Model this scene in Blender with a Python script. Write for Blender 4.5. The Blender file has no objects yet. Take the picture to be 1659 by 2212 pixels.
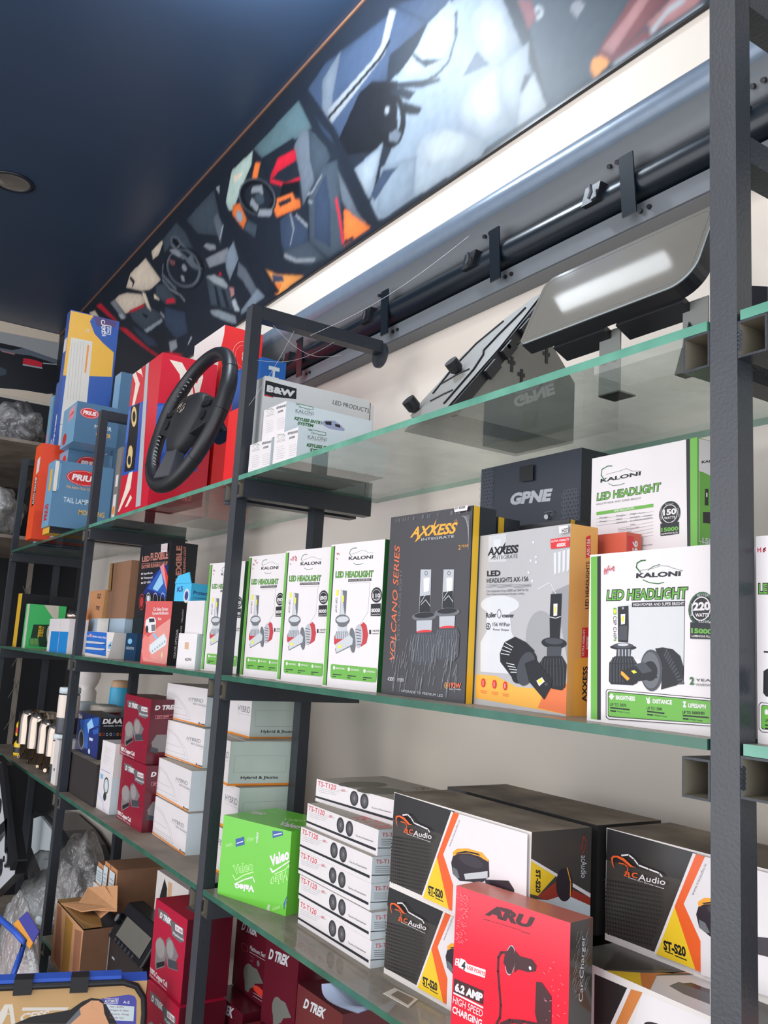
import bpy, math, random
from mathutils import Vector, Matrix
# ------------------------------------------------------------------ camera, light, exposure
scn = bpy.context.scene
col = scn.collection
cd = bpy.data.cameras.new('camera'); cam = bpy.data.objects.new('camera', cd); col.objects.link(cam)
cd.sensor_fit = 'VERTICAL'; cd.sensor_height = 36.0; cd.sensor_width = 27.0
cd.lens = 36.0 * 1897.42 / 2212.0
cam.matrix_world = Matrix([[0.549405, 0.101394, 0.829381, 0.519148], [0.833566, -0.134971, -0.535677, -0.701626], [0.057628, 0.985648, -0.158673, 1.609829], [0, 0, 0, 1]])
cd.clip_start = 0.02
scn.camera = cam
scn.view_settings.view_transform = 'Standard'
scn.view_settings.look = 'None'
scn.view_settings.gamma = 1.0
scn.view_settings.use_curve_mapping = False
scn.view_settings.exposure = -0.12
def area(name, loc, target, sx, sy, power, color):
    l = bpy.data.lights.new(name, 'AREA'); l.shape = 'RECTANGLE'; l.size = sx; l.size_y = sy; l.energy = power; l.color = color
    o = bpy.data.objects.new(name, l); col.objects.link(o); o.location = loc
    o.rotation_euler = (Vector(target) - Vector(loc)).to_track_quat('-Z', 'Y').to_euler(); return o
wd = bpy.data.worlds.new('world'); scn.world = wd; wd.use_nodes = True
wd.node_tree.nodes['Background'].inputs[0].default_value = (.80, .86, 1, 1); wd.node_tree.nodes['Background'].inputs[1].default_value = 1.5
area('shopfront_daylight', (2.5, -1.7, 1.7), (-.8, .2, 1.6), 2.6, 2.8, 54, (.88, .94, 1))
area('shop_window_light', (-1.0, -3.5, 1.65), (-1.0, .2, 1.5), 4.6, 3.0, 84, (1, .96, .92))
area('ceiling_panel_light', (-.2, -1.9, 3.42), (-.2, -1.6, 0), 1.4, .9, 26, (1, .97, .93))
# ------------------------------------------------------------------ palette (sRGB 0..255, roughness, metallic)
PAL = {
'white':(224,217,216,.4),'ink':(22,24,30,.4),'ink2':(26,27,32,.4),'black':(10,10,12,.4),'dark':(30,32,38,.45),'kgreen':(104,170,66,.4),'kgreendk':(44,104,52,.4),
'grey':(160,160,160,.5),'grey3':(104,106,110,.5),'lgrey':(196,198,200,.4),'silver':(180,182,186,.35),'gunm':(66,68,74,.35),'yel':(225,222,60,.4),'red':(214,48,50,.4),'red2':(190,52,58,.4),
'redpen':(200,70,90,.6),'mesh':(206,206,206,.5),'amber':(240,164,50,.4),'vorange':(232,108,60,.4),'vorange2':(120,72,54,.4),'foil':(160,160,164,.25),'vblack':(62,60,62,.22),'vside':(44,50,56,.22),'vyel':(226,178,40,.35),
'card_w':(220,212,206,.5),'dustw':(176,168,156,.8),'coolw':(206,216,218,.45),'axgrey':(182,180,180,.3),'axside':(228,170,92,.35),'cream':(232,216,200,.45),'cream2':(216,208,196,.5),'axred':(206,92,70,.4),
'axorange':(240,176,72,.4),'axorange2':(232,120,70,.4),'axlt':(200,200,202,.3),'axpale':(214,214,216,.3),'axmid':(158,156,158,.3),'axdk':(150,148,152,.3),
'gpne':(44,48,58,.35),'gpneside':(26,36,46,.35),'hexg':(104,108,118,.35),'vgreen':(104,190,56,.3),'vgreen2':(126,214,70,.3),'vlt':(196,236,160,.35),'vblue':(34,82,150,.35),
'tsred':(206,48,60,.45),'tsred2':(130,84,72,.7),'spk':(52,50,54,.5),'spk2':(84,82,86,.5),'spk3':(120,118,118,.5),'dustd':(128,124,112,.85),
'maccarb':(64,60,56,.3),'macblk':(44,42,42,.3),'macdot':(36,34,34,.4),'macor':(232,96,40,.35),'macor2':(206,126,64,.4),'macyel':(236,196,44,.35),'macred':(156,52,40,.35),'maclid':(84,82,76,.4),'spkbody':(46,38,46,.3),'spkmesh':(60,52,60,.5),
'arured':(222,30,54,.16),'arublk':(58,54,50,.15),'arutop':(206,120,104,.35),'arudk':(66,30,34,.3),'pinkf':(232,150,160,.25),
'rosered':(204,76,72,.35),'rose2':(224,120,112,.35),'rose3':(218,140,128,.4),'lblue':(130,180,214,.35),'gold':(220,190,130,.35),'copper':(196,128,112,.35),'dblue':(36,50,120,.3),'mblue':(48,96,180,.3),'cyan2':(160,210,240,.3),'hotred':(226,70,50,.3),
'drlblue':(40,104,190,.35),'paleblue':(166,186,200,.45),'tapew':(226,222,212,.25),'cardb':(138,100,74,.75),'cardd':(104,74,54,.75),'cardp':(206,152,106,.7),'cardo':(190,132,88,.7),'tape':(170,128,78,.15),'tape2':(166,112,84,.5),'tape3':(180,134,62,.4),
'orange2':(226,120,44,.45),'orange':(236,140,40,.4),'dglass':(36,46,50,.06),'dblue2':(26,60,90,.2),'tan':(206,166,130,.5),'cyanb':(64,178,220,.4),'kg2':(66,190,104,.4),'kg3':(60,150,90,.4),'kgdark':(24,62,44,.35),'palecr':(206,200,184,.5),'drl2':(32,140,214,.25),
'blkworn':(44,36,34,.6),'dblue3':(24,42,92,.2),'lav':(206,204,226,.4),'maroon':(144,28,50,.25),'maroond':(92,22,36,.25),'maroonb':(178,28,58,.22),'horngr':(104,96,98,.4),'horn2':(126,120,118,.4),'horn3':(122,110,112,.4),'horn4':(150,142,138,.4),'hgrn':(106,108,100,.4),
'palegrn':(196,206,196,.45),'carblue':(150,158,186,.4),'palebw':(200,202,200,.45),'rbred':(206,30,52,.3),'rbblue':(52,86,176,.3),'rbblue2':(74,110,190,.3),'red3':(224,36,38,.35),'blueled':(40,100,176,.35),
'cblue':(44,84,160,.4),'cyel':(234,176,60,.4),'cpur':(84,60,110,.4),'cblue2':(48,88,158,.4),'prlt':(118,162,192,.4),'prblue':(84,122,152,.45),'prblue2':(66,102,132,.45),'prred':(196,44,44,.35),'orgred':(240,82,28,.4),'orgred2':(222,66,26,.4),'boxgrey':(120,116,108,.6),
'steelblk':(42,46,52,.36),'steelin':(120,112,96,.6),'postface_lit':(64,66,70,.36),'ceil':(50,68,92,.36),'wall':(222,211,198,.55),'floor':(120,110,98,.5),'wood':(120,86,64,.7),'rust':(120,84,66,.7),
'leather':(30,31,34,.42),'leather2':(24,25,28,.55),'plastic_blk':(26,26,30,.35),'plastic_gl':(20,20,24,.12),'stitch':(190,190,190,.6),'chrome':(160,148,136,.14,1),'stepmet':(118,132,148,.3,.2),'stepdk':(104,108,112,.45,0),'tubeblk':(18,26,34,.28),
'fasc':(150,148,142,.35),'chassis':(120,122,116,.35,.3),'screen':(116,113,105,.05),'brass':(190,150,90,.3,1),'canyel':(236,196,30,.35),'lampref':(230,220,205,.12,.8),
'm_bg':(30,36,46,.32),'m_w1':(122,134,146,.32),'m_w2':(142,152,160,.32),'m_w3':(164,172,176,.32),'m_blue':(52,64,84,.32),'m_blk':(18,20,26,.32),'m_red':(206,34,56,.32),'m_or':(226,116,56,.32),'m_or2':(228,150,80,.32),'m_gr':(62,72,82,.32),'m_gr2':(96,104,114,.32),'m_gr3':(136,140,146,.32),'m_cr':(224,206,184,.32),'m_teal':(84,106,112,.32),'m_brn':(120,72,76,.32),'m_brn2':(164,118,118,.32),'m_lgr':(172,190,180,.32),
'bagtan':(196,156,104,.4),'bagflesh':(220,160,118,.35),'bagblue':(44,88,190,.5),'bagblk':(26,24,26,.5),'bagpur':(74,74,160,.4),'cloth':(92,86,92,.8),'clothblk':(30,30,32,.7),'darkwall':(16,16,19,.5),'steelgrey':(120,112,100,.5),'paper':(190,200,226,.5),'sticky':(214,208,196,.3),'pinkcloth':(190,160,160,.8),
}
def lin(c):
    c = c / 255.0
    return c / 12.92 if c <= .04045 else ((c + .055) / 1.055) ** 2.4
MATS = {}
def mat(n):
    if n in MATS: return MATS[n]
    p = PAL[n]; m = bpy.data.materials.new(n); m.use_nodes = True; nt = m.node_tree; b = nt.nodes['Principled BSDF']
    rgb = [lin(v) for v in p[:3]]; rough = p[3] if len(p) > 3 else .5; met = p[4] if len(p) > 4 else 0
    big = n in ('wall', 'ceil', 'floor', 'dustw', 'steelblk', 'postface_lit', 'cardb', 'cardp', 'cardo', 'blkworn', 'darkwall', 'dustd', 'stepmet')
    tc = nt.nodes.new('ShaderNodeTexCoord'); nz = nt.nodes.new('ShaderNodeTexNoise'); nz.inputs['Scale'].default_value = {'wall': 2.2, 'ceil': 3, 'floor': 4}.get(n, 34)
    nz.inputs['Detail'].default_value = 5 if big else 2
    nt.links.new(tc.outputs['Object'], nz.inputs['Vector'])
    mx = nt.nodes.new('ShaderNodeMix'); mx.data_type = 'RGBA'; nt.links.new(nz.outputs['Fac'], mx.inputs[0])
    k = .13 if big else .035
    mx.inputs[6].default_value = [v * (1 - k) for v in rgb] + [1]; mx.inputs[7].default_value = [min(1, v * (1 + k)) for v in rgb] + [1]
    nt.links.new(mx.outputs[2], b.inputs['Base Color'])
    b.inputs['Roughness'].default_value = rough; b.inputs['Metallic'].default_value = met
    if n in ('steelblk', 'postface_lit', 'leather', 'cardb', 'cardp'):
        bp = nt.nodes.new('ShaderNodeBump'); n2 = nt.nodes.new('ShaderNodeTexNoise'); n2.inputs['Scale'].default_value = 260; nt.links.new(tc.outputs['Object'], n2.inputs['Vector'])
        bp.inputs['Strength'].default_value = .18; bp.inputs['Distance'].default_value = .002; nt.links.new(n2.outputs['Fac'], bp.inputs['Height']); nt.links.new(bp.outputs['Normal'], b.inputs['Normal'])
    if n == 'ceil': b.inputs['Specular IOR Level'].default_value = 1.0; b.inputs['Roughness'].default_value = .42
    if n == 'screen': b.inputs['Specular IOR Level'].default_value = .03
    MATS[n] = m; return m
def special(n):
    if n in MATS: return MATS[n]
    m = bpy.data.materials.new(n); m.use_nodes = True; nt = m.node_tree; N = nt.nodes.new; Lk = nt.links.new
    b = nt.nodes['Principled BSDF']; out = nt.nodes['Material Output']
    tc = N('ShaderNodeTexCoord')
    def ramp(sc, p0, p1, c0, c1, det=6, stretch=None):
        nz = N('ShaderNodeTexNoise'); nz.inputs['Scale'].default_value = sc; nz.inputs['Detail'].default_value = det
        if stretch:
            mp = N('ShaderNodeMapping'); mp.inputs['Scale'].default_value = stretch; Lk(tc.outputs['Object'], mp.inputs[0]); Lk(mp.outputs[0], nz.inputs['Vector'])
        else: Lk(tc.outputs['Object'], nz.inputs['Vector'])
        r = N('ShaderNodeValToRGB'); r.color_ramp.elements[0].position = p0; r.color_ramp.elements[1].position = p1
        r.color_ramp.elements[0].color = c0; r.color_ramp.elements[1].color = c1; Lk(nz.outputs['Fac'], r.inputs[0]); return r
    if n in ('glass', 'dusty_glass', 'dusty_glass_sheen', 'plastic_film'):
        tr = N('ShaderNodeBsdfTransparent'); gl = N('ShaderNodeBsdfGlossy'); mx = N('ShaderNodeMixShader')
        tr.inputs[0].default_value = (.93, .975, .955, 1) if n != 'plastic_film' else (.9, .9, .9, 1); gl.inputs['Roughness'].default_value = .015 if n != 'plastic_film' else .12
        lw = N('ShaderNodeLayerWeight'); lw.inputs[0].default_value = .5
        pw = N('ShaderNodeMath'); pw.operation = 'POWER'; pw.inputs[1].default_value = 4.6; Lk(lw.outputs['Facing'], pw.inputs[0])
        ma = N('ShaderNodeMath'); ma.operation = 'MULTIPLY_ADD'; ma.inputs[1].default_value = .94; ma.inputs[2].default_value = .05; Lk(pw.outputs[0], ma.inputs[0])
        Lk(ma.outputs[0], mx.inputs[0]); Lk(tr.outputs[0], mx.inputs[1]); Lk(gl.outputs[0], mx.inputs[2])
        last = mx
        if n != 'glass':
            df = N('ShaderNodeBsdfDiffuse')
            if n == 'plastic_film':
                r = ramp(9, .35, .75, (.12, .12, .12, 1), (.6, .6, .6, 1)); df.inputs[0].default_value = (.62, .6, .58, 1)
                bp = N('ShaderNodeBump'); n2 = N('ShaderNodeTexNoise'); n2.inputs['Scale'].default_value = 26; n2.inputs['Detail'].default_value = 4; Lk(tc.outputs['Object'], n2.inputs['Vector']); Lk(n2.outputs['Fac'], bp.inputs['Height']); bp.inputs['Strength'].default_value = .9; bp.inputs['Distance'].default_value = .03
                Lk(bp.outputs['Normal'], gl.inputs['Normal']); Lk(bp.outputs['Normal'], df.inputs['Normal'])
                ma.inputs[2].default_value = .16
            elif n == 'dusty_glass':
                r = ramp(7, .30, .62, (.28, .28, .28, 1), (.86, .86, .86, 1), 8, (1, 2.4, 1)); df.inputs[0].default_value = (.33, .29, .235, 1)
            else:
                r = ramp(9, .35, .75, (.10, .10, .10, 1), (.42, .42, .42, 1), 8); df.inputs[0].default_value = (.62, .66, .60, 1)  # dust film, paled and thickened to imitate the bright reflection
            m2 = N('ShaderNodeMixShader'); Lk(r.outputs[0], m2.inputs[0]); Lk(mx.outputs[0], m2.inputs[1]); Lk(df.outputs[0], m2.inputs[2]); last = m2
        Lk(last.outputs[0], out.inputs[0])
    elif n == 'mural_print':
        ca = N('ShaderNodeVertexColor'); ca.layer_name = 'print'; Lk(ca.outputs[0], b.inputs['Base Color']); b.inputs['Roughness'].default_value = .5; b.inputs['Specular IOR Level'].default_value = .3
    elif n == 'glass_edge':
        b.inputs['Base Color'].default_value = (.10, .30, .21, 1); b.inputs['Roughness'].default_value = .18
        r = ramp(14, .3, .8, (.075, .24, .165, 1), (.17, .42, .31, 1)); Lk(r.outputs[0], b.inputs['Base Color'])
    elif n == 'glass_edge_shaded':
        r = ramp(14, .3, .8, (.028, .10, .066, 1), (.055, .17, .115, 1)); Lk(r.outputs[0], b.inputs['Base Color']); b.inputs['Roughness'].default_value = .25  # shaded copy of the glass edge, darkened in colour
    elif n == 'dusty':
        r = ramp(11, .3, .66, (.15, .118, .09, 1), (.38, .31, .235, 1), 8); Lk(r.outputs[0], b.inputs['Base Color']); b.inputs['Roughness'].default_value = .8
    elif n == 'shelf_dusty':
        r = ramp(8, .25, .7, (.13, .10, .08, 1), (.30, .245, .19, 1), 8); Lk(r.outputs[0], b.inputs['Base Color']); b.inputs['Roughness'].default_value = .6
    elif n == 'tape_clear':
        b.inputs['Base Color'].default_value = (.3, .18, .09, 1); b.inputs['Roughness'].default_value = .1
    elif n == 'perforated':
        vo = N('ShaderNodeTexVoronoi'); vo.inputs['Scale'].default_value = 150; vo.inputs['Randomness'].default_value = 0; Lk(tc.outputs['Object'], vo.inputs['Vector'])
        r = N('ShaderNodeValToRGB'); r.color_ramp.interpolation = 'CONSTANT'; r.color_ramp.elements[0].color = (.008, .008, .008, 1); r.color_ramp.elements[1].position = .42; r.color_ramp.elements[1].color = (.20, .2, .18, 1)
        Lk(vo.outputs['Distance'], r.inputs[0]); Lk(r.outputs[0], b.inputs['Base Color']); b.inputs['Roughness'].default_value = .35; b.inputs['Metallic'].default_value = .3
    elif n == 'lamp_glow':
        b.inputs['Base Color'].default_value = (.9, .9, .9, 1); b.inputs['Emission Color'].default_value = (.9, .95, 1, 1); b.inputs['Emission Strength'].default_value = 36
    elif n == 'added_globe_glow':
        b.inputs['Emission Color'].default_value = (.78, .9, 1, 1); b.inputs['Emission Strength'].default_value = 420
    elif n == 'jar_glass':
        b.inputs['Base Color'].default_value = (.85, .85, .82, 1); b.inputs['Roughness'].default_value = .05; b.inputs['Transmission Weight'].default_value = .9; b.inputs['IOR'].default_value = 1.3
    MATS[n] = m; return m
SPECIALS = ('glass', 'dusty_glass', 'dusty_glass_sheen', 'plastic_film', 'glass_edge', 'glass_edge_shaded', 'dusty', 'shelf_dusty', 'tape_clear', 'perforated', 'jar_glass', 'lamp_glow', 'added_globe_glow', 'mural_print')
def M(n): return special(n) if n in SPECIALS else mat(n)
# ------------------------------------------------------------------ mesh builder
class MB:
    def __init__(s): s.v = []; s.f = []; s.m = []; s.names = []; s.sm = []
    def mi(s, n):
        if n not in s.names: s.names.append(n)
        return s.names.index(n)
    def add(s, vs, fs, n, smooth=False):
        o = len(s.v); k = s.mi(n); s.v += [tuple(q) for q in vs]
        for f in fs: s.f.append([i + o for i in f]); s.m.append(k); s.sm.append(smooth)
    def box(s, a, b, n):
        x0, y0, z0 = a; x1, y1, z1 = b
        vs = [(x0,y0,z0),(x1,y0,z0),(x1,y1,z0),(x0,y1,z0),(x0,y0,z1),(x1,y0,z1),(x1,y1,z1),(x0,y1,z1)]
        nn = n if isinstance(n, (list, tuple)) else [n] * 6     # bottom, top, front, right, back, left
        for f, k in zip([(0,3,2,1),(4,5,6,7),(0,1,5,4),(1,2,6,5),(2,3,7,6),(3,0,4,7)], nn): s.add([vs[i] for i in f], [(0,1,2,3)], k)
    def hexa(s, vs, n):
        s.add(vs, [(0,3,2,1),(4,5,6,7),(0,1,5,4),(1,2,6,5),(2,3,7,6),(3,0,4,7)], n)
    def prism(s, poly, n, O, U, V, N_, t, side=None):
        O, U, V, N_ = Vector(O), Vector(U), Vector(V), Vector(N_); k = len(poly)
        A = [O + U * p[0] + V * p[1] + N_ * t for p in poly]; B = [O + U * p[0] + V * p[1] for p in poly]
        s.add(A, [list(range(k))], n)
        s.add(B, [list(range(k))[::-1]], side or n)
        s.add(A + B, [(i, (i + 1) % k + 0, (i + 1) % k + k, i + k) for i in range(k)], side or n)
    def tube(s, pts, r, n, seg=12, cap=True):
        pts = [Vector(p) for p in pts]; rr = r if isinstance(r, (list, tuple)) else [r] * len(pts); vs = []; prev = None
        for i, p in enumerate(pts):
            d = (pts[min(i + 1, len(pts) - 1)] - pts[max(i - 1, 0)]).normalized()
            if prev is None: a = d.orthogonal().normalized()
            else: a = (prev - d * prev.dot(d)).normalized()
            prev = a; b = d.cross(a)
            vs += [p + (a * math.cos(2 * math.pi * j / seg) + b * math.sin(2 * math.pi * j / seg)) * rr[i] for j in range(seg)]
        fs = [(i * seg + j, i * seg + (j + 1) % seg, (i + 1) * seg + (j + 1) % seg, (i + 1) * seg + j) for i in range(len(pts) - 1) for j in range(seg)]
        s.add(vs, fs, n, True)
        if cap: s.add(vs[:seg], [list(range(seg))[::-1]], n); s.add(vs[-seg:], [list(range(seg))], n)
    def lathe(s, prof, n, c=(0,0,0), seg=28, tilt=None):
        vs = []
        for r, z in prof:
            for j in range(seg):
                a = 2 * math.pi * j / seg; zz = z
                if tilt: zz = z + tilt * r * math.cos(a) * max(0, min(1, (z - prof[0][1]) / (prof[-1][1] - prof[0][1] + 1e-9) * 1.0)) 
                vs.append((c[0] + r * math.cos(a), c[1] + r * math.sin(a), c[2] + zz))
        s.add(vs, [(i * seg + j, i * seg + (j + 1) % seg, (i + 1) * seg + (j + 1) % seg, (i + 1) * seg + j) for i in range(len(prof) - 1) for j in range(seg)], n, True)
    def build(s, name, parent=None, loc=(0,0,0), rotz=0, bevel=0):
        me = bpy.data.meshes.new(name); me.from_pydata(s.v, [], s.f)
        for n in s.names: me.materials.append(M(n))
        me.polygons.foreach_set('material_index', s.m); me.polygons.foreach_set('use_smooth', s.sm); me.update()
        o = bpy.data.objects.new(name, me); col.objects.link(o); o.location = loc; o.rotation_euler = (0, 0, rotz)
        if parent: o.parent = parent
        if bevel:
            b = o.modifiers.new('bevel', 'BEVEL'); b.width = bevel; b.segments = 2; b.limit_method = 'ANGLE'
        return o
def tag(o, label=None, cat=None, group=None, kind=None):
    if label: o['label'] = label
    if cat: o['category'] = cat
    if group: o['group'] = group
    if kind: o['kind'] = kind
    return o
def thing(name, label, cat, loc=(0,0,0), rotz=0, group=None):
    o = bpy.data.objects.new(name, None); col.objects.link(o); o.location = loc; o.rotation_euler = (0, 0, rotz); o.empty_display_size = .05
    return tag(o, label, cat, group)
# ------------------------------------------------------------------ lettering
TXT = {}
def text_mesh(s, bold):
    k = (s, bold)
    if k in TXT: return TXT[k]
    cu = bpy.data.curves.new('t', 'FONT'); cu.body = s; cu.size = 1; cu.resolution_u = 3; cu.offset = bold
    o = bpy.data.objects.new('t', cu); col.objects.link(o); dg = bpy.context.evaluated_depsgraph_get(); dg.update()
    me = bpy.data.meshes.new_from_object(o.evaluated_get(dg))
    vs = [v.co.copy() for v in me.vertices]; fs = [list(p.vertices) for p in me.polygons]
    bpy.data.objects.remove(o); bpy.data.curves.remove(cu); bpy.data.meshes.remove(me)
    if not vs: vs = [Vector((0,0,0))]; fs = []
    x0 = min(v.x for v in vs); x1 = max(v.x for v in vs); cap = .70 + bold * 2
    TXT[k] = ([((v.x - x0) / max(x1 - x0, 1e-6), (v.y + bold) / cap) for v in vs], fs); return TXT[k]
def decals(mb, items, O, U, V, N_, step=.000015, start=.00012):
    O, U, V, N_ = Vector(O), Vector(U), Vector(V), Vector(N_)
    for i, it in enumerate(items):
        h = start + step * i
        P = lambda q: O + U * q[0] + V * q[1] + N_ * h
        k = it[0]; c = it[1]
        if k == 'p':
            pts = it[2]; ar = sum(pts[j][0] * pts[(j + 1) % len(pts)][1] - pts[(j + 1) % len(pts)][0] * pts[j][1] for j in range(len(pts)))
            if ar < 0: pts = pts[::-1]
            mb.add([P(q) for q in pts], [list(range(len(pts)))], c)
        elif k in 'eo':
            cc, a, b = (it[2], it[3], it[4]) if k == 'e' else (it[3], it[4], it[5]); S = 22
            A = (a[0] - cc[0], a[1] - cc[1]); B = (b[0] - cc[0], b[1] - cc[1])
            if A[0] * B[1] - A[1] * B[0] < 0: B = (-B[0], -B[1])
            ring = [(cc[0] + A[0] * math.cos(2 * math.pi * j / S) + B[0] * math.sin(2 * math.pi * j / S), cc[1] + A[1] * math.cos(2 * math.pi * j / S) + B[1] * math.sin(2 * math.pi * j / S)) for j in range(S)]
            if k == 'e': mb.add([P(q) for q in ring], [list(range(S))], c)
            else:
                w = it[2]; rm = max(math.hypot(*A), math.hypot(*B), 1e-6); f = max(0, 1 - w / rm)
                inn = [(cc[0] + (q[0] - cc[0]) * f, cc[1] + (q[1] - cc[1]) * f) for q in ring]
                mb.add([P(q) for q in ring + inn], [(j, (j + 1) % S, (j + 1) % S + S, j + S) for j in range(S)], c)
        elif k == 'l':
            w = it[2] / 2; pts = it[3]
            for a, b in zip(pts, pts[1:]):
                d = math.hypot(b[0] - a[0], b[1] - a[1])
                if d < 1e-6: continue
                nx, ny = -(b[1] - a[1]) / d * w, (b[0] - a[0]) / d * w; ex, ey = (b[0] - a[0]) / d * w * .6, (b[1] - a[1]) / d * w * .6
                mb.add([P(q) for q in ((a[0] - nx - ex, a[1] - ny - ey), (b[0] - nx + ex, b[1] - ny + ey), (b[0] + nx + ex, b[1] + ny + ey), (a[0] + nx - ex, a[1] + ny - ey))], [(0, 1, 2, 3)], c)
        elif k == 't':
            _, c, s, p0, p1, p2, bold = it; vs, fs = text_mesh(s, bold)
            mb.add([P((p0[0] + x * (p1[0] - p0[0]) + y * (p2[0] - p0[0]), p0[1] + x * (p1[1] - p0[1]) + y * (p2[1] - p0[1]))) for x, y in vs], fs, c)
def expand(items, key, f, w, d, h):
    out = []; W_ = {'F': w, 'R': d, 'T': w, 'L': d}[f]; H_ = {'F': h, 'R': h, 'T': d, 'L': h}[f]
    def sc(o, kx, ky): return (o[0] * kx, o[1] * ky)
    def q(it, kx, ky, sub=None):
        k = it[0]
        if k == 'p': return ('p', it[1], [sc(o, kx, ky) for o in it[2]])
        if k == 'e': return ('e', it[1]) + tuple(sc(o, kx, ky) for o in it[2:])
        if k == 'o': return ('o', it[1], it[2] * ky) + tuple(sc(o, kx, ky) for o in it[3:])
        if k == 'l': return ('l', it[1], it[2] * ky, [sc(o, kx, ky) for o in it[3]])
        if k == 't': return ('t', it[1], sub[1] if sub and it[2] == sub[0] else it[2]) + tuple(sc(o, kx, ky) for o in it[3:6]) + (it[6],)
    rnd = random.Random(4)
    for it in items:
        k = it[0]
        if k == 'c':
            src = ARTS[it[1]]; kx, ky = {'F': (w / src[1], h / src[3]), 'R': (d / src[2], h / src[3]), 'T': (w / src[1], d / src[2])}[f]
            out += [q(j, kx, ky, it[2] if len(it) > 2 else None) for j in src[0][f]]
        elif k == 'foil':
            for i in range(70):
                u = rnd.uniform(.12, .9); v = rnd.uniform(.08, .34); ln = rnd.uniform(.04, .14); out.append(('l', 'foil', .00045, [(u * W_, max(.02, v - ln) * H_), ((u + .01) * W_, (v - ln * .4) * H_), ((u + .02) * W_, v * H_)]))
            for i in range(22): u = rnd.uniform(.02, .98); out.append(('l', 'foil', .0004, [(u * W_, .965 * H_), ((u + .004) * W_, .985 * H_)]))
            for i in range(9): out.append(('l', 'foil', .0004, [((.9 + .01 * i) * W_, .95 * H_), (.985 * W_, (.93 - .02 * i) * H_)]))
        elif k == 'dots':
            for i in range(20):
                for j in range(14):
                    u, v = .02 + i * .0165 - j * .002, .06 + j * .036 + i * .004
                    if u < .36 - (v - .1) * -.1 - .1 * (1 - v) and v < .66: out.append(('e', 'macdot', (u * W_, v * H_), ((u + .004) * W_, v * H_), (u * W_, (v + .009) * H_)))
        elif k == 'hex':
            for x0, x1, y0, y1 in ((.01, .15, .02, .98), (.86, .99, .02, .7)):
                y = y0; r = 0
                while y < y1:
                    x = x0 + (.016 if r % 2 else 0)
                    while x < x1: out.append(('o', 'hexg', .0005, (x * W_, y * H_), ((x + .0135) * W_, y * H_), (x * W_, y * H_ + .0135 * W_))); x += .032
                    y += .029; r += 1
        elif k == 'crinkle':
            for i in range(120):
                u = rnd.uniform(.02, .12) if i % 3 else rnd.uniform(.8, .98); v = rnd.uniform(.68, .97) if i % 3 else rnd.uniform(.15, .8); out.append(('l', 'pinkf', .0004, [(u * W_, v * H_), ((u + rnd.uniform(.004, .02)) * W_, (v + rnd.uniform(-.01, .01)) * H_)]))
            for i in range(26): u = rnd.uniform(.7, .84); v = rnd.uniform(.02, .4); out.append(('l', 'pinkf', .0005, [(u * W_, v * H_), ((u + rnd.uniform(.02, .05)) * W_, (v + rnd.uniform(-.005, .005)) * H_)]))
        elif k == 'crinkle2':
            for i in range(46): u = rnd.uniform(.1, .7); v = rnd.uniform(.6, .9); out.append(('l', 'foil', .0003, [(u * W_, v * H_), ((u + rnd.uniform(.05, .2)) * W_, (v + rnd.uniform(.02, .07)) * H_)]))
        else:
            g = lambda o: (o[0] * 1e-4, o[1] * 1e-4)
            if k == 'p': out.append(('p', it[1], [g(o) for o in it[2]]))
            elif k == 'e': out.append(('e', it[1]) + tuple(g(o) for o in it[2:]))
            elif k == 'o': out.append(('o', it[1], it[2] * 1e-4) + tuple(g(o) for o in it[3:]))
            elif k == 'l': out.append(('l', it[1], it[2] * 1e-4, [g(o) for o in it[3]]))
            elif k == 't': out.append(('t', it[1], it[2]) + tuple(g(o) for o in it[3:6]) + (it[6],))
    return out
ARTS = {}
def frames(w, d, h):
    return {'F': ((0,0,0),(1,0,0),(0,0,1),(0,-1,0)), 'R': ((w,0,0),(0,1,0),(0,0,1),(1,0,0)), 'T': ((0,0,h),(1,0,0),(0,1,0),(0,0,1)), 'L': ((0,d,0),(0,-1,0),(0,0,1),(-1,0,0))}
def make_box(key, name, label, cat, loc, yaw, w, d, h, base, faces, group, art, parts):
    mb = MB(); g = lambda f: faces.get(f, base)
    mb.box((0,0,0), (w,d,h), [base, g('T'), g('F'), g('R'), base, g('L')])
    # folded card edges: a slightly darker seam along the closing flap
    fr = frames(w, d, h)
    art = {f: expand(items, key, f, w, d, h) for f, items in art.items()}; ARTS[key] = (art, w, d, h)
    for f, items in art.items(): decals(mb, items, *fr[f])
    o = mb.build(name, None, loc, yaw); tag(o, label, cat, group)
    for kind, f, items, lab in parts:
        pm = MB(); O, U, V, N_ = fr[f]; items = expand(items, key, f, w, d, h); first = items[0]
        t = .0008 if kind != 'flap' else .002
        O2 = Vector(O) + Vector(N_) * .0036
        if kind in ('flap', 'lid'): O2 = Vector(O) + Vector(N_) * .0002
        pts = first[2]; ar = sum(pts[j][0] * pts[(j + 1) % len(pts)][1] - pts[(j + 1) % len(pts)][0] * pts[j][1] for j in range(len(pts)))
        if ar < 0: pts = pts[::-1]
        if kind == 'flap': pts = pts
        pm.prism(pts, first[1], O2, U, V, N_, t)
        decals(pm, items[1:], O2 + Vector(N_) * t, U, V, N_, step=.0002)
        po = pm.build(kind, o)
        if lab: po['label'] = lab
    return o

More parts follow.
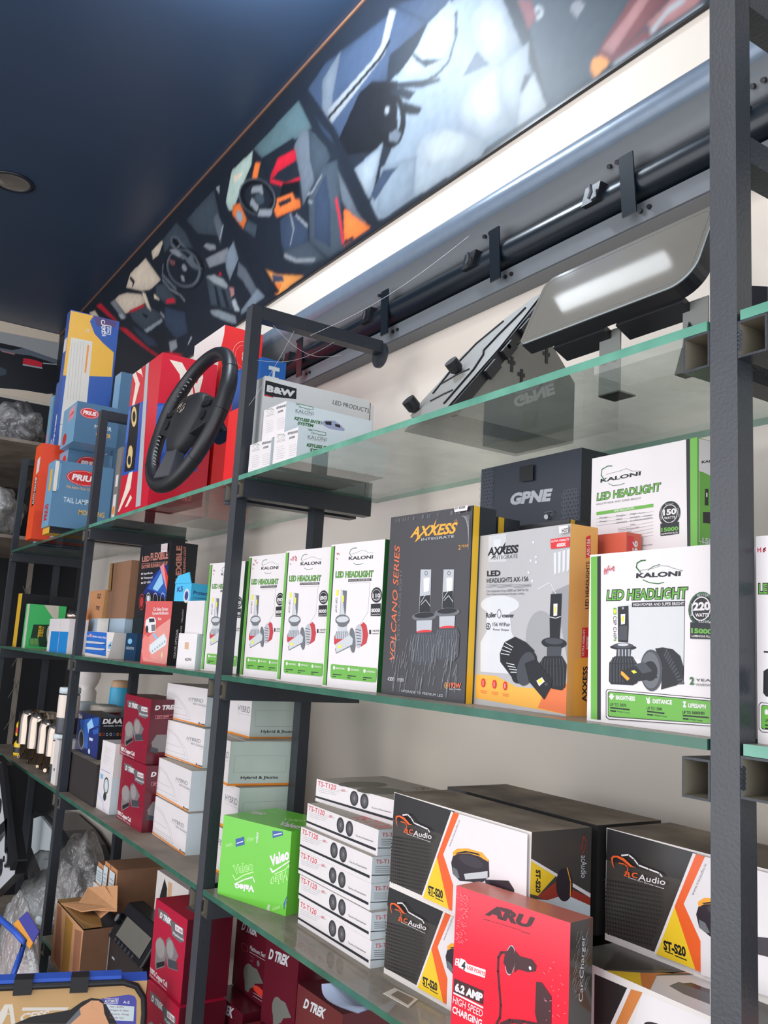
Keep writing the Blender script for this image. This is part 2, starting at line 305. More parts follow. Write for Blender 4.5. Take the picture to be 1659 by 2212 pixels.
# printed artwork, in metres on each surface
MURAL=[('p','m_gr',[(-852,1137),(-300,771),(-309,760),(-691,768)]),('p','m_brn',[(-557,810),(-470,877),(-379,818),(-517,763)]),('p','m_brn2',[(-546,812),(-485,842),(-453,861),(-428,844),(-478,809),(-518,781)]),('p','m_brn2',[(-437,797),(-373,814),(-311,773),(-333,766),(-427,769)]),('p','m_brn',[(-443,787),(-421,768),(-504,759),(-514,770)]),('l','m_w3',10,[(-424,775),(-391,793),(-356,791)]),('l','m_w2',6,[(-514,763),(-421,759),(-322,756)]),('p','m_or2',[(-567,804),(-546,798),(-521,769),(-559,761),(-572,784)]),('o','m_w3',12,(-725,1004),(-709,993),(-726,1021)),('p','m_gr3',[(-627,963),(-604,954),(-591,933),(-611,918),(-631,949)]),('p','m_bg',[(-851,1116),(-804,1106),(-755,1000),(-687,762),(-691,768)]),('p','m_brn',[(-794,1078),(-748,1048),(-729,996),(-754,979)]),('p','m_w1',[(-1136,1239),(-999,1232),(-852,1134),(-691,768),(-1279,768),(-1368,789),(-1362,854),(-1249,988),(-1306,1163)]),('p','m_blue',[(-1815,1417),(-1692,1445),(-1287,1376),(-1136,1239),(-1258,1218),(-1321,1180),(-1581,1119),(-1677,1211)]),('p','m_gr2',[(-1703,1394),(-1593,1433),(-1623,1312),(-1633,1189),(-1687,1281)]),('p','m_gr3',[(-1651,1267),(-1403,1290),(-1360,1311),(-1328,1402),(-1293,1372),(-1337,1268),(-1625,1204)]),('l','m_blk',12,[(-1638,1238),(-1359,1272),(-1320,1295)]),('p','m_blue',[(-1302,1394),(-1118,1310),(-999,1232),(-1136,1239)]),('p','m_bg',[(-1315,1251),(-1136,1239),(-1180,1195),(-1241,1167),(-1320,1171)]),('p','m_w2',[(-1165,826),(-1155,911),(-1121,924),(-1040,901),(-973,857),(-910,815),(-877,775),(-897,758),(-1148,769)]),('p','m_w3',[(-1130,899),(-1039,891),(-973,850),(-929,801),(-969,792),(-1101,826)]),('p','m_w2',[(-989,929),(-939,959),(-852,956),(-837,939),(-837,869),(-792,786),(-889,792),(-942,841),(-984,891)]),('p','m_w3',[(-938,944),(-860,945),(-847,874),(-834,814),(-891,816),(-934,872)]),('p','m_w2',[(-961,1137),(-912,1163),(-852,1123),(-784,971),(-842,946),(-902,993),(-941,1066)]),('p','m_w3',[(-929,1109),(-890,1127),(-850,1087),(-808,992),(-853,979),(-904,1030)]),('p','m_w2',[(-837,946),(-805,951),(-753,952),(-750,895),(-770,858),(-779,772),(-802,804),(-838,875)]),('p','m_blue',[(-929,1036),(-879,972),(-980,999)]),('p','m_w3',[(-732,866),(-691,768),(-780,772),(-769,845)]),('p','m_bg',[(-774,847),(-762,880),(-736,870),(-765,842)]),('p','m_w2',[(-1129,1231),(-1044,1242),(-1012,1176),(-1033,1100),(-1087,1071),(-1198,1115),(-1266,1165),(-1180,1187)]),('l','m_bg',8,[(-1018,1191),(-1013,1125),(-1037,1072),(-1086,1063),(-1146,1074)]),('p','m_bg',[(-1222,1214),(-1152,1145),(-1060,1092),(-1137,1114),(-1184,1162)]),('p','m_blk',[(-1581,1119),(-1462,1224),(-1395,1220),(-1265,1148),(-1249,988),(-1341,981),(-1408,1013),(-1542,1065)]),('o','m_blk',30,(-1318,1079),(-1249,1091),(-1399,1189)),('o','m_blk',35,(-1295,1060),(-1227,962),(-1338,1017)),('e','m_blk',(-1312,1089),(-1263,1063),(-1316,1132)),('e','m_gr3',(-1308,1086),(-1296,1080),(-1309,1097)),('p','m_bg',[(-1304,1146),(-1242,1118),(-1175,1067),(-1203,1058),(-1288,1121)]),('p','m_blk',[(-1231,1070),(-1140,1005),(-1156,994),(-1228,1032)]),('p','m_bg',[(-1306,1163),(-1198,1110),(-1074,1049),(-1064,1036),(-1144,1062),(-1276,1132)]),('p','m_gr2',[(-1290,1009),(-1257,1004),(-1229,978),(-1247,963),(-1288,988)]),('p','m_w1',[(-1486,987),(-1316,997),(-1356,863),(-1376,857),(-1432,904)]),('p','m_w2',[(-1448,978),(-1328,987),(-1360,897),(-1393,879)]),('p','m_w1',[(-1322,928),(-1152,880),(-1161,779),(-1279,770),(-1329,804)]),('p','m_blue',[(-1340,840),(-1277,876),(-1239,890),(-1307,913),(-1363,866)]),('p','m_bg',[(-1877,1453),(-1820,1442),(-1596,1180),(-1304,759),(-1343,762),(-1374,784),(-1622,1171),(-1670,1217)]),('p','m_teal',[(-2201,1406),(-1863,1412),(-1823,1359),(-1748,1257),(-1841,1272),(-1974,1288),(-2101,1315)]),('p','m_bg',[(-2122,1333),(-1875,1289),(-1850,1228),(-2023,1278),(-2068,1231)]),('p','m_lgr',[(-2393,1410),(-2210,1402),(-2209,1348),(-2269,1304),(-2345,1229),(-2402,1253),(-2470,1365)]),('p','m_bg',[(-2551,1430),(-2394,1415),(-2430,1283),(-2489,1355)]),('p','m_or',[(-2194,1299),(-2176,1343),(-2128,1317),(-2149,1259),(-2184,1266)]),('p','m_cr',[(-2376,1379),(-2279,1353),(-2297,1344),(-2358,1344)]),('p','m_gr2',[(-1870,1254),(-1813,1290),(-1728,1224),(-1645,1137),(-1691,1070),(-1769,1006),(-1811,1132)]),('p','m_gr',[(-1772,1269),(-1646,1145),(-1611,1092),(-1704,1061),(-1746,1148)]),('p','m_red',[(-2032,1228),(-1987,1268),(-1859,1239),(-1841,1193),(-1961,1212),(-2037,1208)]),('l','m_red',10,[(-2028,1205),(-1916,1141),(-1809,1113)]),('p','m_or',[(-2014,1125),(-1851,1087),(-1830,1053),(-1797,1040),(-1782,1007),(-1957,1044)]),('p','m_bg',[(-1958,1097),(-1865,1076),(-1851,1055),(-1937,1072)]),('p','m_blk',[(-1935,1155),(-1816,1110),(-1798,1045),(-1851,1087),(-1944,1111)]),('p','m_or',[(-2350,1254),(-2284,1231),(-2207,1137),(-2231,1112),(-2353,1219)]),('e','m_w2',(-2280,1180),(-2245,1161),(-2285,1204)),('p','m_gr',[(-2231,1112),(-2197,1133),(-2111,1078),(-2122,1036)]),('e','m_bg',(-2132,1188),(-2043,1096),(-2204,1171)),('o','m_blk',45,(-2132,1190),(-2014,1080),(-2249,1203)),('o','m_gr2',12,(-2141,1196),(-2020,1085),(-2254,1206)),('l','m_gr3',20,[(-2179,1238),(-2109,1212),(-2095,1184)]),('l','m_gr3',20,[(-2101,1120),(-2006,1080)]),('l','m_gr3',20,[(-2180,1195),(-2124,1146)]),('e','m_gr',(-2111,1175),(-2070,1144),(-2128,1165)),('p','m_blue',[(-1929,1025),(-1864,1022),(-1729,933),(-1712,867),(-1856,878),(-1905,929)]),('p','m_gr',[(-1736,1029),(-1652,1089),(-1567,1064),(-1527,904),(-1490,762),(-1581,768),(-1704,860)]),('p','m_blue',[(-1695,997),(-1633,1050),(-1589,930),(-1571,796),(-1676,864)]),('l','m_gr3',6,[(-1855,1014),(-1821,951),(-1837,903)]),('l','m_gr3',6,[(-1813,993),(-1727,921)]),('l','m_gr3',6,[(-1744,1033),(-1714,1027),(-1661,1056)]),('l','m_gr3',6,[(-1732,1005),(-1709,991)]),('p','m_gr',[(-1892,901),(-1712,867),(-1594,769),(-1700,786),(-1853,856)]),('l','m_gr3',10,[(-1873,882),(-1787,832),(-1665,792)]),('p','m_or',[(-1508,886),(-1466,865),(-1355,770),(-1461,771),(-1491,767)]),('l','m_bg',12,[(-1486,778),(-1449,774)]),('l','m_red',8,[(-1558,938),(-1529,870),(-1499,783)]),('p','m_gr2',[(-1563,1033),(-1501,949),(-1427,842),(-1374,784),(-1465,854),(-1522,916)]),('p','m_or2',[(-2032,892),(-1912,830),(-1725,762),(-1900,757)]),('p','m_or',[(-1995,827),(-1873,786),(-1908,760)]),('p','m_blue',[(-1956,846),(-1877,815),(-1857,789),(-1942,813)]),('p','m_bg',[(-2655,1476),(-2528,1429),(-2377,1233),(-1885,764),(-1986,777),(-2362,1164)]),('p','m_gr',[(-2864,1403),(-2569,1409),(-2464,1242),(-2473,1180),(-2706,1280)]),('p','m_w2',[(-2546,1408),(-2508,1399),(-2502,1360)]),('p','m_gr2',[(-2543,1273),(-2508,1287),(-2429,1200),(-2440,1131)]),('l','m_w3',8,[(-2434,1202),(-2451,1163)]),('p','m_cr',[(-3626,1428),(-3394,1423),(-3125,1224),(-3273,1228),(-3408,1266),(-3678,1373)]),('l','m_bg',15,[(-3618,1402),(-3546,1355),(-3564,1343)]),('p','m_cr',[(-3312,1426),(-3184,1427),(-3144,1418),(-3196,1369),(-3276,1374)]),('p','m_gr',[(-3165,1427),(-2994,1442),(-2867,1351),(-2737,1225),(-3042,1352),(-3113,1345)]),('p','m_gr2',[(-3055,1402),(-2976,1374),(-2709,1178),(-2567,1091),(-2644,1100),(-2787,1168),(-3031,1349)]),('p','m_blk',[(-3023,1382),(-2962,1356),(-2917,1315),(-2960,1315),(-3016,1356)]),('p','m_bg',[(-2906,1308),(-2765,1211),(-2796,1206),(-2929,1297)]),('e','m_blk',(-2653,1136),(-2583,1096),(-2675,1166)),('p','m_gr3',[(-2591,1129),(-2359,1090),(-2367,1037),(-2534,1073)]),('p','m_w1',[(-2387,1066),(-2314,1096),(-2251,1006),(-2316,949),(-2360,1006)]),('p','m_gr3',[(-2630,1198),(-2591,1194),(-2494,1150),(-2482,1128),(-2552,1150)]),('p','m_gr2',[(-2249,994),(-2177,942),(-2035,801),(-2079,794),(-2194,905),(-2252,946)]),('o','m_gr2',30,(-2848,1184),(-2663,1052),(-2974,1172)),('o','m_blk',12,(-2838,1177),(-2640,1035),(-2992,1172)),('p','m_bg',[(-2940,1242),(-2832,1216),(-2711,1123),(-2668,1071),(-2771,1107),(-2887,1172)]),('e','m_gr3',(-2826,1176),(-2792,1156),(-2824,1188)),('p','m_gr3',[(-2867,1158),(-2819,1136),(-2804,1108),(-2841,1124)]),('p','m_gr3',[(-3057,1341),(-2958,1308),(-2864,1244),(-2908,1250),(-3011,1308)]),('p','m_brn',[(-3043,1293),(-2951,1249),(-2955,1231),(-3016,1259)]),('l','m_gr3',6,[(-3106,1220),(-2981,1132),(-2841,1061),(-2780,1016)]),('l','m_gr2',12,[(-3117,1292),(-3112,1243),(-2904,1107)]),('e','m_red',(-2417,1007),(-2403,1001),(-2418,1012)),('p','m_gr',[(-2564,1048),(-2324,927),(-2223,805),(-2482,907)]),('p','m_bg',[(-2470,981),(-2439,965),(-2376,866),(-2413,880)]),('p','m_bg',[(-2392,938),(-2356,927),(-2291,834),(-2326,848)]),('p','m_w3',[(-2564,1048),(-2481,1026),(-2380,974),(-2325,930),(-2343,925),(-2473,991)]),('p','m_w2',[(-2491,889),(-2403,863),(-2231,786),(-2214,752),(-2322,797),(-2457,860)]),('p','m_brn2',[(-2316,922),(-2272,904),(-2259,873),(-2287,875)]),('p','m_w3',[(-2281,858),(-2253,860),(-2196,794),(-2243,811)]),('p','m_w1',[(-2190,795),(-2064,833),(-1997,783),(-2133,778),(-2181,776)]),('p','m_cr',[(-3872,1371),(-3797,1370),(-3654,1336),(-3403,1248),(-3314,1179),(-3565,1210),(-3639,1225)]),('p','m_gr',[(-3590,1218),(-3316,1173),(-3108,1067),(-3019,1014),(-3296,1041),(-3474,1135)]),('p','m_red',[(-3580,1222),(-3339,1180),(-3324,1164),(-3539,1198)]),('p','m_blk',[(-3371,1147),(-3253,1097),(-3293,1096)]),('p','m_gr3',[(-3952,1380),(-3872,1371),(-3606,1197),(-3681,1212)]),('p','m_w2',[(-3307,1044),(-3059,1026),(-3035,1006),(-3247,1014)]),('p','m_gr',[(-3192,1222),(-3069,1188),(-2893,1065),(-2885,1037),(-3020,1079),(-3176,1169)]),('p','m_red',[(-3026,1101),(-2931,1078),(-2887,1044),(-3020,1081)]),('p','m_cr',[(-3396,1262),(-3333,1227),(-3216,1107),(-3276,1139),(-3375,1226)]),('p','m_cr',[(-3211,1187),(-3176,1169),(-3106,1123),(-3193,1161)]),('e','m_gr3',(-3043,1034),(-2999,1008),(-3067,1055)),('p','m_blue',[(-3035,1071),(-2766,963),(-2708,861),(-2841,874),(-3011,986)]),('p','m_gr3',[(-2930,886),(-2840,870),(-2812,829),(-2896,826)]),('p','m_red',[(-4246,1454),(-4150,1440),(-3786,1235),(-3576,1107),(-2964,819),(-3002,829),(-3723,1194),(-3934,1295)]),('p','m_red',[(-3744,1185),(-3584,1131),(-3272,966),(-2983,824),(-3063,851),(-3414,1019)]),('p','m_cr',[(-4389,1458),(-4260,1431),(-4146,1359),(-4309,1408)]),('p','m_w3',[(-3771,1261),(-3691,1241),(-3629,1196),(-3701,1214)]),('p','m_blue',[(-3517,1134),(-3339,1047),(-3152,960),(-3060,902),(-3205,941),(-3377,1037)]),('p','m_red',[(-2981,849),(-2898,833),(-2734,778),(-2814,774),(-2964,819)]),('l','m_w3',8,[(-2688,813),(-2660,826)]),('e','m_w3',(-2665,828),(-2655,825),(-2667,832))]
MURAL2=[('p','grey',[(-192,1433),(65,1455),(428,1471),(457,1211),(97,1190),(-160,1170)]),('p','m_blk',[(-181,1339),(73,1385),(208,1386),(441,1351),(464,1152),(377,1128),(239,1123),(-148,1077)]),('p','m_gr2',[(77,1354),(148,1356),(208,1386),(426,1357),(430,1328),(259,1348),(186,1341),(79,1335)]),('p','m_red',[(216,1323),(284,1326),(327,1319),(329,1284),(216,1283)]),('p','m_w3',[(216,1285),(332,1289),(331,1280),(217,1276)]),('p','m_brn2',[(87,1341),(164,1340),(165,1330),(89,1332)]),('p','m_w3',[(331,1320),(434,1334),(434,1327),(332,1313)]),('p','m_gr',[(91,1238),(128,1227),(131,1198),(98,1181)])]
BOXES=[
('K4','headlight_box','slim white and green headlight bulb box marked 110 watts, next to the black bulb box','box',(-.7803,.035,1.55),.087,.148,.06,.2375,'white',{'R':'kgreendk','L':'kgreen'},'slim headlight boxes on the middle shelf',{'F':[('p','kgreen',[(0,2345),(99,2346),(119,24),(17,22)]),('p','dark',[(82,2347),(115,2348),(139,20),(111,21)]),('t','ink','KALONI',(530,2088),(1186,2080),(531,2146),.03),('l','kgreendk',12,[(593,2154),(541,2204),(567,2256),(638,2280),(735,2279)]),('l','grey',8,[(609,2184),(743,2204),(862,2230),(969,2220),(1046,2188),(1196,2169)]),('l','kgreendk',8,[(664,2035),(744,2004),(859,2002),(933,2017)]),('t','ink','LED HEADLIGHT',(182,1802),(1226,1781),(181,1915),.06),('t','kgreen','LED HEADLIGHT',(194,1806),(1211,1786),(194,1908),.02),('p','dark',[(557,1770),(1184,1765),(1184,1724),(553,1728)]),('t','white','HIGH POWER AND SUPER BRIGHT',(572,1739),(1165,1734),(569,1760),0),('l','grey',5,[(603,1704),(1150,1701),(1143,1225),(941,1024)]),('p','yel',[(238,1601),(302,1600),(306,1498),(241,1499)]),('t','ink','CSP CHIP',(233,1469),(245,1225),(281,1468),0),('p','grey3',[(371,1594),(538,1579),(546,1225),(512,1111),(386,1110)]),('p','lgrey',[(372,1585),(419,1589),(473,1316),(540,1134),(400,1121)]),('p','yel',[(417,1501),(468,1505),(472,1397),(425,1395)]),('e','grey3',(466,1099),(668,1100),(476,1008)),('e','lgrey',(465,1110),(636,1116),(470,1060)),('p','lgrey',[(343,1029),(598,1032),(591,919),(344,915)]),('e','grey3',(474,1024),(607,1025),(479,985)),('p','silver',[(316,914),(629,931),(701,797),(600,660),(316,674),(268,810)]),('l','dark',10,[(329,908),(294,799),(340,743)]),('l','dark',10,[(377,909),(353,801),(387,745)]),('l','dark',10,[(424,909),(413,802),(435,746)]),('l','dark',10,[(471,910),(471,803),(482,747)]),('l','dark',10,[(518,911),(530,805),(529,748)]),('l','dark',10,[(565,912),(588,806),(575,749)]),('l','dark',10,[(611,912),(646,807),(621,751)]),('p','red2',[(263,856),(303,788),(547,794),(518,703),(324,675),(271,719)]),('p','red2',[(855,957),(1048,1070),(1126,1026),(1185,874),(1155,743),(1021,684),(911,780)]),('e','silver',(941,847),(1050,871),(961,660)),('l','dark',10,[(844,956),(995,937)]),('l','dark',10,[(860,908),(1000,893)]),('l','dark',10,[(876,859),(1004,849)]),('l','dark',10,[(893,811),(1009,805)]),('l','dark',10,[(909,762),(1013,761)]),('l','dark',10,[(925,714),(1018,717)]),('e','grey3',(779,777),(862,779),(819,578)),('p','lgrey',[(313,697),(694,864),(796,800),(786,710),(357,562)]),('p','yel',[(395,681),(479,702),(485,652),(400,632)]),('l','grey3',12,[(321,629),(357,558),(788,699)]),('e','ink',(1344,1498),(1480,1502),(1332,1619)),('o','white',8,(1344,1498),(1457,1500),(1335,1586)),('t','white','110',(1255,1451),(1447,1457),(1248,1519),.03),('t','white','WATTS',(1281,1409),(1430,1414),(1278,1437),0),('p','ink',[(1217,1356),(1467,1365),(1478,1168),(1228,1168)]),('t','white','8000',(1241,1225),(1465,1229),(1235,1286),.03),('t','white','Luminous Flux',(1245,1181),(1462,1186),(1242,1209),0),('t','ink','1',(1220,883),(1260,884),(1214,951),0),('t','ink','YEAR',(1289,919),(1480,928),(1286,948),0),('t','ink','WARRANTY',(1285,880),(1480,887),(1283,904),0),('p','kgreen',[(246,376),(1449,366),(1473,336),(1461,166),(1421,149),(273,146),(238,171),(226,348)]),('t','white','BRIGHTNESS',(386,303),(621,302),(383,330),.02),('p','dark',[(297,220),(544,222),(546,206),(299,204)]),('p','dark',[(301,186),(392,187),(393,173),(302,173)]),('e','white',(329,319),(361,320),(325,350)),('t','white','DISTANCE',(792,301),(1017,300),(790,328),.02),('p','dark',[(706,220),(943,222),(945,207),(708,204)]),('p','dark',[(710,187),(797,187),(799,174),(711,174)]),('e','white',(738,316),(768,318),(734,347)),('t','white','LIFESPAN',(1210,295),(1424,293),(1208,320),.02),('p','dark',[(1128,215),(1354,217),(1356,202),(1130,200)]),('p','dark',[(1131,183),(1214,183),(1216,170),(1133,170)]),('e','white',(1158,309),(1187,311),(1155,339)),('l','redpen',10,[(187,2222),(207,2191),(211,2226)]),('l','redpen',10,[(236,2220),(256,2188)]),('l','redpen',10,[(188,2139),(216,2110)])]},[]),
('V','bulb_box','black headlight bulb box with large orange logo, front of its row','box',(-.605,.038,1.55),.053,.188,.045,.268,'vblack',{'T':'vblack','R':'vside'},'black headlight bulb boxes on the middle shelf',{'F':[('t','amber','AXXESS',(510,2328),(1522,2316),(587,2487),.03),('p','amber',[(1026,2435),(1112,2561),(1079,2451),(1136,2446),(954,2338)]),('p','amber',[(678,2316),(627,2247),(768,2314),(726,2334)]),('t','lgrey','INTEGRATE',(782,2263),(1516,2261),(785,2298),0),('o','amber',6,(1543,2490),(1572,2490),(1544,2469)),('t','vorange','VOLCANO SERIES',(300,473),(269,2207),(168,509),.0),('t','grey3','LED HEADLIGHT',(389,804),(362,1873),(328,798),0),('t','amber','2',(1626,2080),(1670,2081),(1622,2143),0),('t','amber','YEAR',(1680,2108),(1833,2110),(1678,2143),0),('t','grey3','WARRANTY',(1682,2079),(1832,2081),(1681,2098),0),('p','silver',[(806,1838),(1048,1828),(1062,1442),(1075,1184),(820,1194)]),('p','white',[(882,1709),(1022,1714),(1018,1523),(905,1501)]),('p','dark',[(825,1446),(1054,1462),(1073,1213),(825,1214)]),('l','lgrey',10,[(846,1355),(952,1474)]),('l','lgrey',10,[(858,1325),(958,1394),(1066,1303)]),('o','dark',8,(937,1778),(972,1776),(939,1747)),('e','grey3',(942,1154),(1226,1164),(947,1088)),('e','dark',(940,1174),(1169,1184),(944,1134)),('p','silver',[(770,1093),(1128,1105),(1125,948),(783,939)]),('e','red',(962,939),(1134,948),(964,916)),('p','gunm',[(719,918),(1187,939),(1249,852),(1247,552),(1162,471),(777,464),(686,540),(674,840)]),('l','grey3',12,[(754,892),(711,781),(741,512)]),('l','grey3',12,[(806,893),(773,782),(802,515)]),('l','grey3',12,[(857,894),(834,784),(863,517)]),('l','grey3',12,[(909,895),(895,785),(923,520)]),('l','grey3',12,[(959,896),(956,787),(983,522)]),('l','grey3',12,[(1010,897),(1015,788),(1043,525)]),('l','grey3',12,[(1060,897),(1075,790),(1102,527)]),('l','grey3',12,[(1110,898),(1134,791),(1160,529)]),('l','grey3',12,[(1160,899),(1192,793),(1218,532)]),('p','silver',[(1328,1816),(1554,1807),(1560,1492),(1572,1241),(1332,1252)]),('p','white',[(1397,1691),(1528,1696),(1523,1512),(1418,1491)]),('p','dark',[(1339,1496),(1553,1511),(1570,1270),(1337,1271)]),('l','lgrey',10,[(1357,1408),(1457,1523)]),('l','lgrey',10,[(1368,1378),(1463,1445),(1564,1356)]),('o','dark',8,(1450,1758),(1483,1757),(1452,1728)),('e','grey3',(1446,1212),(1713,1221),(1451,1149)),('e','dark',(1445,1232),(1659,1240),(1448,1193)),('p','silver',[(1285,1154),(1621,1164),(1617,1012),(1296,1004)]),('e','red',(1464,1004),(1625,1012),(1466,981)),('p','gunm',[(1236,984),(1675,1003),(1733,919),(1729,628),(1648,550),(1287,544),(1203,618),(1193,909)]),('l','grey3',12,[(1269,959),(1228,852),(1254,591)]),('l','grey3',12,[(1317,960),(1286,853),(1311,593)]),('l','grey3',12,[(1365,961),(1343,854),(1368,595)]),('l','grey3',12,[(1413,961),(1400,855),(1425,597)]),('l','grey3',12,[(1461,962),(1457,856),(1481,600)]),('l','grey3',12,[(1509,963),(1513,858),(1537,602)]),('l','grey3',12,[(1556,963),(1569,859),(1592,604)]),('l','grey3',12,[(1602,964),(1624,860),(1647,606)]),('l','grey3',12,[(1649,965),(1679,861),(1702,608)]),('t','white','4300',(159,201),(314,204),(154,256),0),('t','lgrey','19200',(396,204),(556,210),(391,255),0),('t','vorange','192W',(1563,189),(1806,196),(1567,261),.03),('t','white','MAX POWER',(1573,162),(1808,170),(1572,180),0),('o','amber',9,(1505,214),(1546,216),(1508,173)),('p','amber',[(1515,248),(1488,209),(1506,210),(1496,179),(1529,219),(1508,218)]),('t','lgrey','UPGRADE TO PREMIUM LED',(506,61),(1449,56),(507,95),0),('foil',1)],'R':[('p','vyel',[(18,0),(135,0),(135,2680),(18,2680)]),('p','dark',[(0,0),(22,0),(22,2680),(0,2680)])]},[('sticker','F',[('p','white',[(1541,2680),(1828,2680),(1810,2614),(1552,2611)]),('t','ink','H7 4300K',(1562,2644),(1785,2644),(1563,2680),.02)],'white size sticker')]),
('V2','bulb_box','black headlight bulb box directly behind the one with the large orange logo','box',(-.598,.1,1.55),.05,.163,.045,.262,'vblack',{'R':'vside'},'black headlight bulb boxes on the middle shelf',{'R':[('p','vyel',[(18,0),(135,0),(135,2620),(18,2620)]),('p','dark',[(0,0),(22,0),(22,2620),(0,2620)]),('t','vorange2','SERIES',(360,1834),(360,2358),(270,1834),0)]},[]),
('V3','bulb_box','black bulb box with orange edge, farthest back of its row','box',(-.52,.166,1.55),.0,.17,.034,.258,'vblack',{'R':'vside'},'black headlight bulb boxes on the middle shelf',{'R':[('p','vyel',[(14,0),(102,0),(102,2580),(14,2580)]),('p','dark',[(0,0),(17,0),(17,2580),(0,2580)])]},[]),
('VW','carton','plain pale carton peeking out behind the black bulb boxes','box',(-.74,.155,1.55),.0,.2,.06,.268,'card_w',{},None,{},[]),
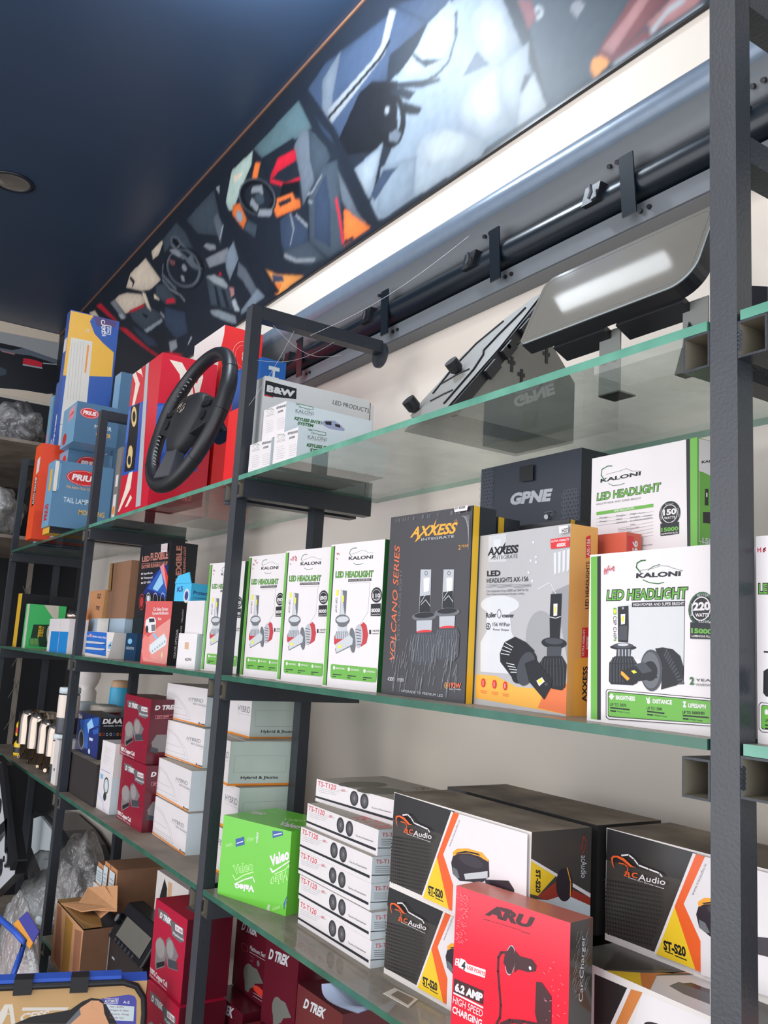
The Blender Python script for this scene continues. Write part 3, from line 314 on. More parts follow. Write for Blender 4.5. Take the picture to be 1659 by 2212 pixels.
('AX','bulb_box','grey and orange headlight bulb box with white H27 sticker','box',(-.43,.065,1.55),-.045,.192,.045,.2275,'axgrey',{'R':'axside','T':'cream','L':'axside'},'grey and orange headlight bulb boxes',{'F':[('p','axorange',[(145,391),(578,394),(1010,278),(1409,285),(1920,381),(1920,19),(151,78)]),('p','axorange2',[(1538,260),(1920,373),(1920,19),(1419,53)]),('p','axlt',[(306,2255),(689,2260),(710,1886),(328,1900)]),('p','axpale',[(423,2197),(574,2194),(567,2063),(431,2064)]),('e','axpale',(596,1320),(1006,1312),(603,1200)),('p','axpale',[(331,1231),(819,1235),(861,975),(1011,782),(1029,435),(244,432),(219,820),(347,970)]),('e','axmid',(1433,894),(1711,898),(1448,556)),('p','axdk',[(1614,1455),(1920,1541),(1920,726),(1920,641),(1749,1216)]),('p','axpale',[(1633,1935),(1683,1940),(1693,1691),(1651,1659)]),('p','axpale',[(1713,1943),(1763,1948),(1767,1701),(1726,1669)]),('p','axpale',[(1793,1951),(1842,1956),(1841,1711),(1800,1679)]),('p','axpale',[(1871,1959),(1919,1964),(1913,1720),(1873,1689)]),('p','axpale',[(1920,1967),(1920,1972),(1920,1730),(1920,1699)]),('l','axpale',12,[(1354,1498),(1584,1576),(1690,1436)]),('e','axpale',(1246,2098),(1268,2097),(1247,2080)),('e','axpale',(1203,1866),(1225,1864),(1204,1848)),('e','axpale',(1307,1842),(1328,1841),(1307,1824)),('e','axpale',(1304,1907),(1325,1906),(1304,1890)),('e','axpale',(1248,1607),(1269,1606),(1249,1589)),('e','axpale',(1170,1716),(1192,1715),(1171,1698)),('t','ink','AXXESS',(304,1987),(943,1982),(322,2100),.04),('p','ink',[(597,2061),(686,2152),(662,2066),(700,2057),(537,1972)]),('p','ink',[(436,1982),(370,1926),(497,1980)]),('t','grey3','INTEGRATE',(440,1925),(946,1918),(440,1974),0),('t','ink','LED',(310,1705),(600,1698),(305,1785),.04),('t','ink','HEADLIGHTS AX-156',(309,1616),(1172,1606),(305,1679),.01),('l','grey3',4,[(311,1592),(529,1595),(531,1561),(313,1554),(311,1592)]),('l','grey3',6,[(337,1572),(506,1579)]),('l','grey3',4,[(551,1583),(851,1583),(853,1550),(553,1546),(551,1583)]),('l','grey3',6,[(576,1563),(829,1567)]),('l','grey3',4,[(886,1571),(1223,1569),(1224,1537),(888,1534),(886,1571)]),('l','grey3',6,[(909,1552),(1202,1554)]),('t','grey3','Color temperature of up to 6000K and 156W Per Pair',(311,1490),(1184,1482),(309,1522),0),('t','grey3','Power Output provides better & brighter visibility',(314,1452),(1104,1440),(312,1478),0),('t','ink','Roller',(327,1147),(544,1155),(323,1216),.02),('t','ink','coaster',(668,1151),(908,1150),(664,1205),.02),('o','grey3',10,(603,1200),(647,1200),(607,1140)),('t','ink','156 W/Pair',(479,1036),(841,1035),(476,1085),0),('t','ink','Power Output',(489,981),(821,978),(487,1008),0),('o','ink',10,(380,1035),(428,1036),(383,989)),('l','ink',10,[(387,1063),(365,1033),(395,1034),(373,1004)]),('p','ink2',[(1605,1430),(1802,1433),(1797,1115),(1781,883),(1612,880),(1597,1133)]),('p','white',[(1660,1310),(1732,1313),(1731,1169),(1666,1163)]),('p','yel',[(1682,1275),(1712,1277),(1710,1196),(1685,1193)]),('l','lgrey',10,[(1601,1153),(1702,1136),(1795,1157)]),('e','ink2',(1684,840),(1909,836),(1687,773)),('e','gunm',(1683,861),(1847,859),(1685,823)),('p','gunm',[(1565,795),(1818,801),(1808,669),(1566,661)]),('p','ink2',[(1520,676),(1830,690),(1917,592),(1903,333),(1844,289),(1510,308),(1436,371),(1434,589)]),('l','gunm',14,[(1490,650),(1464,557),(1479,323)]),('l','gunm',14,[(1541,652),(1522,559),(1537,327)]),('l','gunm',14,[(1592,654),(1580,562),(1595,330)]),('l','gunm',14,[(1642,655),(1638,564),(1652,334)]),('l','gunm',14,[(1691,657),(1695,566),(1709,337)]),('l','gunm',14,[(1740,659),(1751,569),(1765,340)]),('l','gunm',14,[(1789,660),(1807,571),(1821,344)]),('l','gunm',14,[(1838,662),(1863,573),(1876,347)]),('p','ink2',[(741,830),(949,905),(1172,838),(1336,739),(1144,320),(979,345),(669,577),(654,684)]),('e','ink2',(1147,526),(1351,705),(1019,625)),('l','axpale',10,[(677,685),(850,672)]),('l','axpale',10,[(703,732),(873,705)]),('l','axpale',10,[(729,780),(897,737)]),('l','axpale',10,[(756,827),(920,770)]),('l','axpale',10,[(799,568),(957,550)]),('l','axpale',10,[(829,530),(984,519)]),('l','axpale',10,[(859,493),(1010,489)]),('l','axpale',10,[(890,456),(1036,459)]),('e','gunm',(1188,511),(1258,719),(1024,538)),('p','ink2',[(1158,578),(1367,638),(1677,401),(1660,318),(1542,161),(1249,360)]),('p','white',[(1392,377),(1492,424),(1545,377),(1446,313)]),('p','yel',[(1417,382),(1480,410),(1512,378),(1453,342)]),('e','gunm',(1572,345),(1602,347),(1573,325)),('e','red',(324,290),(367,293),(328,232)),('l','white',12,[(326,261),(323,316)]),('l','axorange2',8,[(270,187),(407,183)]),('l','axorange2',8,[(287,164),(393,160)]),('e','red',(564,286),(605,288),(567,229)),('l','white',12,[(565,258),(562,311)]),('l','axorange2',8,[(511,184),(643,181)]),('l','axorange2',8,[(527,162),(630,158)]),('e','red',(787,278),(826,280),(790,222)),('l','white',12,[(788,250),(785,303)]),('l','axorange2',8,[(735,178),(863,174)]),('l','axorange2',8,[(751,156),(850,153)]),('p','red',[(1580,2109),(1920,2114),(1920,1988),(1593,1986)]),('t','white','ULTRA VISIBILITY',(1597,2067),(1920,2068),(1596,2093),.02),('t','white','6000K',(1698,2002),(1867,2004),(1697,2047),.04)],'R':[('p','axorange',[(105,645),(371,740),(379,11),(108,10)]),('p','red',[(252,2139),(327,2171),(334,1908),(259,1878)]),('t','white','AX-156',(320,1915),(319,2125),(270,1907),.02),('t','ink','LED HEADLIGHTS',(315,1271),(317,1847),(261,1263),.02),('p','red',[(222,1039),(348,1052),(349,693),(215,683)]),('t','white','ULTRA VISIBILITY',(259,710),(272,1025),(223,705),.02),('t','white','6000K',(329,788),(333,954),(290,783),.03),('t','ink','AXXESS',(319,172),(325,590),(241,162),.03)]},[('sticker','F',[('p','white',[(1759,2249),(1920,2248),(1920,2162),(1768,2157)]),('t','ink','H27',(1819,2164),(1920,2168),(1818,2213),.02)],'white H27 sticker')]),
('AX2','bulb_box','red-orange bulb box peeking out behind the H27 box','box',(-.365,.117,1.55),-.0,.16,.027,.222,'axred',{'R':'axred','T':'axred'},'grey and orange headlight bulb boxes',{'R':[('p','red',[(27,1887),(135,1887),(135,2176),(27,2176)]),('t','white','AX-156',(203,1598),(203,2131),(108,1598),.03)]},[]),
('GS','carton','plain dark carton under the black honeycomb box','box',(-.585,.205,1.55),.0,.21,.075,.17,'dark',{},None,{},[]),
('G','electronics_box','black box with silver logo and honeycomb print on its edges','box',(-.594,.205,1.72),.0,.226,.075,.2,'gpne',{'R':'gpneside'},None,{'F':[('t','silver','GPNE',(720,1318),(1634,1282),(777,1510),.06),('hex',1),('p','black',[(979,1894),(1288,1893),(1291,1640),(991,1650)]),('e','lgrey',(1603,1041),(1648,1036),(1605,1003)),('l','grey3',9,[(1568,1110),(1728,1117),(1745,1092),(1665,1000)])],'R':[('l','hexg',8,[(375,200),(600,200),(600,400),(375,400),(375,200)]),('l','hexg',8,[(375,500),(600,500),(600,700),(375,700),(375,500)]),('l','hexg',8,[(375,800),(600,800),(600,1000),(375,1000),(375,800)]),('l','hexg',8,[(375,1100),(600,1100),(600,1300),(375,1300),(375,1100)]),('l','hexg',8,[(375,1400),(600,1400),(600,1600),(375,1600),(375,1400)]),('l','hexg',8,[(375,1700),(600,1700),(600,1900),(375,1900),(375,1700)])]},[]),
('KS','carton','plain white carton supporting the 150 watt box','box',(-.262,.15,1.55),0,.14,.06,.139,'card_w',{},None,{},[]),
('K150','headlight_box','white headlight box turned to its specification side, 150 watts, standing behind the 220 watt box','box',(-.293,.148,1.69),.0,.166,.07,.192,'white',{'R':'kgreen'},'wide headlight boxes on the middle shelf',{'F':[('p','ink',[(1502,1920),(1557,1920),(1569,628),(1523,627)]),('p','kgreen',[(1557,1920),(1660,1919),(1660,629),(1569,628)]),('t','ink','KALONI',(154,1571),(821,1579),(159,1622),.04),('l','kgreendk',14,[(241,1582),(166,1670),(179,1747),(280,1777),(351,1767)]),('l','grey',8,[(253,1669),(480,1682),(590,1698),(686,1652),(833,1631)]),('l','kgreendk',8,[(299,1541),(371,1505),(483,1499),(566,1510)]),('t','ink','LED HEADLIGHT',(93,1330),(1133,1338),(102,1443),.06),('t','kgreen','LED HEADLIGHT',(102,1335),(1123,1344),(111,1435),.02),('t','grey3','HIGH POWER AND SUPER BRIGHT',(94,1276),(833,1275),(94,1303),0),('p','kgreen',[(97,1186),(1026,1195),(1026,1153),(98,1142)]),('t','white','SPECIFICATION',(401,1155),(723,1160),(400,1181),.02),('l','grey',4,[(99,1093),(1027,1097)]),('l','grey',4,[(100,1048),(1027,1055)]),('l','grey',4,[(101,1004),(1028,1014)]),('l','grey',4,[(467,934),(1028,972)]),('l','grey',4,[(467,891),(1028,931)]),('l','grey',4,[(468,848),(1029,890)]),('l','grey',4,[(469,805),(1029,848)]),('l','grey',4,[(470,762),(1030,807)]),('t','grey3','Model',(157,1091),(287,1090),(157,1111),0),('t','grey3','Single',(436,1092),(584,1091),(435,1112),0),('t','grey3','High / Low',(668,1093),(906,1090),(668,1112),0),('t','grey3','Power',(159,1043),(288,1042),(158,1063),0),('t','grey3','150W',(437,1045),(536,1044),(436,1064),0),('t','grey3','H/150W   L/150W',(669,1046),(1009,1044),(669,1065),0),('t','grey3','15000LM',(438,1001),(610,1000),(437,1021),0),('t','grey3','H/15000LM L/15000LM',(670,1003),(1010,1011),(669,1023),0),('t','grey3','6000K',(671,957),(745,958),(670,974),0),('t','grey3','Aviation Aluminum 6063',(481,909),(812,914),(481,927),0),('t','grey3','IP65',(632,871),(692,872),(631,888),0),('t','grey3','-40 C - +105 C',(565,825),(775,829),(564,843),0),('t','grey3','30000HRS',(579,778),(700,780),(579,795),0),('t','ink','1x User Manual   1x Warranty Card',(494,677),(1014,683),(493,696),0),('e','ink',(1272,1045),(1427,1046),(1271,1198)),('o','white',9,(1272,1045),(1388,1043),(1271,1157)),('t','white','150',(1178,1030),(1369,1031),(1178,1104),.04),('t','white','WATTS',(1193,982),(1355,982),(1193,1012),.02),('p','ink',[(1137,936),(1408,937),(1409,791),(1141,784)]),('t','kgreen','15000',(1153,832),(1399,832),(1152,883),.04),('t','white','LUMINOUS FLUX',(1153,799),(1394,800),(1153,818),.02),('t','grey','BETTER',(1209,1154),(1332,1153),(1209,1174),0),('t','grey','BRIGHTER',(1164,984),(1162,1128),(1136,987),0),('t','grey','WIDER',(1381,1105),(1398,992),(1405,1102),0)],'R':[('t','ink','KALONI',(80,1620),(441,1681),(80,1653),.04),('l','kgreendk',10,[(111,1662),(80,1687),(96,1730),(158,1761)]),('p','white',[(25,1910),(427,1920),(424,1469),(25,1527)]),('t','ink','KALONI',(80,1616),(441,1708),(80,1649),.04),('l','white',10,[(34,1518),(425,1541),(420,682),(35,686),(34,1518)]),('p','ink2',[(142,1321),(204,1330),(203,1133),(136,1124)]),('p','white',[(160,1277),(185,1281),(185,1231),(160,1227)]),('p','ink2',[(105,1040),(297,1066),(296,926),(105,911)]),('t','lgrey','15000',(87,667),(420,682),(87,738),.04)]},[]),
('K220','headlight_box','large white headlight box marked 220 watts and H4, beside the nearest post','box',(-.184,.034,1.55),-.025,.183,.07,.1835,'white',{'R':'white'},'wide headlight boxes on the middle shelf',{'F':[('p','kgreen',[(13,1811),(114,1812),(156,22),(61,22)]),('p','ink',[(112,1812),(165,1813),(210,23),(156,22)]),('t','ink','KALONI',(680,1542),(1265,1540),(684,1595),.05),('l','kgreendk',16,[(741,1602),(683,1658),(694,1702),(751,1726),(808,1726)]),('l','grey',8,[(730,1620),(910,1637),(1009,1658),(1107,1648),(1171,1624),(1286,1593),(1255,1586)]),('l','kgreendk',10,[(777,1520),(867,1487),(978,1472),(1054,1483)]),('l','kgreendk',8,[(843,1618),(910,1655),(998,1671)]),('l','ink',10,[(443,1324),(449,1306)]),('p','mesh',[(445,1252),(1318,1353),(1305,471),(1053,451),(965,614),(464,769)]),('l','ink',6,[(1318,1390),(1305,471),(1053,451)]),('t','ink','LED HEADLIGHT',(258,1306),(1351,1305),(270,1435),.08),('t','kgreen','LED HEADLIGHT',(268,1313),(1340,1312),(280,1425),.02),('p','ink',[(631,1285),(1322,1289),(1318,1236),(630,1235)]),('t','white','HIGH POWER AND SUPER BRIGHT',(648,1245),(1310,1246),(647,1277),.01),('p','kgreen',[(368,1231),(409,1231),(411,1158),(369,1159)]),('p','yel',[(373,1213),(405,1213),(406,1171),(374,1171)]),('t','ink','CSP CHIP',(370,1144),(375,895),(413,1144),.0),('p','kgreen',[(378,890),(414,891),(414,874),(378,874)]),('p','ink2',[(431,1243),(583,1250),(591,1019),(585,860),(443,866)]),('p','white',[(475,1162),(539,1165),(537,1058),(482,1050)]),('p','yel',[(490,1140),(523,1143),(522,1081),(494,1077)]),('o','lgrey',7,(505,1224),(519,1224),(505,1212)),('p','gunm',[(459,1036),(572,1040),(570,886),(457,884)]),('e','ink2',(515,809),(701,810),(516,779)),('e','gunm',(515,827),(659,830),(516,799)),('e','lgrey',(515,837),(594,839),(515,823)),('p','gunm',[(426,789),(632,795),(620,703),(418,696)]),('l','lgrey',12,[(459,783),(461,701)]),('l','lgrey',12,[(506,784),(508,703)]),('l','lgrey',12,[(553,785),(555,705)]),('l','lgrey',12,[(600,787),(601,706)]),('p','ink2',[(398,710),(647,718),(717,638),(720,448),(657,419),(352,413),(322,443),(323,639)]),('l','gunm',15,[(375,695),(347,631),(351,436)]),('l','gunm',15,[(411,696),(390,633),(395,438)]),('l','gunm',15,[(447,697),(434,635),(438,441)]),('l','gunm',15,[(482,699),(476,636),(480,443)]),('l','gunm',15,[(518,700),(519,638),(522,446)]),('l','gunm',15,[(553,701),(561,640),(564,448)]),('l','gunm',15,[(588,702),(603,642),(606,450)]),('l','gunm',15,[(622,703),(644,643),(647,453)]),('l','gunm',15,[(657,705),(685,645),(688,455)]),('p','ink2',[(952,808),(1049,822),(1176,806),(1269,742),(1311,629),(1301,499),(1220,453),(1032,400),(1051,618)]),('l','gunm',16,[(1071,736),(1103,800)]),('l','gunm',16,[(1091,710),(1124,771)]),('l','gunm',16,[(1110,684),(1145,741)]),('l','gunm',16,[(1129,658),(1166,712)]),('l','gunm',16,[(1148,632),(1187,683)]),('l','gunm',16,[(1167,606),(1208,649)]),('l','gunm',16,[(1186,581),(1229,616)]),('l','gunm',16,[(1205,555),(1250,582)]),('l','gunm',16,[(1223,530),(1270,549)]),('l','gunm',16,[(1242,505),(1291,516)]),('l','gunm',16,[(1260,480),(1311,483)]),('e','gunm',(905,586),(1051,584),(907,375)),('e','grey3',(896,585),(1019,583),(898,400)),('e','ink2',(890,577),(987,581),(891,475)),('p','ink2',[(480,557),(699,620),(899,679),(988,514),(814,479),(622,443),(541,438)]),('p','gunm',[(688,636),(811,667),(922,578),(790,546)]),('p','yel',[(636,568),(682,577),(718,555),(673,539)]),('p','amber',[(497,558),(527,551),(621,486),(587,462),(497,523)]),('e','ink',(1519,1207),(1670,1218),(1519,1372)),('o','kgreendk',12,(1519,1207),(1664,1218),(1519,1367)),('o','white',11,(1519,1207),(1632,1214),(1519,1326)),('t','white','220',(1424,1188),(1628,1193),(1423,1271),.05),('t','white','WATTS',(1452,1129),(1612,1128),(1452,1165),.03),('t','lgrey','BRIGHTER',(1424,1139),(1429,1262),(1396,1139),0),('t','lgrey','BETTER',(1475,1327),(1612,1324),(1475,1352),0),('t','lgrey','SAFER',(1489,1065),(1620,1073),(1489,1086),0),('p','ink',[(1392,1076),(1654,1065),(1654,914),(1392,916)]),('t','kgreen','15000',(1404,970),(1650,962),(1404,1019),.05),('t','white','LUMINOUS FLUX',(1410,932),(1658,927),(1410,954),.02),('t','kgreendk','2',(1385,468),(1437,471),(1385,544),.03),('t','ink','YEAR',(1457,507),(1691,513),(1456,531),0),('t','grey3','WARRANTY',(1457,463),(1709,469),(1457,488),0),('p','ink',[(310,357),(1783,356),(1782,103),(331,41),(292,61),(286,334)]),('p','white',[(319,351),(1783,350),(1782,109),(336,49),(302,70),(296,331)]),('p','ink',[(334,337),(1783,336),(1782,123),(340,65),(321,81),(315,318)]),('p','kgreen',[(344,329),(1783,328),(1782,129),(350,75),(330,90),(325,312)]),('t','white','BRIGHTNESS',(432,256),(698,262),(431,302),.04),('t','ink','UP TO 300%',(350,183),(582,192),(349,215),.02),('p','ink',[(355,173),(627,175),(627,159),(355,157)]),('p','ink',[(356,142),(439,142),(439,126),(356,126)]),('t','ink','Halogen Lamps',(453,129),(630,127),(453,146),0),('t','white','DISTANCE',(933,256),(1176,262),(932,300),.04),('t','ink','UP TO 150M',(857,187),(1046,193),(857,217),.02),('p','ink',[(862,177),(1083,176),(1083,161),(862,162)]),('p','ink',[(862,147),(938,147),(938,132),(862,132)]),('t','ink','Halogen Lamps',(951,135),(1112,133),(951,151),0),('t','white','LIFESAPN',(1374,251),(1579,255),(1374,292),.04),('t','ink','UP TO 30000HRS',(1304,184),(1563,197),(1304,213),.02),('p','ink',[(1308,175),(1611,182),(1611,168),(1309,160)]),('p','ink',[(1309,146),(1378,146),(1378,131),(1309,131)]),('t','ink','Halogen Lamps',(1390,134),(1538,132),(1390,150),0),('e','white',(374,284),(403,286),(373,314)),('l','white',10,[(338,281),(410,286)]),('l','white',10,[(373,314),(375,252)]),('l','white',16,[(853,304),(871,280),(893,307)]),('e','white',(882,268),(904,269),(882,290)),('p','white',[(1308,305),(1354,305),(1338,278),(1354,247),(1308,247),(1322,277)]),('l','redpen',11,[(244,1671),(236,1603)]),('l','redpen',11,[(230,1635),(290,1656)]),('l','redpen',11,[(299,1697),(266,1605)]),('l','redpen',11,[(307,1668),(317,1644),(354,1666),(373,1683),(364,1647),(379,1633)])]},[]),
('KH8','headlight_box','large white headlight box marked H8, right of the nearest post','box',(.0312,.0245,1.55),.0,.186,.07,.1865,'white',{'R':'kgreen'},'wide headlight boxes on the middle shelf',{'F':[('l','redpen',10,[(18,1755),(21,1719)]),('l','redpen',10,[(20,1736),(49,1741)]),('l','redpen',10,[(49,1756),(50,1717)]),('l','redpen',10,[(98,1753),(78,1743),(98,1730),(78,1715),(74,1731),(98,1750)]),('t','ink','LED HEADLIGHT',(19,1327),(700,1311),(20,1435),.08),('t','kgreen','LED HEADLIGHT',(26,1333),(697,1317),(27,1428),.02),('p','ink2',[(70,817),(230,814),(230,801),(70,802)]),('p','ink2',[(65,638),(106,662),(291,649),(288,432),(87,415),(59,446)]),('p','ink',[(36,362),(590,357),(585,122),(42,100),(11,126),(13,339)]),('p','white',[(41,356),(590,351),(585,128),(45,106),(17,131),(20,337)]),('p','ink',[(53,339),(590,336),(585,143),(50,126),(37,139),(39,324)]),('p','kgreen',[(58,334),(589,332),(585,147),(55,132),(42,145),(44,321)]),('e','white',(90,280),(109,281),(90,304)),('t','ink','UP TO 300%',(72,191),(221,197),(73,218),.02),('p','ink',[(75,172),(236,176),(236,163),(75,159)]),('p','ink',[(75,143),(124,145),(124,130),(75,130)])]},[]),
('VAL','carton','bright green parts carton covered in white and outlined logos','box',(-1.085,.014,1.15),.3,.182,.135,.141,'vgreen',{},None,{'F':[('t','white','Valeo',(1363,730),(1820,949),(1313,911),.05),('l','white',22,[(1354,709),(1416,645),(1647,800),(1820,914)]),('p','white',[(1347,713),(1406,636),(1465,683),(1665,804),(1423,675),(1383,710)]),('t','vlt','Valeo',(416,413),(927,592),(365,570),.04),('t','vgreen','Valeo',(423,424),(916,597),(382,563),.01),('l','vlt',18,[(387,402),(473,331),(680,459),(931,561)]),('t','white','Valeo',(987,340),(466,271),(990,221),.05),('l','white',22,[(456,257),(708,387),(923,471),(980,398)]),('t','vlt','Valeo',(1820,774),(1390,551),(1820,597),.04),('t','vgreen','Valeo',(1820,760),(1405,549),(1820,606),.01),('l','vlt',15,[(1471,626),(1740,759),(1820,855),(1820,800)]),('p','vblue',[(383,1038),(606,1118),(638,984),(405,903)]),('p','white',[(423,976),(592,1042),(594,1025),(425,959)]),('p','vblue',[(1340,1346),(1596,1374),(1616,1314),(1361,1223)]),('p','white',[(1376,1285),(1584,1351),(1586,1335),(1378,1266)]),('t','vlt','Valeo',(696,1035),(874,1103),(694,1116),0),('t','vlt','Valeo',(315,962),(126,894),(323,896),0),('t','white','Valeo',(996,1270),(982,1073),(931,1254),.02),('p','vblue',[(1752,194),(1820,340),(1820,230),(1770,94)]),('p','white',[(1784,155),(1820,293),(1820,278),(1786,137)]),('t','vlt','Valeo',(1477,7),(1678,102),(1469,75),0),('t','white','Valeo',(1335,0),(1373,101),(1423,0),.02),('t','vlt','Valeo',(839,1410),(144,1304),(852,1410),0),('t','vgreen2','Valeo',(821,1410),(163,1314),(831,1410),0)],'T':[('t','white','Valeo',(81,498),(399,605),(0,795),.04),('t','white','Valeo',(1244,203),(1725,259),(1065,517),.04),('t','vlt','Valeo',(1003,541),(1329,803),(849,799),.0),('p','vblue',[(0,937),(0,1136),(4,1008),(0,822)]),('t','vlt','Valeo',(260,919),(390,1019),(195,1035),0)]},[]),
('T1','speaker_box','flat white tweeter box, lowest of the six-box stack','box',(-.872,.071,1.15),-.02,.2366,.15,.0383,'white',{'T':'dustw','R':'coolw'},'flat white tweeter boxes in one stack',{'F':[('t','tsred','TS-T120',(41,270),(624,279),(53,356),.01),('l','grey',6,[(657,288),(800,305)]),('t','tsred','600W',(803,284),(912,292),(801,331),0),('l','grey',10,[(920,305),(967,307)]),('l','grey',5,[(73,234),(757,267)]),('l','grey',5,[(78,203),(704,236)]),('l','grey',5,[(83,173),(650,204)]),('e','spk',(1191,235),(1312,252),(1174,356)),('e','spk2',(1195,236),(1276,248),(1184,321)),('e','spk3',(1200,238),(1227,241),(1195,274)),('e','spk',(1489,235),(1605,252),(1473,355)),('e','spk2',(1493,237),(1571,248),(1482,320)),('e','spk3',(1497,238),(1523,241),(1493,274)),('t','grey3','The Art of Entertainment',(1700,159),(2233,173),(1696,189),0),('p','dark',[(2,91),(2321,106),(2317,66),(2,58)]),('t','grey','MADE IN CHINA',(1922,0),(2238,0),(1920,4),0)],'R':[('t','tsred','TS-T120',(67,282),(414,265),(68,341),.01),('l','dark',12,[(5,119),(375,97)]),('l','grey3',6,[(57,245),(342,223)]),('l','grey3',6,[(59,217),(344,195)]),('l','grey3',6,[(61,190),(346,167)]),('l','grey3',6,[(63,162),(347,140)])]},[]),
('M1','speaker_box','black and white speaker box, upper one of the front pair','box',(-.573,.05,1.281),-.0,.29,.1,.131,'card_w',{'T':'dusty','R':'maccarb'},'black and white component speaker boxes',{'F':[('p','maccarb',[(10,1303),(1426,1287),(850,80),(0,78)]),('p','macblk',[(10,1303),(1426,1287),(1255,954),(0,930)]),('dots',1),('p','white',[(1402,1288),(1447,1285),(872,80),(834,78)]),('p','macor',[(1447,1285),(1574,1283),(1273,718),(1521,383),(1514,74),(1441,72),(1140,655)]),('p','white',[(1140,655),(1273,718),(1574,1283),(2872,1285),(2894,120),(1516,49),(1512,390)]),('p','macor',[(1447,1285),(1574,1283),(1273,718),(1512,390),(1514,74),(1435,76),(1139,658)]),('p','macyel',[(1140,655),(1441,78),(872,80)]),('t','ink','ST-S20',(983,157),(1309,168),(975,262),.05),('l','ink',12,[(1003,148),(1118,147)]),('l','ink',12,[(1150,142),(1317,139)]),('t','grey3','www.macaudio.in',(1414,839),(1600,1207),(1372,841),0),('t','macor','ac',(351,815),(567,838),(357,905),.0),('t','white','Audio',(578,822),(999,855),(589,892),.01),('l','macor',14,[(351,821),(404,872),(409,930),(352,953),(259,947)]),('p','macor',[(125,983),(157,1011),(240,1028),(346,1017),(482,958),(550,956),(449,941),(325,986),(218,1005),(160,987),(154,940),(186,865),(138,918)]),('l','white',18,[(302,1043),(420,1073),(508,1042),(580,989),(747,978),(910,968),(950,940)]),('t','white','making your journey musical',(420,810),(980,810),(419,822),.02),('e','spkbody',(1850,705),(2186,730),(1787,895)),('p','spkbody',[(1452,652),(1486,746),(2195,848),(2217,656),(2084,559),(1645,472),(1496,524)]),('p','amber',[(1477,788),(1561,849),(1787,899),(2063,906),(2190,847),(2192,822),(2012,850),(1791,842),(1565,784),(1487,738)]),('p','ink2',[(1524,786),(1733,859),(1983,882),(2039,864),(1790,848),(1565,787)]),('e','spkmesh',(1852,757),(2099,761),(1848,823)),('p','grey3',[(1490,609),(1579,594),(1643,506),(1586,493),(1502,525)]),('p','lgrey',[(1724,576),(2182,713),(2187,632),(1756,515)]),('p','spkbody',[(2135,604),(2570,692),(2673,619),(2679,495),(2197,455)])],'R':[('p','macyel',[(0,986),(409,787),(124,585),(2,619)]),('p','macred',[(114,578),(412,716),(1000,481),(1000,391),(580,510),(261,517)]),('p','white',[(0,1014),(1000,530),(1000,481),(0,986)]),('p','coolw',[(4,565),(283,523),(579,558),(1000,391),(1000,221),(14,334)]),('t','ink','ST-S20',(79,885),(89,627),(157,871),.05),('t','lgrey','acAudio',(824,988),(832,728),(920,982),0),('l','macred',12,[(822,1054),(865,1232),(911,1130),(847,1003)]),('e','spkbody',(552,672),(692,659),(545,864)),('l','amber',14,[(592,860),(656,695),(654,535)])]},[]),
('MB','speaker_box','dusty dark speaker box behind the front pair, against the wall','box',(-.6,.168,1.281),.0,.31,.12,.131,'macblk',{'T':'dusty'},'black and white component speaker boxes',{},[]),
('MB0','speaker_box','dark speaker box at the bottom behind the front pair','box',(-.6,.215,1.15),.0,.31,.1,.131,'macblk',{'T':'dusty'},'black and white component speaker boxes',{},[]),
('MR0','speaker_box','speaker box lying with its printed lid half uncovered beneath the upper one','box',(-.262,.085,1.15),.0,.257,.17,.131,'card_w',{'T':'maclid'},'black and white component speaker boxes',{'T':[('p','maccarb',[(0,1001),(1064,1000),(615,0)]),('p','macyel',[(643,0),(857,311),(1148,0)]),('t','ink','ST-S20',(760,0),(1011,0),(729,0),.04),('p','macor2',[(857,311),(950,494),(1195,1005),(1078,982),(985,430),(1257,0),(1148,0)]),('p','white',[(999,414),(1237,1004),(2061,0),(1257,0)]),('p','grey3',[(1264,286),(1232,481),(1514,629),(1790,257),(1490,236)]),('p','spkbody',[(1269,476),(1304,599),(1526,613),(1597,517)])],'F':[('p','macblk',[(487,1226),(952,1231),(747,801),(491,710)]),('p','white',[(952,1231),(1004,1236),(800,820),(729,795)]),('p','macor2',[(1004,1236),(1158,1254),(958,876),(800,820)]),('p','white',[(1158,1254),(1980,1264),(1980,1022),(962,642)]),('e','spkbody',(1312,979),(1441,1001),(1311,1016))]},[]),
('MN0','speaker_box','lower speaker box glimpsed right of the nearest post','box',(.05,.13,1.15),0,.285,.12,.131,'card_w',{},'black and white component speaker boxes',{'F':[('p','macor',[(0,983),(2850,786),(2850,1048),(0,1284)]),('t','white','METER',(28,1048),(712,1022),(28,1179),.04)]},[]),
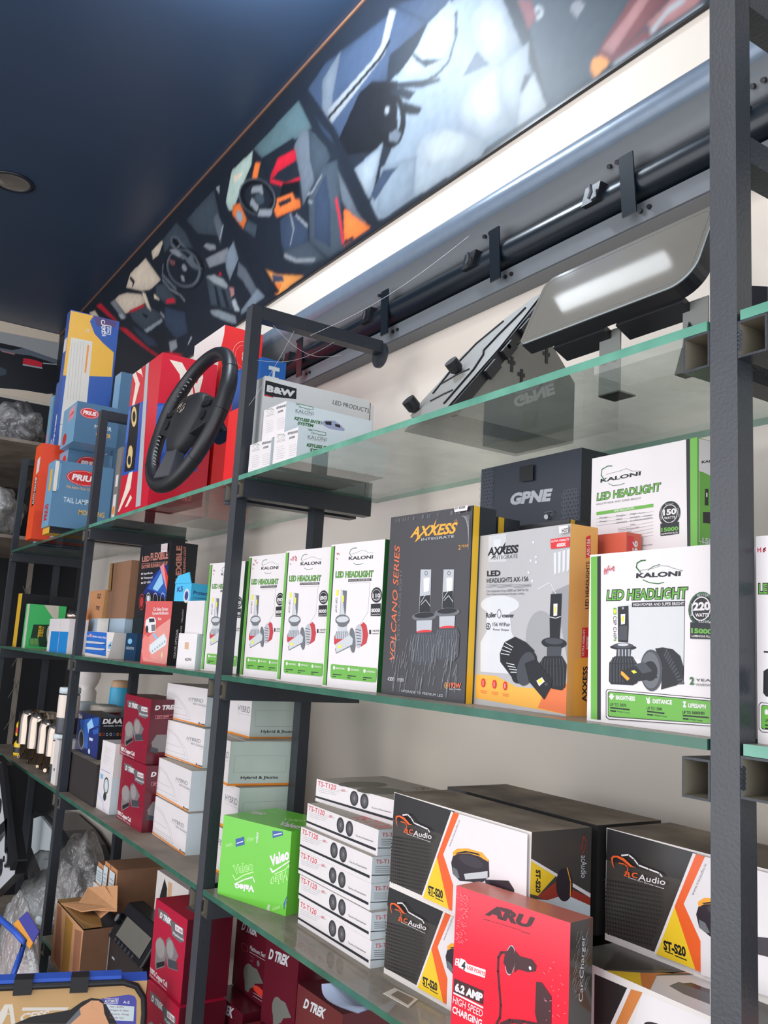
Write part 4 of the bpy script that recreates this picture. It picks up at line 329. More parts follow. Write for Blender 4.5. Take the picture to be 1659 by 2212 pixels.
('ARU','charger_box','shrink-wrapped red car charger box marked 6.2 AMP, at the very front','box',(-.354,-.003,1.15),.135,.168,.04,.19,'arured',{'R':'arublk','T':'arutop','L':'arured'},None,{'F':[('t','arudk','ARU',(469,1683),(1140,1704),(538,1814),.06),('p','arudk',[(687,1822),(812,1832),(884,1830),(865,1796),(721,1782)]),('l','arudk',6,[(454,1633),(558,1637)]),('l','arudk',6,[(1024,1644),(1133,1648)]),('t','arudk','ELECTRONICS',(580,1634),(1014,1649),(581,1645),0),('p','white',[(38,1092),(101,1103),(95,1021),(29,1011)]),('p','arured',[(53,1080),(75,1083),(74,1067),(49,1063)]),('p','arured',[(50,1042),(73,1045),(72,1029),(47,1025)]),('p','white',[(119,1115),(191,1112),(227,1084),(517,1100),(511,1011),(221,991),(164,1001),(89,1007)]),('t','ink','4',(135,997),(198,1004),(143,1091),.04),('t','arured','USB PORTS',(223,1027),(504,1028),(232,1070),.02),('p','arudk',[(29,866),(495,870),(499,723),(27,715)]),('t','white','6.2 AMP',(44,732),(481,744),(54,827),.06),('l','white',20,[(34,706),(496,692)]),('t','white','HIGH SPEED',(23,596),(493,588),(32,675),.0),('t','white','CHARGING',(21,488),(490,484),(25,566),.03),('l','arudk',28,[(833,1374),(741,1348),(699,1285),(700,1137),(729,970),(757,804),(753,672),(706,588)]),('l','arudk',28,[(767,608),(895,690),(1091,740),(1283,775)]),('l','arudk',20,[(817,624),(936,682),(1073,717)]),('e','arudk',(877,1305),(947,1340),(880,1460)),('o','silver',13,(877,1305),(951,1341),(880,1463)),('p','arudk',[(794,1341),(880,1460),(935,1380),(940,1265),(894,1157),(777,1248)]),('p','arudk',[(939,1425),(1005,1385),(1182,1398),(1246,1352),(1234,1292),(1129,1255),(991,1244),(943,1193)]),('e','white',(1160,1304),(1178,1304),(1159,1323)),('p','arudk',[(1248,1190),(1324,1206),(1458,1108),(1464,837),(1283,777),(1245,874)]),('crinkle',1)],'R':[('t','lgrey','Car Charger',(237,1078),(256,1734),(169,1091),.0),('crinkle2',1)]},[]),
('RED','lamp_box','light red driving-lamp box with a white vehicle picture, black side panel','box',(-1.6992,.0252,1.55),.2459,.1173,.085,.1568,'rosered',{'R':'ink','T':'ink'},None,{'F':[('t','white','Car Safety Driving',(365,1324),(1016,1331),(350,1408),.02),('t','white','Upgrade Modification',(341,1223),(1048,1242),(328,1297),.02),('t','white','Kit',(616,1093),(764,1096),(604,1160),.02),('p','rose3',[(0,323),(270,668),(701,945),(1162,1152),(1173,66),(1093,27),(137,62)]),('p','rose2',[(0,591),(106,730),(343,603),(294,368),(491,112),(58,158)]),('p','white',[(73,1084),(242,1164),(455,1157),(529,1075),(547,809),(313,769),(122,815),(64,965)]),('p','ink2',[(201,1120),(441,1134),(474,1047),(236,1029)]),('p','grey3',[(337,971),(516,981),(532,825),(378,811)]),('e','ink2',(163,859),(223,861),(180,766)),('p','coolw',[(354,470),(937,770),(1078,627),(1071,496),(497,244),(360,337)]),('e','white',(451,401),(492,409),(445,434)),('e','grey',(512,327),(547,335),(508,353)),('e','white',(550,454),(590,462),(544,487)),('e','grey',(611,377),(645,385),(606,403)),('e','white',(647,507),(687,515),(642,540)),('e','grey',(709,427),(743,435),(704,453)),('e','white',(745,560),(784,568),(739,593)),('e','grey',(806,477),(840,485),(802,503)),('e','white',(841,613),(881,620),(836,645)),('e','grey',(903,526),(937,534),(899,552)),('e','white',(938,665),(977,673),(932,697)),('e','grey',(1000,575),(1033,583),(995,601)),('p','lblue',[(439,739),(490,791),(694,647),(611,612)]),('o','silver',10,(940,247),(1025,257),(920,360)),('e','gold',(940,247),(985,252),(929,311))],'R':[('t','white','COLOR OPTIONS:',(231,178),(245,888),(172,182),.02),('t','white','WHITE   YELLOW',(343,713),(346,1391),(303,717),.02)]},[]),
('FLEX','lamp_box','tall black LED flexible lamp box with blue and pink light streaks','box',(-2.0888,.12,1.55),.0557,.2302,.08,.3352,'ink',{},None,{'F':[('t','copper','LED',(227,2868),(813,2867),(181,3039),.04),('t','copper','FLEXIBLE',(884,2871),(2161,2872),(823,3104),.04),('t','copper','DAYTIME RUNNING LIGHT',(239,2667),(2182,2667),(209,2776),.03),('t','copper','DAYTIME RUNNING LIGHT',(204,2797),(2156,2774),(195,2829),.02),('p','dblue',[(475,1873),(1056,2406),(1825,2683),(2201,2704),(2302,1727),(1076,1939)]),('p','mblue',[(840,2061),(1698,2613),(2142,2368),(2302,1802),(1675,1927)]),('p','cyan2',[(1248,2051),(1776,2495),(1997,2184),(1617,1966)]),('p','pinkf',[(1639,2653),(1874,2757),(2114,2482),(2302,1951),(2026,2258)]),('p','hotred',[(1874,2757),(2284,2363),(2302,1913),(2094,2369)]),('p','white',[(242,2538),(359,2538),(373,2486),(256,2486)]),('t','white','SuperBright',(435,2487),(1137,2481),(419,2547),.02),('p','white',[(278,2405),(394,2405),(408,2353),(292,2353)]),('t','white','Waterproof',(471,2355),(1171,2351),(455,2415),.02),('p','white',[(316,2265),(432,2265),(446,2213),(330,2212)]),('t','white','12V LED',(508,2215),(1054,2219),(492,2275),.02),('o','hotred',20,(507,1676),(699,1701),(443,1913)),('o','white',20,(1020,1689),(1211,1694),(953,1942)),('o','white',20,(1542,1682),(1726,1688),(1478,1931)),('o','white',20,(2075,1676),(2253,1681),(2015,1920)),('e','coolw',(1000,1766),(1121,1768),(974,1864)),('e','red2',(507,1676),(631,1682),(485,1833))],'R':[('t','copper','FLEXIBLE',(398,2175),(321,3266),(224,2151),.04),('t','copper','RUNNING LIGHT',(496,2524),(443,3261),(417,2509),.03)]},[('sticker','F',[('p','white',[(1671,3306),(2121,3308),(2142,3067),(1700,3073)]),('l','rose3',10,[(1730,3264),(2075,3265)]),('l','rose3',10,[(1741,3221),(2085,3222)]),('l','rose3',10,[(1751,3178),(2096,3180)]),('l','rose3',10,[(1762,3135),(2106,3137)])],'white price sticker')]),
('DRL','lamp_box','blue and white daytime running light box with two long lamps printed','box',(-2.243,.03,1.55),.12,.2,.04,.0745,'card_w',{'T':'card_w'},None,{'F':[('p','drlblue',[(0,745),(1476,732),(1580,50),(0,101)]),('t','white','generation',(0,585),(183,578),(0,638),.02),('t','white','daytime running lights',(442,576),(1466,549),(423,643),.02),('p','pinkf',[(0,663),(0,658),(0,585),(0,590)]),('p','pinkf',[(189,667),(366,662),(391,574),(214,578)]),('p','dblue',[(0,464),(1396,450),(1474,375),(0,390)]),('p','lgrey',[(0,441),(0,459),(1359,441),(1435,412),(1197,390),(0,388)]),('p','dblue',[(0,277),(1443,273),(1521,198),(0,204)]),('p','lgrey',[(0,254),(8,274),(1407,264),(1482,235),(1245,212),(0,203)]),('p','lblue',[(1637,380),(1848,482),(2000,434),(2000,324),(2000,248),(1665,272)]),('p','ink2',[(1777,391),(2000,395),(2000,339),(1741,344)]),('p','grey',[(1635,206),(2000,193),(2000,145),(1739,171)])]},[('flap','R',[('p','card_w',[(-120,0),(500,0),(550,720),(0,740)])],'white cardboard end flap')]),
('BX1','carton','pale blue carton closed with white tape behind the running light box','box',(-2.5,.1,1.55),.0,.395,.07,.118,'paleblue',{'T':'paleblue'},None,{},[('tape','F',[('p','tapew',[(1200,0),(2400,0),(2400,1180),(1200,1180)])],'white translucent tape')]),
('BX0','carton','lower brown carton of the pair on the pale blue one','box',(-2.3,.1,1.668),.0,.2,.07,.087,'cardb',{},'brown cartons on the pale blue one',{},[]),
('BRN','carton','upper brown carton of the pair, its left edge taped','box',(-2.305,.1,1.755),.0,.205,.07,.088,'cardb',{},'brown cartons on the pale blue one',{},[('tape','F',[('p','tape',[(0,0),(300,0),(220,880),(0,880)])],'shiny brown tape')]),
('BOP','carton','short brown carton lettered OLD with a taped corner','box',(-2.525,.1,1.668),.0,.215,.065,.092,'cardo',{},None,{'F':[('t','ink','OLD',(903,662),(1333,644),(946,828),.03),('t','ink','TWO',(860,276),(1333,258),(903,423),.03),('p','tape',[(1720,0),(2150,0),(2150,920),(1849,920)])]},[]),
('BOR','carton','orange and white carton at the back beside the brown ones','box',(-2.8,.215,1.55),.0,.14,.06,.215,'orange2',{},None,{'F':[('p','card_w',[(0,1290),(980,2150),(0,2150)])]},[]),
('GLS','small_case','small dark glassy accessory box in front of the tall black box','box',(-2.03,.1,1.55),.1,.07,.016,.12,'dglass',{},None,{},[]),
('BLU','small_case','small dark blue accessory box beside the running light box','box',(-1.95,.06,1.55),.1,.075,.03,.075,'dblue2',{},None,{'F':[('t','lgrey','XENON',(75,300),(600,300),(75,375),0),('e','lblue',(300,525),(450,525),(300,600))]},[]),
('WHT1','carton','small white carton with a printed code, lower of two','box',(-1.4395,.0239,1.55),.2083,.0754,.08,.0788,'white',{'R':'coolw'},'small white cartons beside the slim boxes',{'F':[('p','tan',[(287,433),(452,433),(437,591),(271,591)]),('t','ink','4S2R6',(339,173),(603,189),(339,236),.02)]},[]),
('WHT2','carton','small blank white carton, upper of two','box',(-1.4461,.0393,1.6288),.098,.0858,.07,.075,'white',{'R':'coolw'},'small white cartons beside the slim boxes',{},[]),
('CYAN','carton','cyan accessory carton with its lid standing open','box',(-1.5171,.032,1.704),.197,.0715,.07,.042,'cyanb',{'R':'cyanb','T':'dark'},None,{'F':[('t','dblue','K5',(107,210),(357,231),(107,336),.03),('e','lgrey',(536,126),(665,126),(536,294)),('e','dblue',(536,126),(615,126),(536,231))],'R':[('t','dblue','Protection',(70,168),(630,168),(70,252),.02),('l','dblue',10,[(70,84),(420,84)])]},[('flap','F',[('p','cyanb',[(0,420),(715,420),(600,680),(120,600)])],'raised cyan lid flap')]),
('YEL','carton','tall black and yellow accessory carton','box',(-3.3845,.0358,1.55),.05,.06,.11,.2177,'vyel',{'R':'ink','T':'vyel'},None,{},[]),
('YEL2','carton','black carton with a yellow flap behind the green one','box',(-3.27,.15,1.55),.0,.08,.1,.21,'ink',{'R':'ink','T':'vyel'},None,{},[]),
('KEEP','cable_box','green cable box with a coiled lead printed on its dark half','box',(-3.18,.0307,1.55),.0111,.06,.14,.1711,'palecr',{'L':'kg2','R':'kg2','T':'kg2'},None,{'R':[('p','kgdark',[(224,921),(1183,973),(1004,60),(144,104)]),('p','palecr',[(532,1711),(1097,1711),(1128,1234),(924,1219)]),('p','kg3',[(111,386),(459,405),(537,73),(134,103)]),('t','vyel','KEEP',(540,879),(531,436),(430,872),.04),('t','vyel','CABLE',(634,859),(618,467),(553,854),.02),('e','palecr',(874,534),(985,540),(829,924)),('e','grey3',(884,534),(955,539),(851,821)),('e','kgdark',(894,535),(925,537),(875,701)),('o','vyel',10,(245,305),(295,308),(240,352)),('o','vyel',10,(258,192),(308,195),(253,239)),('o','vyel',10,(394,314),(444,316),(389,360)),('o','vyel',10,(407,200),(457,203),(402,247))],'F':[('p','kg2',[(0,0),(210,0),(210,1711),(0,1711)]),('l','grey3',10,[(360,1198),(360,1540)])]},[]),
('WS','carton','narrow white carton beside the green cable box','box',(-2.725,.025,1.55),0,.05,.07,.112,'white',{},None,{},[]),
('TU0','tube_pack','narrow blue and white accessory pack, left one of the pair','box',(-2.665,.02,1.55),.0,.115,.06,.112,'white',{},'blue and white accessory packs',{'F':[('p','drl2',[(0,0),(1150,0),(1150,694),(0,694)]),('l','lgrey',10,[(345,784),(345,1064)])]},[]),
('TU1','tube_pack','narrow blue and white accessory pack, right one of the pair','box',(-2.545,.02,1.55),.0,.115,.06,.112,'white',{},'blue and white accessory packs',{'F':[('p','drl2',[(0,0),(1150,0),(1150,694),(0,694)]),('l','lgrey',10,[(345,784),(345,1064)])]},[]),
('ORS','carton','small orange carton at the back of the left bay','box',(-2.86,.16,1.55),0,.11,.06,.155,'orange2',{},None,{},[]),
('BLK','amplifier_case','black dusty amplifier case with worn corners','box',(-2.335,.028,1.15),-.0,.349,.15,.113,'blkworn',{'T':'dusty'},None,{},[]),
('DLAA','lamp_box','dark blue lamp box with a car picture on the black case','box',(-2.3274,.0533,1.264),-.0,.2441,.068,.1167,'dblue3',{'R':'ink','T':'ink'},None,{'F':[('p','mblue',[(284,905),(2241,1162),(2441,183),(757,159)]),('p','cyan2',[(1068,860),(1503,1057),(1801,853),(1319,612)]),('p','dblue',[(1344,731),(2326,943),(2441,47),(1391,79)]),('p','coolw',[(1477,512),(1864,516),(1826,436),(1465,434)]),('e','grey3',(625,361),(961,398),(496,665)),('e','ink',(625,361),(845,385),(537,569)),('o','silver',20,(625,361),(917,393),(512,626)),('p','mblue',[(1708,729),(2288,864),(2344,719),(1889,633)]),('t','white','DLAA',(108,949),(501,945),(57,1066),.03),('e','coolw',(1593,122),(1691,130),(1563,195))],'R':[('t','white','DLAA',(58,992),(627,1003),(81,1136),.05),('t','lgrey','ANGEL EYES',(93,917),(635,927),(89,955),.02),('o','orange',12,(25,699),(55,699),(20,744)),('o','red',12,(124,699),(155,699),(120,744)),('o','cyan2',12,(224,699),(255,699),(219,744)),('o','white',12,(325,699),(356,699),(320,744)),('o','mblue',12,(425,699),(456,699),(421,744)),('o','amber',12,(527,699),(558,699),(522,744)),('o','red2',12,(628,699),(660,699),(623,744))]},[]),
('W2','carton','white carton with a round gauge printed, lower of the pair','box',(-1.9806,.0355,1.15),.029,.1083,.09,.0939,'white',{'R':'coolw'},'white cartons stacked beside the red horn boxes',{'F':[('e','gunm',(650,676),(866,657),(650,892)),('e','coolw',(650,676),(812,657),(650,845)),('o','gunm',10,(650,676),(758,676),(650,808)),('e','gunm',(628,394),(758,394),(628,507)),('e','kgdark',(628,394),(704,394),(628,469)),('p','lav',[(0,469),(541,282),(758,0),(0,0)]),('p','white',[(0,376),(487,207),(650,0),(0,0)]),('p','lblue',[(108,798),(325,798),(325,920),(108,920)])],'R':[('o','grey3',8,(675,282),(855,282),(675,423)),('l','grey3',6,[(450,141),(900,141)])]},[]),
('W1','carton','white carton printed with small text, upper of the pair','box',(-1.9729,.033,1.244),.0578,.1011,.08,.0869,'white',{'R':'card_w'},'white cartons stacked beside the red horn boxes',{'F':[('l','grey',5,[(202,739),(404,730)]),('l','grey',5,[(202,700),(566,691)]),('l','grey',5,[(202,660),(728,652)]),('l','grey',5,[(202,621),(485,613)]),('l','grey',5,[(202,582),(647,574)]),('l','grey',5,[(202,543),(404,534)]),('l','grey',5,[(202,504),(566,495)]),('l','grey',5,[(202,465),(728,456)]),('l','grey',5,[(202,426),(485,417)]),('l','grey',5,[(202,387),(647,378)]),('l','grey',5,[(202,348),(404,339)]),('l','grey',5,[(202,308),(566,300)]),('l','mblue',10,[(101,104),(809,87)])]},[]),
('DT1','horn_box','maroon twin horn box, upper of the stack on the lower shelf','box',(-1.868,.05,1.3065),.0,.21,.085,.157,'maroon',{'R':'maroond','T':'maroond'},'maroon horn boxes',{'F':[('p','horngr',[(177,1412),(799,1424),(1092,1369),(1920,1358),(1988,1135),(1772,1070),(1235,1094),(1135,1237),(295,1236)]),('t','white','D TREK',(347,1251),(1106,1258),(376,1371),.05),('p','white',[(1371,1340),(1839,1352),(1873,1243),(1406,1230)]),('t','maroon','DT-550',(1452,1254),(1836,1263),(1435,1306),.03),('t','lgrey','Platinum',(1279,1125),(1956,1139),(1282,1182),.03),('p','horn2',[(293,561),(325,806),(489,897),(755,881),(959,765),(960,597),(981,431),(406,230),(305,356)]),('p','horn3',[(949,630),(906,929),(1071,1029),(1297,1000),(1748,812),(1626,701),(1782,537),(1171,453)]),('e','horn4',(559,691),(863,722),(497,874)),('e','horn4',(1203,823),(1422,845),(1151,986)),('p','ink',[(417,368),(928,526),(954,445),(450,269)]),('p','gunm',[(1119,614),(1682,690),(1757,551),(1187,471)]),('t','white','100% Copper Coil',(80,95),(1236,88),(43,201),.05),('t','lgrey','Platinum Horn Series',(65,35),(1203,25),(53,71),.02)],'R':[('t','white','D TREK',(105,1309),(710,1344),(127,1427),.05),('l','pinkf',6,[(135,1179),(724,1205),(732,1119),(143,1101),(135,1179)]),('t','pinkf','DT-550',(193,1121),(485,1144),(189,1160),.02),('p','horn2',[(100,524),(217,718),(458,718),(500,294),(157,298)]),('p','gunm',[(93,427),(285,377),(297,264),(89,299)])]},[]),
('HYa','antenna_box','white antenna box, topmost of the front column','box',(-1.7101,.1067,1.4155),.06,.235,.13,.0875,'white',{'T':'dustw','R':'coolw'},'white antenna boxes',{'F':[('t','grey3','HYBRID',(1340,530),(2147,538),(1353,612),.0),('l','grey',5,[(1322,506),(2350,510)]),('t','grey3','AERO ANTENNA',(1603,458),(2350,452),(1602,496),.0),('l','grey',6,[(2172,422),(2350,418)]),('l','grey',6,[(88,661),(318,653),(711,565),(1324,320),(1547,84),(36,61),(88,661)]),('l','grey',6,[(131,623),(674,545),(1213,294),(1370,116)]),('l','grey',6,[(60,315),(1011,310)]),('l','grey',6,[(54,163),(1359,163)]),('t','ink','Jhuma',(1964,4),(2350,10),(1986,78),.03),('p','orange',[(0,54),(2350,29),(2350,0),(2,21)])]},[]),
('HC0','antenna_box','white antenna box behind the second post, lowest','box',(-1.31,.075,1.15),-.02,.14,.13,.0875,'white',{'T':'dustw','R':'palegrn'},'white antenna boxes behind the post',{'F':[('t','grey3','HYBRID',(700,525),(1330,525),(700,656),0),('l','grey',6,[(700,481),(1372,481)]),('p','orange',[(0,0),(1400,0),(1400,52),(0,52)])],'R':[('l','grey',6,[(104,262),(1196,262),(1196,595),(104,595),(104,262)]),('p','orange',[(0,0),(1300,0),(1300,44),(0,44)]),('t','ink','Hybrid & Jhuma',(260,131),(1040,131),(260,192),.02)]},[]),
('HC1','antenna_box','white antenna box behind the second post, second from the bottom','box',(-1.3,.08,1.2385),-.02,.14,.13,.0875,'white',{'T':'dustw','R':'palegrn'},'white antenna boxes behind the post',{'F':[('t','grey3','HYBRID',(700,525),(1330,525),(700,656),0),('l','grey',6,[(700,481),(1372,481)]),('p','orange',[(0,0),(1400,0),(1400,52),(0,52)])],'R':[('l','grey',6,[(104,262),(1196,262),(1196,595),(104,595),(104,262)]),('p','orange',[(0,0),(1300,0),(1300,44),(0,44)]),('t','ink','Hybrid & Jhuma',(260,131),(1040,131),(260,192),.02)]},[]),
('HC2','antenna_box','white antenna box behind the second post, third up, its lid half open','box',(-1.325,.075,1.327),-.1,.14,.135,.0875,'white',{'T':'dustw','R':'palegrn'},'white antenna boxes behind the post',{'F':[('t','grey3','HYBRID',(700,525),(1330,525),(700,656),0),('l','grey',6,[(700,481),(1372,481)]),('p','orange',[(0,0),(1400,0),(1400,52),(0,52)])],'R':[('l','grey',6,[(108,262),(1242,262),(1242,595),(108,595),(108,262)]),('p','orange',[(0,0),(1350,0),(1350,44),(0,44)]),('t','ink','Hybrid & Jhuma',(270,131),(1080,131),(270,192),.02)]},[('flap','T',[('p','dustw',[(0,300),(1400,300),(1450,1600),(0,1600)])],'dusty half-open lid')]),
('HC3','antenna_box','white antenna box behind the second post, topmost','box',(-1.36,.12,1.4155),-.02,.14,.13,.0875,'white',{'T':'dustw','R':'palegrn'},'white antenna boxes behind the post',{'F':[('t','grey3','HYBRID',(700,525),(1330,525),(700,656),0),('l','grey',6,[(700,481),(1372,481)]),('p','orange',[(0,0),(1400,0),(1400,52),(0,52)])],'R':[('l','grey',6,[(104,262),(1196,262),(1196,595),(104,595),(104,262)]),('p','orange',[(0,0),(1300,0),(1300,44),(0,44)]),('t','ink','Hybrid & Jhuma',(260,131),(1040,131),(260,192),.02)]},[]),
('DM0','horn_box','dark maroon horn box, upper left, beneath the green carton','box',(-1.31,.165,.899),.02,.155,.1,.147,'maroond',{'T':'maroond'},'dark maroon horn boxes under the lower glass shelf',{'F':[('t','lgrey','D TREK',(232,1147),(961,1205),(310,1323),.05),('t','lgrey','Platinum Series',(698,882),(1503,926),(713,970),.01),('l','lgrey',8,[(698,838),(1519,882)]),('l','grey3',8,[(744,691),(868,691),(868,779),(744,779)]),('e','grey3',(1116,735),(1178,735),(1116,794)),('o','pinkf',6,(465,853),(620,853),(465,926)),('p','hgrn',[(620,73),(775,73),(930,294),(1395,441),(1085,617),(698,588),(542,367)]),('e','hgrn',(775,397),(1054,397),(775,617)),('e','hotred',(1240,250),(1503,250),(1240,323)),('l','lgrey',8,[(1008,147),(1503,176)]),('l','lgrey',8,[(1008,88),(1503,118)])]},[]),
('DM1','horn_box','dark maroon horn box, upper middle, beneath the green carton','box',(-1.117,.14,.899),.02,.13,.1,.147,'maroond',{'T':'maroond'},'dark maroon horn boxes under the lower glass shelf',{'F':[('t','lgrey','D TREK',(130,1147),(910,1235),(195,1352),.05),('p','hgrn',[(520,73),(650,73),(780,294),(1170,441),(910,617),(585,588),(455,367)]),('e','hgrn',(650,397),(884,397),(650,617))]},[]),
('DM2','horn_box','dark maroon horn box, lower left at the frame edge','box',(-1.31,.12,.75),.02,.15,.12,.147,'maroond',{'T':'maroond'},'dark maroon horn boxes under the lower glass shelf',{'F':[('t','lgrey','D TREK',(150,1147),(1050,1235),(225,1352),.05),('p','hgrn',[(600,73),(750,73),(900,294),(1350,441),(1050,617),(675,588),(525,367)]),('e','hgrn',(750,397),(1020,397),(750,617))]},[]),
('DM3','horn_box','dark maroon horn box, lower middle at the frame edge','box',(-1.117,.07,.75),.02,.14,.12,.147,'maroond',{'T':'maroond'},'dark maroon horn boxes under the lower glass shelf',{'F':[('t','lgrey','D TREK',(140,1147),(980,1235),(210,1352),.05),('p','hgrn',[(560,73),(700,73),(840,294),(1260,441),(980,617),(630,588),(490,367)]),('e','hgrn',(700,397),(952,397),(700,617))]},[]),
('DM4','horn_box','dark maroon horn box, right-hand one with its logo at the top','box',(-.935,.115,.88),.02,.15,.1,.147,'maroond',{'T':'maroond'},'dark maroon horn boxes under the lower glass shelf',{'F':[('t','lgrey','D TREK',(225,1147),(930,1205),(300,1323),.05),('t','lgrey','Platinum Series',(675,882),(1455,926),(690,970),.01),('l','lgrey',8,[(675,838),(1470,882)]),('l','grey3',8,[(720,691),(840,691),(840,779),(720,779)]),('e','grey3',(1080,735),(1140,735),(1080,794)),('o','pinkf',6,(450,853),(600,853),(450,926)),('p','hgrn',[(600,73),(750,73),(900,294),(1350,441),(1050,617),(675,588),(525,367)]),('e','hgrn',(750,397),(1020,397),(750,617))]},[]),
('DM5','horn_box','dark maroon horn box, low one under the right-hand box','box',(-.93,.1,.75),.02,.15,.1,.128,'maroond',{'T':'maroond'},'dark maroon horn boxes under the lower glass shelf',{'F':[('t','lgrey','D TREK',(225,998),(930,1050),(300,1152),.05),('t','lgrey','Platinum Series',(675,768),(1455,806),(690,845),.01),('l','lgrey',8,[(675,730),(1470,768)]),('l','grey3',8,[(720,602),(840,602),(840,678),(720,678)]),('e','grey3',(1080,640),(1140,640),(1080,691)),('o','pinkf',6,(450,742),(600,742),(450,806)),('p','hgrn',[(600,64),(750,64),(900,256),(1350,384),(1050,538),(675,512),(525,320)]),('e','hgrn',(750,346),(1020,346),(750,538))]},[]),
('CRT','carton','opened brown carton with tape stripes down its front and its flaps raised','box',(-2.045,-.024,.75),-.0,.27,.105,.148,'cardp',{'R':'cardb','T':'dark'},None,{'F':[('p','tape2',[(105,1413),(528,1453),(1077,0),(291,115)]),('p','tape3',[(980,1404),(1743,1380),(1794,0),(1165,0)]),('p','tape2',[(1970,1314),(2565,1416),(2700,210),(2165,0)])],'R':[]},[('tape','T',[('p','tape',[(0,0),(2700,0),(2700,450),(2000,600),(1000,500),(0,700)])],'wrinkled brown tape'),('shipping_label','R',[('p','coolw',[(650,500),(1000,500),(1000,1400),(650,1400)]),('l','ink',15,[(690,600),(960,600)]),('l','ink',15,[(690,710),(910,710)]),('l','ink',15,[(690,820),(860,820)]),('l','ink',15,[(690,930),(960,930)]),('l','ink',15,[(690,1040),(910,1040)]),('l','ink',15,[(690,1150),(860,1150)]),('l','ink',15,[(690,1260),(960,1260)])],'pale shipping label')]),
('BP0','parts_carton','brown spare-part carton with a white end label, lowest left','box',(-1.985,.085,.75),0,.062,.2,.07,'cardo',{'R':'cardb','T':'cardb'},'brown spare-part cartons',{},[('sticker','F',[('p','coolw',[(60,80),(540,80),(540,600),(60,600)]),('l','grey3',12,[(120,210),(460,210)]),('l','grey3',12,[(120,294),(460,294)]),('l','grey3',12,[(120,378),(460,378)]),('l','grey3',12,[(120,462),(460,462)])],'white part label')]),
('BP1','parts_carton','brown spare-part carton with a white end label, lowest right','box',(-1.915,.085,.75),0,.07,.22,.07,'cardo',{'R':'cardb','T':'cardb'},'brown spare-part cartons',{},[('sticker','F',[('p','coolw',[(60,80),(620,80),(620,600),(60,600)]),('l','grey3',12,[(120,210),(540,210)]),('l','grey3',12,[(120,294),(540,294)]),('l','grey3',12,[(120,378),(540,378)]),('l','grey3',12,[(120,462),(540,462)])],'white part label')]),
('BP2','parts_carton','brown spare-part carton with a white end label, large low one beside the taped carton','box',(-2.15,.1,.75),0,.085,.16,.1,'cardo',{'R':'cardb','T':'cardb'},'brown spare-part cartons',{},[('sticker','F',[('p','coolw',[(60,80),(770,80),(770,900),(60,900)]),('l','grey3',12,[(120,300),(690,300)]),('l','grey3',12,[(120,420),(690,420)]),('l','grey3',12,[(120,540),(690,540)]),('l','grey3',12,[(120,660),(690,660)])],'white part label')]),
('BP3','parts_carton','brown spare-part carton with a white end label, middle row, left','box',(-2.04,.09,.82),0,.05,.2,.085,'cardo',{'R':'cardb','T':'cardb'},'brown spare-part cartons',{},[('sticker','F',[('p','coolw',[(60,80),(420,80),(420,750),(60,750)]),('l','grey3',12,[(120,255),(340,255)]),('l','grey3',12,[(120,357),(340,357)]),('l','grey3',12,[(120,459),(340,459)]),('l','grey3',12,[(120,561),(340,561)])],'white part label')]),
('BP4','parts_carton','brown spare-part carton with a white end label, middle row, right','box',(-1.985,.09,.82),0,.06,.25,.085,'cardo',{'R':'cardb','T':'cardb'},'brown spare-part cartons',{},[('sticker','F',[('p','coolw',[(60,80),(520,80),(520,750),(60,750)]),('l','grey3',12,[(120,255),(440,255)]),('l','grey3',12,[(120,357),(440,357)]),('l','grey3',12,[(120,459),(440,459)]),('l','grey3',12,[(120,561),(440,561)])],'white part label')]),
('BP5','parts_carton','brown spare-part carton with a white end label, upper row, left','box',(-2.04,.095,.905),0,.05,.2,.09,'cardo',{'R':'cardb','T':'cardb'},'brown spare-part cartons',{},[('sticker','F',[('p','coolw',[(60,80),(420,80),(420,800),(60,800)]),('l','grey3',12,[(120,270),(340,270)]),('l','grey3',12,[(120,378),(340,378)]),('l','grey3',12,[(120,486),(340,486)]),('l','grey3',12,[(120,594),(340,594)])],'white part label')]),
('BP6','parts_carton','brown spare-part carton with a white end label, upper row, right','box',(-1.985,.095,.905),0,.06,.25,.09,'cardo',{'R':'cardb','T':'cardb'},'brown spare-part cartons',{},[('sticker','F',[('p','coolw',[(60,80),(520,80),(520,800),(60,800)]),('l','grey3',12,[(120,270),(440,270)]),('l','grey3',12,[(120,378),(440,378)]),('l','grey3',12,[(120,486),(440,486)]),('l','grey3',12,[(120,594),(440,594)])],'white part label')]),
('BP7','parts_carton','brown spare-part carton with a white end label, small one on the black and red box','box',(-2.12,.1,.915),0,.07,.1,.06,'cardo',{'R':'cardb','T':'cardb'},'brown spare-part cartons',{},[('sticker','F',[('p','coolw',[(60,80),(620,80),(620,500),(60,500)]),('l','grey3',12,[(120,180),(540,180)]),('l','grey3',12,[(120,252),(540,252)]),('l','grey3',12,[(120,324),(540,324)]),('l','grey3',12,[(120,396),(540,396)])],'white part label')]),
('ZULU','parts_carton','small black and red parts carton with white end','box',(-2.145,.1,.85),.05,.09,.09,.065,'card_w',{'R':'ink','T':'ink'},None,{'R':[('p','maroonb',[(0,0),(900,0),(900,195),(0,195)]),('e','white',(405,390),(765,390),(405,520)),('t','ink','ZuSu',(162,351),(648,351),(162,442),.04)]},[]),
('WPB','product_box','white product box with a black vent mount pictured, below the lower shelf','box',(-1.68,.115,.87),.02,.2,.1,.18,'card_w',{},None,{'F':[('p','ink',[(360,450),(600,360),(760,810),(720,1530),(500,1710),(300,1260)]),('p','ink',[(1000,990),(1400,1080),(1360,1440),(1040,1440)]),('p','tan',[(760,900),(1040,900),(1000,1710),(760,1710)]),('p','orange2',[(1860,0),(2000,0),(2000,900),(1860,900)])]},[]),
